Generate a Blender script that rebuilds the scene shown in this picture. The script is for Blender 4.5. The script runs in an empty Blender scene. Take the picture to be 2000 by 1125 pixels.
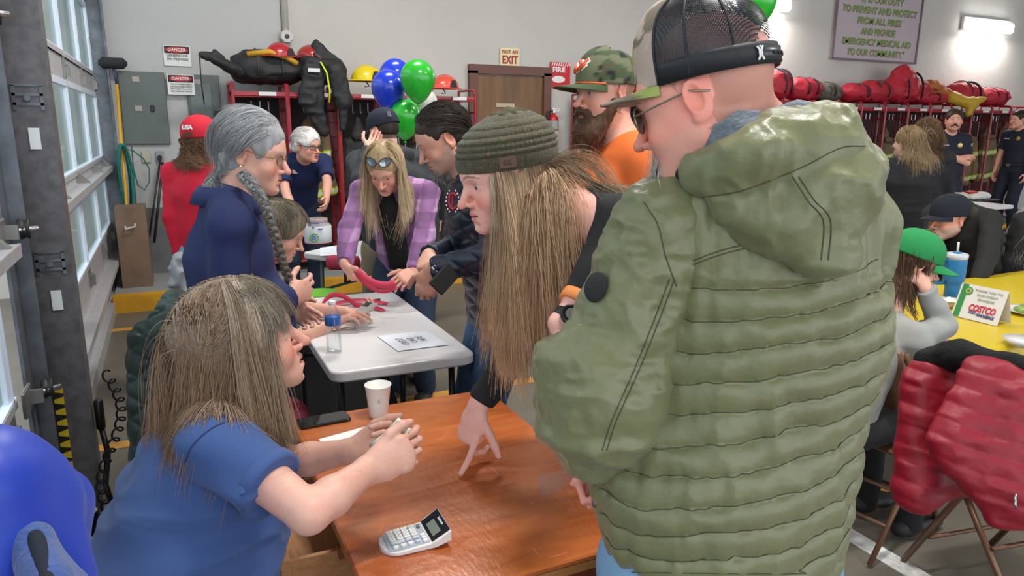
import bpy, math, random
import numpy as np
from mathutils import Vector, Matrix
# ------------------------------------------------------------------ camera
SC = bpy.context.scene
COL = SC.collection
F_PX, CXP, CYP, CAM_H = 1400., 1000., 562.5, 1.65
PITCH = math.atan((562.5-243)/F_PX); ROLL = math.radians(.5); YAW = math.atan(680/(F_PX/math.cos(PITCH)))
fw = np.array([math.sin(YAW)*math.cos(PITCH), math.cos(YAW)*math.cos(PITCH), -math.sin(PITCH)])
_rt = np.array([math.cos(YAW), -math.sin(YAW), 0.]); _up = np.cross(_rt, fw)
rt = math.cos(ROLL)*_rt+math.sin(ROLL)*_up; up = -math.sin(ROLL)*_rt+math.cos(ROLL)*_up
CAM = np.array([0, 0, CAM_H])
cd = bpy.data.cameras.new('camera'); cam = bpy.data.objects.new('camera', cd); COL.objects.link(cam)
cd.sensor_width = 36; cd.lens = F_PX/2000*36; cd.clip_start = .05; cd.clip_end = 200
cam.matrix_world = Matrix(((rt[0], up[0], -fw[0], 0), (rt[1], up[1], -fw[1], 0), (rt[2], up[2], -fw[2], CAM_H), (0, 0, 0, 1)))
SC.camera = cam
SC.view_settings.view_transform = 'Standard'; SC.view_settings.look = 'None'
SC.view_settings.gamma = 1; SC.view_settings.use_curve_mapping = False
SC.view_settings.exposure = 0.85
# ------------------------------------------------------------------ daylight (overcast sky through the bay doors) and the ceiling lamps
W = bpy.data.worlds.new('sky'); SC.world = W; W.use_nodes = True
_bg = W.node_tree.nodes['Background']; _bg.inputs[0].default_value = (.90, .94, 1., 1); _bg.inputs[1].default_value = 1.3
def area(name, loc, size, power, col=(1, 1, 1), rot=(0, 0, 0)):
    l = bpy.data.lights.new(name, 'AREA'); l.shape = 'RECTANGLE'; l.size, l.size_y = size; l.energy = power; l.color = col
    o = bpy.data.objects.new(name, l); COL.objects.link(o); o.location = loc; o.rotation_euler = rot; return o
CEIL_LAMPS = [(1.6, 4.9), (5.0, 4.6), (1.6, 1.2), (5.0, 1.0)]
for _x, _y in CEIL_LAMPS:
    area('ceiling_lamp_light', (_x, _y, 4.6), (1.2, .25), 60 if _x < 3 else 28, (1, .97, .92))
# ------------------------------------------------------------------ measuring helpers: photo pixel -> point in the room
def ray(px, py): return fw+rt*(px-CXP)/F_PX-up*(py-CYP)/F_PX
def D(px, py, d): return CAM+ray(px, py)*d                       # at a distance
def Zp(px, py, z): r = ray(px, py); return CAM+r*((z-CAM_H)/r[2])  # on a level
def Yp(px, py, y): r = ray(px, py); return CAM+r*(y/r[1])          # on a wall facing us
def Xp(px, py, x): r = ray(px, py); return CAM+r*(x/r[0])
A = lambda *a: np.array(a, float)
rng = np.random.default_rng(7); random.seed(7)
def unit(v): v = np.asarray(v, float); return v/max(np.linalg.norm(v), 1e-9)
# ------------------------------------------------------------------ materials
MATS = {}
def mat(name, col=(.8, .8, .8), rough=.6, metal=0., attr=False, bump=0., bscale=60., bdist=.002, sheen=0., sss=0., coat=0., spec=.5,
        vary=0., vscale=6., emit=None, alpha=None, trans=0., wave=None, stretch=(1, 1, 1)):
    if name in MATS: return MATS[name]
    m = bpy.data.materials.new(name); MATS[name] = m; m.use_nodes = True
    nt = m.node_tree; N = nt.nodes; L = nt.links; b = N['Principled BSDF']
    b.inputs['Base Color'].default_value = (*col, 1); b.inputs['Roughness'].default_value = rough; b.inputs['Metallic'].default_value = metal
    b.inputs['Specular IOR Level'].default_value = spec
    if sheen: b.inputs['Sheen Weight'].default_value = sheen
    if coat: b.inputs['Coat Weight'].default_value = coat; b.inputs['Coat Roughness'].default_value = .15
    if sss: b.inputs['Subsurface Weight'].default_value = sss; b.inputs['Subsurface Radius'].default_value = (.012, .005, .003)
    if trans: b.inputs['Transmission Weight'].default_value = trans; b.inputs['IOR'].default_value = 1.33
    if emit: b.inputs['Emission Color'].default_value = (*col, 1); b.inputs['Emission Strength'].default_value = emit
    src = None
    if attr:
        a = N.new('ShaderNodeAttribute'); a.attribute_name = 'Col'; src = a.outputs['Color']; L.new(src, b.inputs['Base Color'])
    tc = N.new('ShaderNodeTexCoord'); mp = N.new('ShaderNodeMapping'); mp.inputs['Scale'].default_value = stretch
    L.new(tc.outputs['Object'], mp.inputs[0])
    if vary:
        n = N.new('ShaderNodeTexNoise'); n.inputs['Scale'].default_value = vscale; n.inputs['Detail'].default_value = 4; L.new(mp.outputs[0], n.inputs[0])
        mr = N.new('ShaderNodeMapRange'); mr.inputs[1].default_value = .3; mr.inputs[2].default_value = .7; mr.inputs[3].default_value = 1-vary; mr.inputs[4].default_value = 1+vary
        L.new(n.outputs[0], mr.inputs[0])
        mx = N.new('ShaderNodeMix'); mx.data_type = 'RGBA'; mx.blend_type = 'MULTIPLY'; mx.inputs[0].default_value = 1
        if src: L.new(src, mx.inputs[6])
        else: mx.inputs[6].default_value = (*col, 1)
        L.new(mr.outputs[0], mx.inputs[7]); L.new(mx.outputs[2], b.inputs['Base Color'])
    if bump:
        n = N.new('ShaderNodeTexNoise'); n.inputs['Scale'].default_value = bscale; n.inputs['Detail'].default_value = 3; L.new(mp.outputs[0], n.inputs[0])
        h = n.outputs[0]
        if wave:
            w = N.new('ShaderNodeTexWave'); w.inputs['Scale'].default_value = wave; w.bands_direction = 'Z'; L.new(mp.outputs[0], w.inputs[0]); h = w.outputs[0]
        bp = N.new('ShaderNodeBump'); bp.inputs['Strength'].default_value = bump; bp.inputs['Distance'].default_value = bdist
        L.new(h, bp.inputs['Height']); L.new(bp.outputs[0], b.inputs['Normal'])
    if alpha is not None: b.inputs['Alpha'].default_value = alpha
    return m
def glassy(name, col=(.9, .95, 1), f=.12, rough=.02):
    m = bpy.data.materials.new(name); MATS[name] = m; m.use_nodes = True; nt = m.node_tree; N = nt.nodes; L = nt.links
    N.remove(N['Principled BSDF']); o = N['Material Output']
    t = N.new('ShaderNodeBsdfTransparent'); t.inputs[0].default_value = (*col, 1); g = N.new('ShaderNodeBsdfGlossy'); g.inputs['Roughness'].default_value = rough
    lw = N.new('ShaderNodeLayerWeight'); lw.inputs[0].default_value = .25; ad = N.new('ShaderNodeMath'); ad.operation = 'MULTIPLY_ADD'; ad.inputs[1].default_value = .22; ad.inputs[2].default_value = f
    L.new(lw.outputs['Fresnel'], ad.inputs[0]); mx = N.new('ShaderNodeMixShader'); L.new(ad.outputs[0], mx.inputs[0]); L.new(t.outputs[0], mx.inputs[1]); L.new(g.outputs[0], mx.inputs[2]); L.new(mx.outputs[0], o.inputs[0])
    return m
# ------------------------------------------------------------------ objects
def tag(o, label=None, cat=None, group=None, kind=None):
    if label: o['label'] = label
    if cat: o['category'] = cat
    if group: o['group'] = group
    if kind: o['kind'] = kind
    return o
def empty(name, loc=(0, 0, 0), rz=0, label=None, cat=None, group=None):
    o = bpy.data.objects.new(name, None); COL.objects.link(o); o.location = loc; o.rotation_euler = (0, 0, rz); o.empty_display_size = .05
    return tag(o, label, cat, group)
def parent(o, p):
    o.parent = p
    if p is not None and WORLDSPACE.get(p.name): o.matrix_parent_inverse = WORLDSPACE[p.name]
WORLDSPACE = {}
def root_at(name, loc, label, cat, group=None):     # an empty whose children are modelled in room coordinates
    o = empty(name, loc, 0, label, cat, group); WORLDSPACE[o.name] = Matrix.Translation(Vector(loc)).inverted(); return o
def obj(name, V, Fc, m, par=None, smooth=False, col=None, mats=None, mi=None):
    me = bpy.data.meshes.new(name)
    V = np.asarray(V, np.float32)
    if isinstance(Fc, np.ndarray):
        n, k = Fc.shape
        me.vertices.add(len(V)); me.vertices.foreach_set('co', V.ravel()); me.loops.add(n*k); me.loops.foreach_set('vertex_index', Fc.astype(np.int32).ravel())
        me.polygons.add(n); me.polygons.foreach_set('loop_start', np.arange(0, n*k, k, dtype=np.int32)); me.polygons.foreach_set('loop_total', np.full(n, k, np.int32)); me.update(calc_edges=True)
    else:
        me.from_pydata([tuple(map(float, v)) for v in V], [], [tuple(map(int, f)) for f in Fc]); me.update()
    if m: me.materials.append(m)
    if mats:
        for q in mats: me.materials.append(q)
        me.polygons.foreach_set('material_index', np.asarray(mi, np.int32))
    if smooth: me.polygons.foreach_set('use_smooth', np.ones(len(me.polygons), bool))
    if col is not None:
        a = me.color_attributes.new('Col', 'FLOAT_COLOR', 'POINT'); c = np.ones((len(V), 4), np.float32); c[:, :3] = col; a.data.foreach_set('color', c.ravel())
    o = bpy.data.objects.new(name, me); COL.objects.link(o)
    if par is not None:
        o.parent = par
        if par.name in WORLDSPACE: o.matrix_parent_inverse = WORLDSPACE[par.name]; WORLDSPACE[o.name] = Matrix.Identity(4)
    return o
def dup(o, par=None):
    c = o.copy(); COL.objects.link(c)
    if par is not None: c.parent = par
    for ch in o.children: dup(ch, c)
    return c
class MB:                                            # mesh builder: several shapes in one part
    def __init__(s): s.V = []; s.F = []; s.n = 0
    def add(s, V, Fc):
        V = np.asarray(V, float); s.V.append(V); s.F += [tuple(int(i)+s.n for i in f) for f in Fc]; s.n += len(V); return s
    def box(s, c, d, R=None, bev=0.):
        c = np.asarray(c, float); h = np.asarray(d, float)/2
        if bev > 0:
            b = min(bev, *(h*.99)); pts = []
            for sx in (-1, 1):
                for sy in (-1, 1):
                    for sz in (-1, 1):
                        pts += [(sx*(h[0]-b), sy*(h[1]-b), sz*h[2]), (sx*(h[0]-b), sy*h[1], sz*(h[2]-b)), (sx*h[0], sy*(h[1]-b), sz*(h[2]-b))]
            import bmesh
            bm = bmesh.new()
            for p in pts: bm.verts.new(p)
            r = bmesh.ops.convex_hull(bm, input=bm.verts); bm.verts.index_update()
            P = np.array([v.co for v in bm.verts]); Fc = [tuple(v.index for v in f.verts) for f in bm.faces]; bm.free()
        else:
            P = np.array([(x, y, z) for x in (-h[0], h[0]) for y in (-h[1], h[1]) for z in (-h[2], h[2])])
            Fc = [(0, 1, 3, 2), (4, 6, 7, 5), (0, 4, 5, 1), (2, 3, 7, 6), (0, 2, 6, 4), (1, 5, 7, 3)]
        if R is not None: P = P@np.asarray(R).T
        return s.add(P+c, Fc)
    def tube(s, pts, r, n=8, caps=True, flat=None):   # sweep along a path, r scalar or list
        pts = np.asarray(pts, float); m = len(pts); r = np.full(m, r) if np.isscalar(r) else np.asarray(r)
        T = np.gradient(pts, axis=0); T /= np.linalg.norm(T, axis=1)[:, None]+1e-12
        ref = A(0, 0, 1) if abs(T[0][2]) < .9 else A(1, 0, 0)
        u = unit(np.cross(T[0], ref)); V = []
        for i in range(m):
            u = unit(u-T[i]*(u@T[i])); v = np.cross(T[i], u)
            for k in range(n):
                a = 2*math.pi*k/n; V.append(pts[i]+(u*math.cos(a)+v*math.sin(a)*(flat or 1))*r[i])
        Fc = [(i*n+k, i*n+(k+1) % n, (i+1)*n+(k+1) % n, (i+1)*n+k) for i in range(m-1) for k in range(n)]
        if caps: Fc += [tuple(range(n-1, -1, -1)), tuple(range((m-1)*n, m*n))]
        return s.add(V, Fc)
    def lathe(s, prof, c=(0, 0, 0), n=24, axis=None):  # prof: (r, z)
        V = [(r*math.cos(2*math.pi*k/n), r*math.sin(2*math.pi*k/n), z) for r, z in prof for k in range(n)]; V = np.array(V)
        if axis is not None:
            z = unit(axis); x = unit(np.cross(z, A(.3, .9, .1))); y = np.cross(z, x); V = V@np.array([x, y, z])
        m = len(prof); Fc = [(i*n+k, i*n+(k+1) % n, (i+1)*n+(k+1) % n, (i+1)*n+k) for i in range(m-1) for k in range(n)]
        Fc += [tuple(range(n-1, -1, -1)), tuple(range((m-1)*n, m*n))]
        return s.add(V+np.asarray(c, float), Fc)
    def quad(s, a, b, c, d): return s.add([a, b, c, d], [(0, 1, 2, 3)])
    def grid(s, P):                                    # P[i][j] points
        P = np.asarray(P, float); n, m = P.shape[:2]
        return s.add(P.reshape(-1, 3), [(i*m+j, i*m+j+1, (i+1)*m+j+1, (i+1)*m+j) for i in range(n-1) for j in range(m-1)])
    def build(s, name, m, par=None, smooth=False, col=None): return obj(name, np.concatenate(s.V), s.F, m, par, smooth, col)
def solidify(o, t, off=0.):
    md = o.modifiers.new('thickness', 'SOLIDIFY'); md.thickness = t; md.offset = off; return o
def text_mesh(txt, size, bold=0., shear=0., align='CENTER', ext=0.0006, spacing=1.):
    c = bpy.data.curves.new('t', 'FONT'); c.body = txt; c.size = size; c.offset = bold; c.shear = shear; c.align_x = align; c.align_y = 'CENTER'; c.extrude = ext; c.space_character = spacing; c.resolution_u = 3
    o = bpy.data.objects.new('t', c); COL.objects.link(o); dg = bpy.context.evaluated_depsgraph_get(); me = o.evaluated_get(dg).to_mesh()
    V = np.array([v.co[:] for v in me.vertices]).reshape(-1, 3); Fc = [tuple(p.vertices) for p in me.polygons]
    o.evaluated_get(dg).to_mesh_clear(); bpy.data.objects.remove(o); bpy.data.curves.remove(c); return V, Fc
def text_on(name, txt, org, ux, uy, size, m, par, bold=0., shear=0., off=.0015, spacing=1., width=None, warp=None):
    V, Fc = text_mesh(txt, size, bold, shear, spacing=spacing)
    if width and len(V): V[:, 0] *= width/max(1e-6, V[:, 0].max()-V[:, 0].min())
    ux = unit(ux); uy = unit(uy); n = np.cross(ux, uy); P = np.asarray(org)+V[:, :1]*ux+V[:, 1:2]*uy+(V[:, 2:3]+off)*n
    if warp: P = warp(P)
    return obj(name, P, Fc, m, par)
# ------------------------------------------------------------------ implicit surfaces for bodies and cloth
def lattice(seed):
    return np.random.default_rng(seed).random((32, 32, 32)).astype(np.float32)
_LT = {}
def noise(P, sc, seed=1):                             # -1..1 smooth noise, sc = frequency (scalar or 3)
    if seed not in _LT: _LT[seed] = lattice(seed)
    T = _LT[seed]; q = np.asarray(P)*np.asarray(sc)+seed*3.17; i = np.floor(q).astype(int); f = q-i; f = f*f*(3-2*f); r = 0
    for a in (0, 1):
        wa = f[..., 0] if a else 1-f[..., 0]
        for b in (0, 1):
            wb = f[..., 1] if b else 1-f[..., 1]
            for c in (0, 1):
                wc = f[..., 2] if c else 1-f[..., 2]
                r = r+wa*wb*wc*T[(i[..., 0]+a) % 32, (i[..., 1]+b) % 32, (i[..., 2]+c) % 32]
    return r*2-1
class Cone:      # rounded cone with an elliptical section; w = half widths at a and b (scalar or (side, depth)), side = direction of the first width
    def __init__(s, a, b, wa, wb=None, side=None, k=.02, op='add', mat=0):
        s.a = np.asarray(a, float); s.b = np.asarray(b, float)+1e-6; wb = wa if wb is None else wb
        s.wa = A(*(wa if not np.isscalar(wa) else (wa, wa))); s.wb = A(*(wb if not np.isscalar(wb) else (wb, wb)))
        d = s.b-s.a; s.L = np.linalg.norm(d); s.t = d/s.L
        sd = np.asarray(side, float) if side is not None else (A(0, 0, 1) if abs(s.t[2]) < .8 else A(1, 0, 0))
        s.u = unit(sd-s.t*(sd@s.t)); s.v = np.cross(s.t, s.u); s.k = k; s.op = op
    def grow(s, g): c = Cone(s.a, s.b, tuple(s.wa+g), tuple(s.wb+g), s.u, s.k, s.op); return c
    def bbox(s, pad):
        m = max(s.wa.max(), s.wb.max())+pad; return np.minimum(s.a, s.b)-m, np.maximum(s.a, s.b)+m
    def d(s, P):
        q = P-s.a; t = q@s.t; h = np.clip(t/s.L, 0, 1); w = s.wa[0]+(s.wb[0]-s.wa[0])*h; v = s.wa[1]+(s.wb[1]-s.wa[1])*h; m = np.minimum(w, v)
        e = (t-h*s.L)/np.sqrt(w*v); x = (q@s.u)/w; y = (q@s.v)/v
        return (np.sqrt(x*x+y*y+e*e)-1)*m
class Ell:
    def __init__(s, c, r, R=None, k=.02, op='add'):
        s.c = np.asarray(c, float); s.r = A(*(r if not np.isscalar(r) else (r, r, r))); s.R = np.eye(3) if R is None else np.asarray(R); s.k = k; s.op = op
    def grow(s, g): return Ell(s.c, tuple(s.r+g), s.R, s.k, s.op)
    def bbox(s, pad): m = s.r.max()+pad; return s.c-m, s.c+m
    def d(s, P):
        q = (P-s.c)@s.R/s.r; k0 = np.sqrt((q*q).sum(-1))+1e-9; k1 = np.sqrt(((q/s.r)**2).sum(-1))+1e-9; return k0*(k0-1)/k1
class Cut:       # keep the side n.(p-c) < 0
    def __init__(s, c, n, lo=None, hi=None, k=.004): s.c = np.asarray(c, float); s.n = unit(n); s.k = k; s.op = 'cut'; s.lo = lo; s.hi = hi
    def grow(s, g): return s
    def bbox(s, pad): return (A(-99, -99, -99) if s.lo is None else np.asarray(s.lo, float)), (A(99, 99, 99) if s.hi is None else np.asarray(s.hi, float))
    def d(s, P): return (P-s.c)@s.n
def smin(a, b, k): h = np.clip(.5+.5*(b-a)/k, 0, 1); return b+(a-b)*h-k*h*(1-h)
def apply_op(f, g, p):
    k = max(p.k, 1e-4)
    if p.op == 'add': return smin(f, g, k)
    if p.op == 'sub': return -smin(-f, g, k)
    if p.op == 'cut': return -smin(-f, -g, k)
def sdf(prims, P):
    f = np.full(P.shape[:-1], 9., np.float32)
    for p in prims: f = apply_op(f, p.d(P), p)
    return f
def field(prims, lo, hi, h):
    n = np.maximum(np.ceil((hi-lo)/h).astype(int)+1, 2); ax = [lo[i]+np.arange(n[i])*h for i in range(3)]; f = np.full(n, 9., np.float32)
    for p in prims:
        if p.op == 'cut': a, b = p.bbox(0)
        else: a, b = p.bbox(p.k*1.2+h*2)
        i0 = np.clip(np.floor((a-lo)/h).astype(int), 0, n); i1 = np.clip(np.ceil((b-lo)/h).astype(int)+1, 0, n)
        if (i1 <= i0).any(): continue
        sl = tuple(slice(i0[i], i1[i]) for i in range(3))
        X = np.stack(np.meshgrid(*[ax[i][sl[i]] for i in range(3)], indexing='ij'), -1)
        f[sl] = apply_op(f[sl], p.d(X), p)
    return f, ax
def nets(f, lo, h):
    ins = f < 0; n = np.array(f.shape)
    c = np.zeros(n-1, np.int8)
    for a in (0, 1):
        for b in (0, 1):
            for d in (0, 1): c += ins[a:n[0]-1+a, b:n[1]-1+b, d:n[2]-1+d]
    idx = np.argwhere((c > 0) & (c < 8))
    if len(idx) == 0: return np.zeros((0, 3)), np.zeros((0, 4), int)
    ID = np.full(n-1, -1, np.int32); ID[tuple(idx.T)] = np.arange(len(idx))
    acc = np.zeros((len(idx), 3)); cnt = np.zeros(len(idx))
    corner = {(a, b, d): f[idx[:, 0]+a, idx[:, 1]+b, idx[:, 2]+d] for a in (0, 1) for b in (0, 1) for d in (0, 1)}
    for (p, q) in [((a, b, 0), (a, b, 1)) for a in (0, 1) for b in (0, 1)]+[((a, 0, b), (a, 1, b)) for a in (0, 1) for b in (0, 1)]+[((0, a, b), (1, a, b)) for a in (0, 1) for b in (0, 1)]:
        u, v = corner[p], corner[q]; m = (u < 0) != (v < 0); t = np.where(m, u/(u-v+1e-12), 0)
        acc += np.where(m[:, None], np.array(p)+t[:, None]*(np.array(q)-np.array(p)), 0); cnt += m
    V = lo+(idx+acc/cnt[:, None])*h
    Q = []
    for ax_, (e1, e2) in enumerate(((1, 2), (2, 0), (0, 1))):
        sl0 = [slice(1, -1)]*3; sl1 = [slice(1, -1)]*3; sl0[ax_] = slice(0, -1); sl1[ax_] = slice(1, None)
        a = ins[tuple(sl0)]; b = ins[tuple(sl1)]
        off = np.array([1, 1, 1]); off[ax_] = 0
        for s_, mk in ((0, a & ~b), (1, b & ~a)):
            e = np.argwhere(mk)+off
            if len(e) == 0: continue
            d1 = np.zeros(3, int); d1[e1] = 1; d2 = np.zeros(3, int); d2[e2] = 1
            q = np.stack([ID[tuple((e-d1-d2).T)], ID[tuple((e-d2).T)], ID[tuple(e.T)], ID[tuple((e-d1).T)]], 1)
            if s_: q = q[:, ::-1]
            Q.append(q)
    return V, np.concatenate(Q)
def bbox_of(prims, pad=.03):
    B = [p.bbox(pad) for p in prims if p.op == 'add']; return np.min([b[0] for b in B], 0), np.max([b[1] for b in B], 0)
def mesh_of(prims, h, lo=None, hi=None):
    a, b = bbox_of(prims); lo = a if lo is None else np.maximum(a, lo); hi = b if hi is None else np.minimum(b, hi)
    f, ax = field(prims, lo, hi, h); return nets(f, lo, h)
def mesh_multi(prims, h, fine):       # fine: list of (lo, hi, hf): finer patches of the same surface
    V, Q = mesh_of(prims, h); C_ = V[Q].mean(1); keep = np.ones(len(Q), bool)
    for lo, hi, hf in fine: keep &= ~((C_ > np.asarray(lo)+h*.6) & (C_ < np.asarray(hi)-h*.6)).all(1)
    VV = [V]; QQ = [Q[keep]]; n = len(V)
    for lo, hi, hf in fine:
        a, b = bbox_of(prims); lo2 = np.maximum(a, lo); hi2 = np.minimum(b, hi)
        if (hi2 <= lo2).any(): continue
        f, ax = field(prims, lo2, hi2, hf); v, q = nets(f, lo2, hf)
        if len(v): VV.append(v); QQ.append(q+n); n += len(v)
    V = np.concatenate(VV); Q = np.concatenate(QQ); used = np.unique(Q); mp = np.full(len(V), -1); mp[used] = np.arange(len(used)); return V[used], mp[Q]
def vnormals(V, Q):
    n = np.cross(V[Q[:, 2]]-V[Q[:, 0]], V[Q[:, 3]]-V[Q[:, 1]]); N_ = np.zeros_like(V)
    for k in range(4): np.add.at(N_, Q[:, k], n)
    return N_/(np.linalg.norm(N_, axis=1)[:, None]+1e-12)
def lap(V, Q, it=2, f=.5):
    E = np.concatenate([Q[:, [0, 1]], Q[:, [1, 2]], Q[:, [2, 3]], Q[:, [3, 0]]]); cnt = np.bincount(E.ravel(), minlength=len(V))[:, None].clip(1)
    for _ in range(it):
        S = np.zeros_like(V)
        for k in range(3): S[:, k] = np.bincount(E[:, 0], V[E[:, 1], k], len(V))+np.bincount(E[:, 1], V[E[:, 0], k], len(V))
        V = V+f*(S/cnt-V)
    return V
# ------------------------------------------------------------------ people: head, hands, body, clothes, hair
def frame(fwd, upv=(0, 0, 1)):
    y = unit(fwd); x = unit(np.cross(y, upv)); return np.stack([x, y, np.cross(x, y)], 1)      # columns: right, forward, up
SKULL = ((0, -.012, .036), (.0745, .096, .085))
def head_prims(O, R, s=1., male=False, nose=1., fat=0., ear=True, lips=1., chin=1., openm=0., eyeo=1.):
    T = lambda *p: O+R@(np.array(p)*s)
    E = lambda c, r, k=.012, op='add', Rr=None: Ell(T(*c), tuple(np.array(r)*s), R if Rr is None else R@Rr, k*s, op)
    C_ = lambda a, b, ra, rb=None, k=.01, op='add', side=None: Cone(T(*a), T(*b), (tuple(np.array(ra)*s) if not np.isscalar(ra) else ra*s), (None if rb is None else (tuple(np.array(rb)*s) if not np.isscalar(rb) else rb*s)), None if side is None else R@np.array(side, float), k*s, op)
    f = fat; m = 1. if male else 0.
    P = [E(SKULL[0], SKULL[1], .01), E((0, .03, -.03), (.056+f+.004*m, .056, .078), .04), E((0, .045, .03), (.055, .045, .045), .03),
         C_((-.042-f-.004*m, -.0, -.05), (-.013, .07, -.092*chin), .022, .017, .03), C_((.042+f+.004*m, -.0, -.05), (.013, .07, -.092*chin), .022, .017, .03),
         E((0, .076, -.096*chin), (.019+.003*m, .017, .015), .015),
         E((-.034, .061, -.036), (.022+f*.5, .022, .024), .02), E((.034, .061, -.036), (.022+f*.5, .022, .024), .02),
         E((0, .076, -.066), (.026, .019, .026), .018),
         C_((-.034, .079, .021), (-.010, .0885, .019), .0075, .0075, .014), C_((.034, .079, .021), (.010, .0885, .019), .0075, .0075, .014),
         E((-.031, .097, -.001), (.015, .013, .0115), .012, 'sub'), E((.031, .097, -.001), (.015, .013, .0115), .012, 'sub'),
         E((-.0310, .0715, -.001), (.0135, .0135, .0125), .005), E((.0310, .0715, -.001), (.0135, .0135, .0125), .005),
         E((-.0315, .0865, -.0005), (.0098, .008, .0034*eyeo+.0004), .003, 'sub'), E((.0315, .0865, -.0005), (.0098, .008, .0034*eyeo+.0004), .003, 'sub'),
         C_((0, .086, .010), (0, .104+.006*nose, -.032), .0065, .0095*nose, .010), E((0, .107+.008*nose, -.036), (.0100*nose, .0095, .0088), .006),
         E((-.0118*nose, .0965, -.0395), (.0064, .0095, .0066), .007), E((.0118*nose, .0965, -.0395), (.0064, .0095, .0066), .007),
         E((-.0062, .106, -.0462), (.0026, .0040, .003), .003, 'sub'), E((.0062, .106, -.0462), (.0026, .0040, .003), .003, 'sub'),
         C_((-.017, .084, -.0640), (-.003, .0945, -.0605), .0030*lips, .0052*lips, .005), C_((.017, .084, -.0640), (.003, .0945, -.0605), .0030*lips, .0052*lips, .005),
         C_((-.014, .085, -.0690-openm), (0, .0915, -.0725-openm), .0034*lips, .0060*lips, .005), C_((.014, .085, -.0690-openm), (0, .0915, -.0725-openm), .0034*lips, .0060*lips, .005),
         C_((-.018, .0935, -.0660-openm*.5), (.018, .0935, -.0660-openm*.5), (.0026+openm*.3, .0010+openm*.55), None, .0025, 'sub', side=(0, 1, 0)),
         E((0, .093, -.0855-openm), (.016, .006, .006), .010, 'sub')]
    if ear:
        for sx in (-1, 1):
            Rr = np.array(Matrix.Rotation(sx*math.radians(-22), 3, 'Z')@Matrix.Rotation(math.radians(-14), 3, 'X'))
            P += [E((sx*.0775, -.010, -.004), (.0075, .0185, .031), .008, Rr=Rr), E((sx*.0835, -.007, .000), (.0060, .0115, .020), .004, 'sub', Rr=Rr),
                  E((sx*.0765, -.006, -.028), (.0065, .0095, .0095), .006, Rr=Rr), E((sx*.0785, .003, -.004), (.004, .005, .006), .004)]
    return P
def hand_prims(wr, d, n, right, curls=(.25, .3, .35, .4), thumb=None, s=1., spread=.05, index=None):
    """wr wrist, d towards the knuckles, n where the palm faces; curls 0..1 per finger"""
    d = unit(d); n = unit(n-d*(n@d)); sd = np.cross(d, n)*(1 if right else -1)      # towards the thumb
    P = [Cone(wr-d*.01*s, wr+d*.03*s, (.027*s, .020*s), (.034*s, .017*s), sd, .012*s), Cone(wr+d*.03*s+sd*.002*s, wr+d*.078*s, (.035*s, .0165*s), (.039*s, .0125*s), sd, .012*s),
         Cone(wr+d*.02*s+sd*.018*s+n*.006*s, wr+d*.052*s+sd*.032*s+n*.010*s, .015*s, .0125*s, None, .010*s)]
    base = [(.0300, .086, (.044, .026, .021), .0088), (.0100, .091, (.048, .030, .022), .0090), (-.0105, .087, (.044, .027, .021), .0086), (-.0290, .079, (.035, .021, .019), .0076)]
    for i, (o, l, seg, r) in enumerate(base):
        p = wr+d*(l-.012)*s+sd*o*s; c = curls[i]; ang = 0; sp = spread*(1.5-i)
        for j, (L_, a) in enumerate(zip(seg, (1.25, 1.55, .95))):
            ang += a*c
            dd = math.cos(ang)*(d+sd*sp)+math.sin(ang)*n; q = p+unit(dd)*L_*s*(1.15 if j == 0 else 1); r2 = r*(1, .93, .86, .74)[j+1]*s
            P.append(Cone(p, q, r*(1, .93, .86)[j]*s, r2, None, .0030*s if j else .006*s)); p = q
    td = [d*.55+sd*.75+n*.35, d*.85+sd*.35+n*.35, d*.9+sd*.1+n*.35] if thumb is None else thumb
    p = wr+d*.026*s+sd*.026*s+n*.006*s
    for j, (L_, v) in enumerate(zip((.043, .034, .026), td)):
        q = p+unit(v)*L_*s; P.append(Cone(p, q, (.0125, .0108, .0102)[j]*s, (.0108, .0100, .0078)[j]*s, None, .005*s)); p = q
    return P
def ik(a, c, l1, l2, pole):
    a = np.asarray(a, float); c = np.asarray(c, float); v = c-a; L = np.linalg.norm(v)
    if L > (l1+l2)*.995: c = a+v/L*(l1+l2)*.995; v = c-a; L = np.linalg.norm(v)
    x = (l1*l1-l2*l2+L*L)/(2*L); h = math.sqrt(max(l1*l1-x*x, 1e-6)); u = v/L; p = np.asarray(pole, float); p = unit(p-u*(p@u)); return a+u*x+p*h, c
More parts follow.
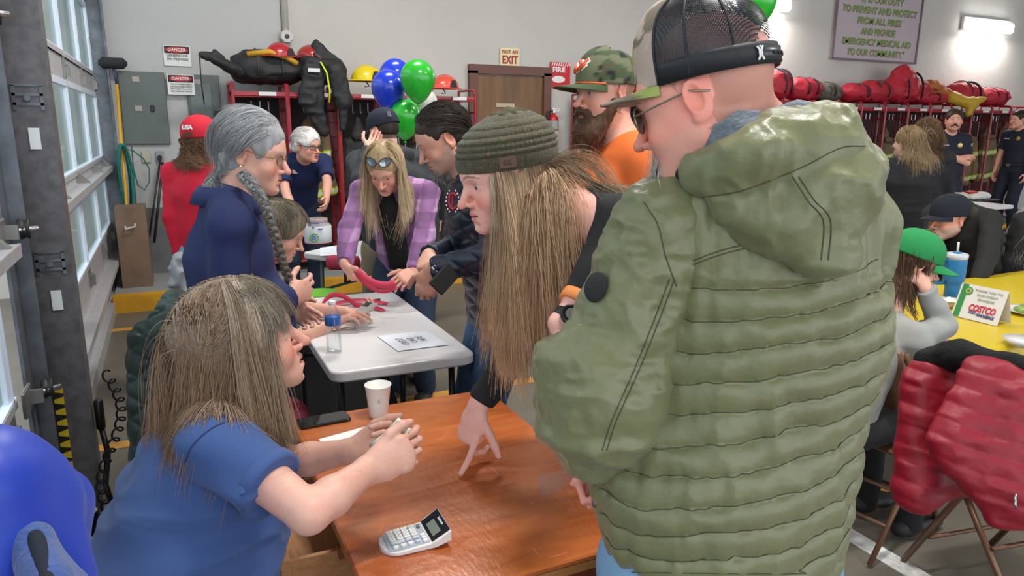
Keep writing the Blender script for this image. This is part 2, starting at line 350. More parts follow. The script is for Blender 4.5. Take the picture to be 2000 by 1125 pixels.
def stand(x, y, head_dir, H=1.7, lean=0., tilt=0., wl=None, wr=None, pl=None, pr=None, z0=0., feet=.0, look=None, crouch=0., bend=0., shw=1., neck=0., eye=None, step=0.):
    f = unit((head_dir[0], head_dir[1], 0)); r = A(f[1], -f[0], 0); Z = A(0, 0, 1); J = dict(f=f, r=r, H=H)
    J['pel'] = A(x, y, z0+.53*H-crouch); c, s = math.cos(lean), math.sin(lean); u = Z*c+f*s+r*math.sin(tilt); u = unit(u); b2 = unit(u+f*bend)
    J['u'] = u; J['waist'] = J['pel']+u*.095*H; J['chest'] = J['waist']+b2*.125*H; J['top'] = J['chest']+unit(b2+f*bend*.5)*.085*H
    J['nk'] = J['top']+unit(b2+f*.1+f*bend*.5)*.02*H
    J['head'] = J['top']+unit(b2*.9+f*(.32+bend*.6+neck))*.118*H if eye is None else np.asarray(eye, float)
    if eye is not None:                        # the whole upper body follows the measured head
        pass
    for n_, sg in (('L', -1), ('R', 1)):
        J['sh'+n_] = J['top']+r*sg*.108*H*shw-b2*.012*H
        J['hip'+n_] = J['pel']+r*sg*.055*H-Z*.02*H
        J['an'+n_] = A(x, y, z0)+r*sg*(.06*H+feet)+Z*.047*H+f*sg*step
        k, a = ik(J['hip'+n_], J['an'+n_], .245*H, .235*H, f+r*sg*.1); J['kn'+n_] = k
        tgt = wl if n_ == 'L' else wr; po = pl if n_ == 'L' else pr
        if tgt is None: tgt = J['sh'+n_]-Z*.325*H+r*sg*.03*H+f*.04*H
        e, w = ik(J['sh'+n_], tgt, .168*H, .148*H, po if po is not None else -f*.7+r*sg*.5-Z*.4); J['el'+n_] = e; J['wr'+n_] = w
        J['toe'+n_] = f
    J['look'] = unit(look) if look is not None else f
    return J
def sit(x, y, zseat, head_dir, H=1.7, lean=.15, bend=.1, **kw):
    wl = kw.pop('wl', None); wr = kw.pop('wr', None); J = stand(x, y, head_dir, H, lean, bend=bend, z0=zseat+.095-.53*H, wl=wl, wr=wr, **kw); f, r = J['f'], J['r']
    for n_, sg in (('L', -1), ('R', 1)):
        k = J['hip'+n_]+f*.245*H+r*sg*.03; k[2] = max(J['hip'+n_][2]+.01, .27*H); J['kn'+n_] = k
        a = k+f*.02; a[2] = .05*H; J['an'+n_] = a
    return J
def scale_pts(p, c, s): return c+(p-c)*s
def body_prims(J, s=1., w=1., head=None, hands=True, bust=0., belly=0.):
    H = J['H']; g = H/1.72; r = unit(J['shR']-J['shL']); P = []
    P += [Cone(J['top']+J['u']*.035*g, J['shL'], .045*g, .040*g, None, .04), Cone(J['top']+J['u']*.035*g, J['shR'], .045*g, .040*g, None, .04), Cone(J['pel'], J['waist'], (.155*w*g, .108*w*g), (.135*w*g, .098*w*g), r, .05), Cone(J['waist'], J['chest'], (.135*w*g, .098*w*g), (.158*w*g, .112*w*g), r, .05),
          Cone(J['chest'], J['top']-J['u']*.02, (.155*w*g, .108*w*g), (.105*w*g, .072*g), r, .05), Cone(J['shL'], J['shR'], .043*g, .043*g, None, .05)]
    if belly: P.append(Ell(J['waist']+J['f']*.03, (.14*w+belly*.5, .12+belly, .15), frame(J['f'], J['u']), .06))
    if bust:
        for sg in (-1, 1): P.append(Ell(J['chest']+J['f']*.085*g+r*sg*.075*g-J['u']*.0, (.062, .05*bust+.02, .062), frame(J['f'], J['u']), .04))
    P.append(Cone(J['top']+J['u']*-.01, J['head']+J['Rh']@A(0, -.022, -.055)*J['hs'], .060*g, .056*g, None, .03))
    for n_ in 'LR':
        P += [Cone(J['sh'+n_], J['el'+n_], .050*g*w**.5, .038*g, None, .03), Cone(J['el'+n_], J['el'+n_]*.65+J['wr'+n_]*.35, .038*g, .039*g, None, .012), Cone(J['el'+n_]*.65+J['wr'+n_]*.35, J['wr'+n_], .039*g, (.028*g, .023*g), J.get('ws'+n_), .012),
              Cone(J['hip'+n_], J['kn'+n_], .088*g*w, .058*g, None, .05), Cone(J['kn'+n_], J['kn'+n_]*.65+J['an'+n_]*.35, .056*g, .056*g, None, .02), Cone(J['kn'+n_]*.65+J['an'+n_]*.35, J['an'+n_], .056*g, .036*g, None, .03),
              Cone(J['an'+n_]-J['toe'+n_]*.02-A(0, 0, .035), J['an'+n_]+J['toe'+n_]*.08-A(0, 0, .048), (.025, .025), (.022, .014), None, .015)]
    return P
LIP = A(.55, .22, .20)
def skin_colors(V, J, base, hair=None, lips=None, brow=None, stubble=None, blush=.5, freck=0., hairline=None):
    base = np.asarray(base, float); q = (V-J['head'])@J['Rh']/J['hs']; c = np.tile(base, (len(V), 1)); x, y, z = q.T; ax = np.abs(x)
    red = base*A(1.0, .66, .62)
    def mix(m, col): nonlocal c; m = np.clip(m, 0, 1)[:, None]; c = c*(1-m)+np.asarray(col)*m
    near = np.linalg.norm(q, axis=1) < .22
    mix(np.exp(-(((ax-.037)/.020)**2+((z+.034)/.017)**2))*(y > .03)*blush, red); mix(np.exp(-((x/.013)**2+((z+.036)/.015)**2))*(y > .09)*blush*.8, red)
    mix((ax > .070)*near*.5*np.exp(-(((y+.01)/.03)**2+(z/.04)**2)), red)
    mix(.35*blush*(noise(V, 28, 5)*.5+.2), red)
    if freck: mix(freck*(noise(V, 160, 9) > .62), base*A(.72, .55, .45))
    lp = lips if lips is not None else base*A(.95, .55, .52)
    lz = (z+.0665)/(.0105*(1-np.clip(ax/.021, 0, 1)**2*.75)); mix((np.abs(lz) < 1)*(ax < .021)*(y > .081)*near*.85, lp)
    mix((np.abs(z+.0662) < .0013)*(ax < .019)*(y > .082)*near, A(.16, .05, .05))
    if brow is not None:
        bz = .0225+.006*(1-((ax-.030)/.020)**2)-.003; mix((np.abs(z-bz) < .0038*(1.2-ax/.055))*(ax > .011)*(ax < .050)*(y > .05)*near*.85, brow)
    lash = np.exp(-(((ax-.0315)/.0115)**2))*np.exp(-((z-.0045)/.0018)**2)*(y > .07); mix(lash*.55*near, A(.12, .07, .05))
    if stubble is not None:
        m = np.clip((-.028-z-.25*np.clip(ax-.02, 0, 1)+.35*np.clip(.06-y, 0, 1))/.012, 0, 1)*(z > -.13)*(y > -.005)*near; m *= 1-.9*((np.abs(lz) < 1)*(ax < .021)*(y > .08)); mix(m*stubble[1]*(.7+.3*noise(V, 300, 3)), stubble[0])
    if hair is not None:
        hl = .052+.35*np.clip(z-.08, -.03, .03)-.5*np.clip(.04-z, 0, .2); m = ((y < hl-.012)*(z > -.045+.3*np.clip(y, -1, .0))+(z > .098))*near*(ax < .082)
        m = np.clip(m, 0, 1)*(1-((ax > .066)*(np.abs(y+.008) < .024)*(z < .03)*(z > -.045))); mix(m*(hair[1] if len(hair) == 2 else .95), hair[0])
    return c.clip(0, 1)
def make_person(loc, label, J, skin, hs=1., body=None, hands=None, sex='m', headkw={}, colkw={}, eyes=A(.25, .3, .35), fine=(.0035, .0028), h=.008, group=None, wrist_patch=.16, name='person', eye_open=1., w=1., extra=[], gaze=None, elbows=0, bust=0., belly=0.):
    up_ = J.get('hup', A(0, 0, 1)); J['hs'] = hs; J['Rh'] = frame(J['look'], up_)
    root = root_at(name, loc, label, 'person', group)
    P = body_prims(J, w=w, bust=bust, belly=belly)+head_prims(J['head'], J['Rh'], hs, sex == 'm', **headkw)
    fin = [(J['head']+J['Rh']@A(0, .0, -.005)*hs-.150*hs, J['head']+J['Rh']@A(0, .0, -.005)*hs+.150*hs, fine[0])]
    hands = hands or {}
    for n_ in 'LR':
        hd = dict(hands.get(n_, {})); skip = hd.pop('skip', False); dv = hd.pop('d', None); nn = hd.pop('n', None)
        if dv is None: dv = J['wr'+n_]-J['el'+n_]
        if nn is None: nn = -J['r'] if n_ == 'R' else J['r']
        if n_ == 'L' and not skip or n_ == 'R' and not skip:
            hp = hand_prims(J['wr'+n_], dv, nn, n_ == 'R', s=hd.pop('s', J['H']/1.75), **hd); P += hp
            lo, hi = bbox_of(hp, .006); fin.append((lo, hi, fine[1]))
    P += extra
    V, Q = mesh_multi(P, h, fin); col = skin_colors(V, J, skin, **colkw)
    o = obj('body', V, Q, mat('skin', attr=True, rough=.48, sss=.0, bump=.25, bscale=320, bdist=.0008, spec=.4), root, True, col)
    for sx in (-1, 1):
        c = J['head']+J['Rh']@A(sx*.0310, .0715, -.001)*hs; eyeball(c, .0136*hs, J['Rh'], gaze, eyes, root)
    return root
def eyeball(c, r, R, gaze, iris, root):
    n, m = 14, 14; g = unit(gaze) if gaze is not None else R[:, 1]; Rg = frame(g, R[:, 2]); V = []; col = []
    for i in range(n+1):
        t = math.pi*(i/n)**1.5
        for j in range(m):
            a = 2*math.pi*j/m; V.append(c+Rg@A(math.sin(t)*math.cos(a), math.cos(t), math.sin(t)*math.sin(a))*r)
            col.append((.02, .02, .02) if t < .2 else (iris if t < .5 else (.78, .74, .70)))
    Fc = np.array([(i*m+j, (i+1)*m+j, (i+1)*m+(j+1) % m, i*m+(j+1) % m) for i in range(n) for j in range(m)]); obj('eye', V, Fc, mat('eye', attr=True, rough=.12, coat=.4), root, True, np.array(col, float))
def wrinkle(V, N_, amp, sc=(9, 9, 16), seed=3, sharp=True):
    a = noise(V, sc, seed); b = noise(V, np.array(sc)*2.1, seed+1); f = (1-np.abs(a)*2.2)*.7+b*.3 if sharp else a*.7+b*.3; return V+N_*(amp*f)[:, None]
def cloth(name, prims, m, root, h=.007, amp=.003, sc=(9, 9, 16), seed=3, it=2, fn=None, colf=None, fine=()):
    V, Q = mesh_multi(prims, h, fine) if fine else mesh_of(prims, h); V = lap(V, Q, it); N_ = vnormals(V, Q)
    if amp: V = wrinkle(V, N_, amp, sc, seed)
    if fn: V = fn(V, N_)
    return obj(name, V, Q, m, root, True, colf(V) if colf else None)
def shirt_prims(J, g=.012, sleeve='short', hem=.0, w=1., loose=0., cuff=None, neckcut=True, flare=0., bust=0., belly=0., arms='LR', sl=None):
    H = J['H']; q = H/1.72; r = unit(J['shR']-J['shL']); G = g+loose; hw = (.155*w*q+G+flare, .110*w*q+G+flare)
    P = [Cone(J['pel']-J['u']*hem, J['waist'], hw, (.137*w*q+G, .101*w*q+G), r, .05), Cone(J['waist'], J['chest'], (.137*w*q+G, .101*w*q+G), (.158*w*q+G, .113*w*q+G), r, .05),
         Cone(J['chest'], J['top']-J['u']*.025, (.157*w*q+G, .110*w*q+G), (.110*w*q+g, .074*q+g), r, .05), Cone(J['shL'], J['shR'], .044*q+g, .044*q+g, None, .05), Cone(J['top']+J['u']*.030*q, J['shL'], .046*q+g*.6, .040*q+g, None, .04), Cone(J['top']+J['u']*.030*q, J['shR'], .046*q+g*.6, .040*q+g, None, .04)]
    if belly: P.append(Ell(J['waist']+J['f']*.03, (.14*w+belly*.5+G, .12+belly+G, .15+G), frame(J['f'], J['u']), .06))
    if bust:
        for sg in (-1, 1): P.append(Ell(J['chest']+J['f']*.085*q+r*sg*.072*q, (.062+g, .05*bust+.02+g, .062+g), frame(J['f'], J['u']), .05))
    P.append(Cut(J['pel']-J['u']*(hem+.04), -J['u']))
    for n_ in arms:
        sh, el, wr = J['sh'+n_], J['el'+n_], J['wr'+n_]
        if sleeve == 'short':
            f = sl or .72; e = sh*(1-f)+el*f; d = unit(el-sh); S = [Cone(sh, e+d*.03, .047*q+g, .050*q+g+.006, None, .03)]; lo = e-.12; hi = e+.12; S.append(('cut', e, d))
        else:
            f = sl or .96; e = el*(1-f)+wr*f; d = unit(wr-el); S = [Cone(sh, el, .047*q+g, .043*q+g, None, .03), Cone(el, e, .045*q+g, .032*q+g, None, .02), ('cut', e, d)]
        P.append(('arm', S))
    return P
def garment(name, J, P, m, root, h=.007, **kw):          # torso and sleeves: each sleeve is cut at its own cuff before it joins
    base = [p for p in P if not isinstance(p, tuple)]; arms = [p[1] for p in P if isinstance(p, tuple)]; flat = base+[c for a in arms for c in a if not isinstance(c, tuple)]
    lo, hi = bbox_of(flat); f, ax = field(base, lo, hi, h)
    for a in arms:
        cs = [c for c in a if not isinstance(c, tuple)]; fa, _ = field(cs, lo, hi, h); _, e, d = [c for c in a if isinstance(c, tuple)][0]
        b0, b1 = bbox_of(cs); i0 = np.clip(((b0-lo)/h).astype(int), 0, None); i1 = np.clip(((b1-lo)/h).astype(int)+2, 0, np.array(f.shape)); sl_ = tuple(slice(i0[i], i1[i]) for i in range(3))
        X = np.stack(np.meshgrid(*[ax[i][sl_[i]] for i in range(3)], indexing='ij'), -1); fa[sl_] = -smin(-fa[sl_], -((X-e)@d).astype(np.float32), .003)
        near = fa < .2; f = np.where(near, smin(f, fa, .035), f)
    V, Q = nets(f, lo, h); it = kw.pop('it', 2); V = lap(V, Q, it); N_ = vnormals(V, Q); amp = kw.pop('amp', .003)
    if amp: V = wrinkle(V, N_, amp, kw.pop('sc', (9, 9, 16)), kw.pop('seed', 3))
    if kw.get('fn'): V = kw['fn'](V, N_)
    return obj(name, V, Q, m, root, True, kw['colf'](V) if kw.get('colf') else None)
def pants(J, m, root, g=.014, w=1., name='trousers', h=.009, amp=.004, low=.0):
    q = J['H']/1.72; r = unit(J['hipR']-J['hipL']); P = [Cone(J['pel'], J['waist']-J['u']*.04, (.155*w*q+g, .108*w*q+g), (.142*w*q+g*.5, .102*w*q+g*.5), r, .05)]
    for n_ in 'LR':
        a = J['an'+n_]; P += [Cone(J['hip'+n_], J['kn'+n_], .090*q*w+g, .062*q+g, None, .04), Cone(J['kn'+n_], a+A(0, 0, low), .062*q+g, .050*q+g, None, .03)]
    return cloth(name, P, m, root, h, amp, (8, 8, 14))
def shoes(J, m, root, sole=None):
    for n_ in 'LR':
        a = J['an'+n_]; t = J['toe'+n_]; z = a[2]-.047*J['H']; b = A(a[0], a[1], 0)
        P = [Cone(b-t*.045+A(0, 0, z+.042), b+t*.10+A(0, 0, z+.036), (.036, .036), (.042, .028), A(t[1], -t[0], 0), .02), Cone(b+t*.10+A(0, 0, z+.036), b+t*.17+A(0, 0, z+.03), (.042, .027), (.034, .02), A(t[1], -t[0], 0), .02), Cone(a, b+A(0, 0, z+.04), .042, .04, None, .02), Cut(A(0, 0, z+.004), (0, 0, -1))]
        o = cloth('shoe', P, m, root, .008, 0, it=1)
def scalp_roots(n, J, hs, keep=None, rs=None, grow=.003):
    rs = rs or rng; out = []
    while sum(len(a) for a in out) < n:
        v = rs.normal(size=(n*3, 3)); v /= np.linalg.norm(v, axis=1)[:, None]; p = v*(np.array(SKULL[1])+grow)+np.array(SKULL[0]); x, y, z = p.T
        k = (y < .066+.0*z)*(z > -.052+.25*np.clip(y+.03, -1, 0))*~((y > -.012+.55*np.clip(z+.005, 0, 1))*(z < .062)*(np.abs(x) > .0))*((z < .105) | True)
        if keep is not None: k = k & keep(p)
        out.append(p[k])
    return np.concatenate(out)[:n]
def grow_hair(name, J, roots, dirs, m, root, L=.4, steps=16, coll=(), grav=.25, stiff=.75, r=.0008, col=(.4, .3, .2), var=.15, tip=None, clump=.5, nclump=60, curl=0., curlf=8., jit=.25, Lvar=.15, off=.004, wind=None, sides=3, streak=None, goal=None, goalw=.3, hug=.3, clear=True, seed=1):
    gl = None if goal is None else J['head']+J['Rh']@(np.array(goal)*J['hs'])
    rs = np.random.default_rng(seed); n = len(roots); P = J['head']+(roots*J['hs'])@J['Rh'].T; d = dirs@J['Rh'].T; d = d/np.linalg.norm(d, axis=1)[:, None]
    Ls = L*(1+Lvar*rs.normal(size=n)).clip(.4, 1.5) if np.isscalar(L) else L; st = (Ls/steps)[:, None]; path = [P]; coll = list(coll)
    cl = rs.integers(0, nclump, n); seeds_ = P[rs.choice(n, min(nclump, n), replace=False)]; cl = np.argmin(((P[:, None]-seeds_[None])**2).sum(-1), 1) if n*nclump < 4e6 else cl
    G = np.zeros((n, 3)); G[:, 2] = -1; W_ = wind if wind is not None else 0; jn = rs.normal(size=(n, 3))*.5+rs.normal(size=(nclump, 3))[cl % nclump]
    for i in range(steps):
        if gl is not None:
            tg_ = gl-P; tl__ = np.linalg.norm(tg_, axis=1)[:, None]; d = d+goalw*tg_/(tl__+.01)
        d = d*stiff+G*grav+W_+jn*jit*.1; d /= np.linalg.norm(d, axis=1)[:, None]+1e-9; P = P+d*st
        if coll:
            for _ in range(2):
                f = sdf(coll, P)-off; m_ = (f < 0) if i >= hug*steps else (f < 9)
                if m_.any():
                    e = 1e-3; Pm = P[m_]; g = np.stack([sdf(coll, Pm+np.eye(3)[k]*e)-sdf(coll, Pm-np.eye(3)[k]*e) for k in range(3)], 1); g /= np.linalg.norm(g, axis=1)[:, None]+1e-9
                    P = P.copy(); P[m_] = Pm-g*f[m_][:, None]*.9
            d = P-path[-1]; d /= np.linalg.norm(d, axis=1)[:, None]+1e-9
        path.append(P)
    S = np.stack(path, 1); t = np.linspace(0, 1, steps+1)
    if clump:
        sums = np.zeros((nclump, steps+1, 3)); np.add.at(sums, cl, S); cnt = np.bincount(cl, minlength=nclump).clip(1); mean = sums/cnt[:, None, None]; wq = (clump*t**1.2)[None, :, None]; S = S*(1-wq)+mean[cl]*wq
    S += (jn*.0012)[:, None]*(t[None, :, None]*6)
    if clear:
        lq = (S-J['head'])@J['Rh']/J['hs']; bad = ((np.abs(lq[..., 0]) < .052+.35*(lq[..., 1]-.06)) & (lq[..., 1] > .045) & (lq[..., 2] < .062) & (lq[..., 2] > -.16)).any(1); S = S[~bad]; cl = cl[~bad]; n = len(S)
    if curl:
        ph = rs.random(nclump)[cl]*6.28+rs.normal(size=len(S))*.4; a = t[None]*curlf*6.28*(L if np.isscalar(L) else 1)+ph[:, None]; S[..., 0] += curl*np.cos(a)*t**.5; S[..., 1] += curl*np.sin(a)*t**.5; S[..., 2] += curl*.5*np.sin(a*1.3)
    return tubes(name, S, r, m, root, col, var, tip, rs, sides, streak, cl)
def tubes(name, S, r, m, root, col, var=.15, tip=None, rs=None, sides=3, streak=None, cl=None):
    rs = rs or rng; n, k = S.shape[:2]; T = np.gradient(S, axis=1); T /= np.linalg.norm(T, axis=-1)[..., None]+1e-9
    u = np.cross(T, A(.31, .52, .79)); u /= np.linalg.norm(u, axis=-1)[..., None]+1e-9; v = np.cross(T, u); rr = r*(1-.6*np.linspace(0, 1, k)**2)[None, :, None]
    V = np.stack([S+rr*(u*math.cos(a)+v*math.sin(a)) for a in np.arange(sides)*2*math.pi/sides], 2)
    b = (np.arange(n)[:, None, None]*k+np.arange(k-1)[None, :, None])*sides; j = np.arange(sides)[None, None]; j2 = (j+1) % sides
    Q = np.stack([b+j, b+j2, b+sides+j2, b+sides+j], -1).reshape(-1, 4)
    c = np.asarray(col, float)*(1+var*rs.normal(size=n))[:, None].clip(.4, 1.7)
    if streak is not None:
        sm = (rs.random(n) < streak[1]) if cl is None else ((rs.random(cl.max()+1)[cl]*.6+rs.random(n)*.4) < streak[1]); c = np.where(sm[:, None], np.asarray(streak[0])*(1+var*rs.normal(size=n))[:, None], c)
    c = np.repeat(c[:, None], k, 1)
    if tip is not None: w = np.linspace(0, 1, k)[None, :, None]; c = c*(1-w)+np.asarray(tip)*w*(c.mean(-1, keepdims=True)/max(np.mean(col), 1e-3))**.4
    return obj(name, V.reshape(-1, 3), Q, m, root, True, np.repeat(c[:, :, None], sides, 2).reshape(-1, 3).clip(0, 1))
def hair_mat(): return mat('hair', attr=True, rough=.48, spec=.22)
def hair_cap(J, col, root, name='hair_base', g=.009, extra=(), h=.005, back=.0, face=(.0, .112, -.035), fr=(.066, .062, .098), seed=4, amp=.0014, tw=1., low=-.06, m=None):
    O, R, s = J['head'], J['Rh'], J['hs']; T = lambda *p: O+R@(np.array(p)*s)
    P = [Ell(T(*SKULL[0]), tuple((np.array(SKULL[1])+g)*s), R, .01), Ell(T(0, -.035, -.0), ((.066+g)*s, (.062+g)*s, (.075+g)*s), R, .02),
         Ell(T(*face), tuple(np.array(fr)*s), R, .012, 'sub')]
    for sx in (-1, 1): P.append(Ell(T(sx*.085, .004, -.012), (.03*s, .028*s, .042*s), R, .008, 'sub'))
    P.append(Cut(T(0, -.04, low), R@unit((0, .35, -1)), k=.02)); P += list(extra)
    V, Q = mesh_of(P, h); V = lap(V, Q, 1); N_ = vnormals(V, Q); V = wrinkle(V, N_, amp, (60, 60, 14), seed)
    c = np.asarray(col)*(1+.25*noise(V, (120, 120, 25), seed))[:, None]; return obj(name, V, Q, m or hair_mat(), root, True, c.clip(0, 1))
def glasses(J, root, m, lens=None, hw=.026, hh=.017, y=.104, z=-.002, tilt=0., name='glasses', r=.0016, temple=True, sunk=0.):
    O, R, s = J['head'], J['Rh'], J['hs']; T = lambda *p: O+R@(np.array(p)*s); mb = MB(); ln = MB()
    for sx in (-1, 1):
        ring = [T(sx*.034+hw*math.cos(a)*(1 if abs(math.cos(a)) < .9 else .98), y-.006-abs(sx*.034+hw*math.cos(a)*1)*.12, z+tilt+hh*math.copysign(abs(math.sin(a))**.8, math.sin(a))) for a in np.linspace(0, 2*math.pi, 21)]
        mb.tube(ring, r*s, 6, False); c = np.mean(ring[:-1], 0); ln.add([c]+ring[:-1], [(0, i+1, (i+1) % 20+1) for i in range(20)])
        if temple: mb.tube([T(sx*(.034+hw), y-.012, z+tilt+.005), T(sx*.0755, y-.035, z+tilt+.006), T(sx*.0800, .0, z+.014), T(sx*.081, -.03, z+.004)], r*s, 6)
    mb.tube([T(-.009, y-.005, z+tilt+.004), T(0, y+.002, z+tilt+.007), T(.009, y-.005, z+tilt+.004)], r*s, 6)
    o = mb.build(name, m, root, True); ln.build('lens', lens or MATS.get('lens') or glassy('lens', (.93, .95, .97), .06), o); return o
def cap_hat(J, root, col, brim, bcol=None, m=None, crown=.0, h=.004, name='cap', size=1., colf=None, z0=.036, tilt=.12, brimlen=.072, brimdir=0., height=.112, attr=True, mb=None, under=None, brimw=.078, curve=.012, frontup=0.):
    """crown and brim as two parts of one cap"""
    O, R0, s = J['head'], J['Rh'], J['hs']; R = R0@np.array(Matrix.Rotation(brimdir, 3, 'Z')@Matrix.Rotation(tilt, 3, 'X')); T = lambda *p: O+R0@A(0, -.012, z0)*s+R@(np.array(p)*s)
    rx, ry = (.0815*size, .1025*size)
    n, mrows = 48, 16; V = []
    for i in range(mrows+1):
        t = i/mrows; e = (1-t**2.6)**.5 if t < 1 else 0.012
        for k in range(n):
            a = 2*math.pi*k/n; fr = max(0, math.sin(a)); V.append(T(rx*math.cos(a)*e, ry*math.sin(a)*e+frontup*fr*t*.3, -.012+(height+frontup*fr*(1-t)*0)*t*(1+.10*fr*(frontup > 0))))
    V = np.array(V); Q = np.array([(i*n+k, i*n+(k+1) % n, (i+1)*n+(k+1) % n, (i+1)*n+k) for i in range(mrows) for k in range(n)]+[(0+mrows*n+k, mrows*n+(k+1) % n, mrows*n+(k+2) % n, mrows*n+(k+2) % n) for k in range(0)])
    tt = np.repeat(np.arange(mrows+1)/mrows, n); aa = np.tile(2*math.pi*np.arange(n)/n, mrows+1)
    c = colf(V, aa, tt) if colf else np.tile(col, (len(V), 1)); mm = m or mat('cap_cloth', attr=True, rough=.85, bump=.5, bscale=500, bdist=.001)
    o = obj(name, V, Q, mm, root, True, np.asarray(c)); solidify(o, .003)
    mb2 = MB(); mb2.lathe([(.001, 0), (.006, .002), (.004, .006), (.0005, .007)], T(0, 0, height-.012), 8, R[:, 2]); mb2.build('cap_button', mm, o, True, np.tile(c[-1], (32, 1)))
    for sgn in (1,):
        rows = []
        for i in range(9):
            u = i/8; w_ = []
            for k in range(17):
                q = (k/16)*2-1; a = math.pi/2-q*1.02; bx = rx*math.cos(a); by = ry*math.sin(a); ext = brimlen*(1-abs(q)**3.2)*u
                xx = bx*(1+.0*u)+(brimw/.078-1)*bx*u; w_.append(T(xx, by+ext, -.010-.012*u-(abs(q)**2)*curve*(.3+u)))
            rows.append(w_)
        M_ = MB().grid(rows); bc = bcol if bcol is not None else col; Vb = np.concatenate(M_.V); cc = bc(Vb) if callable(bc) else np.tile(bc, (len(Vb), 1)); b = M_.build('brim', mm, o, True, cc); solidify(b, .003)
    return o, T, R, (rx, ry, height)
def polo_collar(J, root, m, r=.068, h_=.035, open_=.5, name='collar', tilt=.0, drop=.02):
    u = unit(J['nk']-J['top']+J['u']*.03); f = unit(J['f']-u*(J['f']@u)); rr = np.cross(f, u); c = J['top']+u*drop; rows = []
    for (q, z, ) in ((1.0, .0), (.95, h_), (1.02, h_+.004), (1.22, h_-.018), (1.34, -.012)):
        w_ = []
        for k in range(33):
            a = -math.pi/2+open_*.45+(2*math.pi-open_*.9)*k/32+math.pi; x = math.cos(a+0); 
            ang = math.pi/2+open_*.45+(2*math.pi-open_*.9)*k/32; fr = max(0, math.sin(ang))
            w_.append(c+rr*math.cos(ang)*r*q+f*math.sin(ang)*r*q*(1+.12*fr)+u*(z-fr*.028-(fr**2)*.01))
        rows.append(w_)
    o = MB().grid(rows).build(name, m, root, True); solidify(o, .0035); return o

def hit(prims, px, py, t0=.6, t1=12.):     # where the sight line through a photo point meets a surface
    t = np.arange(t0, t1, .002); P = CAM+ray(px, py)*t[:, None]; f = sdf(prims, P); i = np.argmax(f < 0); p = P[i]; e = 1e-3
    g = A(*[sdf(prims, (p+np.eye(3)[k]*e)[None])[0]-sdf(prims, (p-np.eye(3)[k]*e)[None])[0] for k in range(3)]); return p, unit(g)
def place(head, hd, z0=0., H=None, seat=None, **kw):
    """a pose whose head sits at the measured point; height solved from it"""
    head = np.asarray(head, float); a = {k: v for k, v in kw.items() if k in ('lean', 'bend', 'tilt', 'neck', 'shw')}
    o = stand(0, 0, hd, 1., **a)['head']
    if seat is not None:
        H = (head[2]-seat-.095)/(o[2]-.53) if H is None else H; J = sit(head[0]-o[0]*H, head[1]-o[1]*H, seat, hd, H, **{**dict(lean=0, bend=0), **kw})
    else:
        if H is None: H = (head[2]-z0)/o[2]
        J = stand(head[0]-o[0]*H, head[1]-o[1]*H, hd, H, z0=z0, crouch=o[2]*H-(head[2]-z0), **kw)
    J['head'] = head; return J
def tangent(ro, v):                    # initial hair directions along the scalp
    n = (ro-np.array(SKULL[0]))/np.array(SKULL[1])**2; n /= np.linalg.norm(n, axis=1)[:, None]; v = np.stack([np.zeros(len(ro))+np.ravel(c) for c in v], 1) if isinstance(v, tuple) else np.asarray(v, float)+np.zeros_like(ro); return v-n*(v*n).sum(1)[:, None]+n*.05
def coll_of(J, g=.0, top=.012):
    return [Ell(J['head']+J['Rh']@(np.array(SKULL[0])*J['hs']), tuple((np.array(SKULL[1])+.004+g)*J['hs']), J['Rh'], .01), Cone(J['head']+J['Rh']@A(0, .02, -.04)*J['hs'], J['head']+J['Rh']@A(0, .04, -.07)*J['hs'], .055*J['hs'], .04*J['hs'], None, .01), Cone(J['head']+J['Rh']@A(0, -.02, -.05)*J['hs'], J['top'], .052, .06, None, .03)]+[c.grow(top) for c in body_prims(J, hands=False)[:6]]+[Cone(J['shL'], J['elL'], .055, .05, None, .03), Cone(J['shR'], J['elR'], .055, .05, None, .03)]
# ------------------------------------------------------------------ room
YW = 8.0; XD = -.57
m_wall = mat('wall_paint', (.56, .55, .52), .85, bump=.35, bscale=14, bdist=.01, vary=.04, vscale=1.5)
m_floor = mat('concrete', (.150, .133, .108), .45, vary=.14, vscale=2.8, bump=.1, bscale=40)
def struct(name, mb, m, par=None, smooth=False): o = mb.build(name, m, par, smooth); (par is None) and tag(o, kind='structure'); return o
struct('floor', MB().box((6, 1, -.05), (26, 14.02, .1)), m_floor)
struct('ceiling', MB().box((9.2, 1.5, 5.05), (19.8, 13, .1)), mat('ceiling_paint', (.6, .6, .58), .9))
wb = MB(); wb.box((8.6, YW+.1, 2.5), (20.8, .2, 5)); struct('wall_back', wb, m_wall)
wb = MB(); wb.box((0.15, YW+.08, 2.5), (2.0, .2, 5)); struct('wall_corner', wb, mat('wall_paint_side', (.50, .50, .50), .85, bump=.3, bscale=14, bdist=.01))
struct('wall_block_base', MB().box((.29, YW-.03, .41), (1.65, .05, .8)), mat('block_paint', (.16, .165, .17), .8, vary=.2, vscale=8))
struct('wall_left', MB().box((XD-.15, 2.0, 4.35), (.2, 12.3, 1.4)).box((XD-.15, 8.3, 2.5), (.2, .5, 5)), m_wall)
struct('wall_right', MB().box((19, 1.5, 2.5), (.2, 13, 5)), m_wall)
struct('trim_1', MB().box((6.4, 7.48, .075), (13.9, 1.0, .15), bev=.01), mat('platform_paint', (.32, .33, .33), .6, vary=.1))
struct('trim_2', MB().box((6.4, 6.975, .077), (13.9, .012, .152)).box((6.4, 7.03, .1505), (13.9, .10, .004)), mat('curb_yellow', (.72, .36, .02), .5, vary=.15, vscale=5))
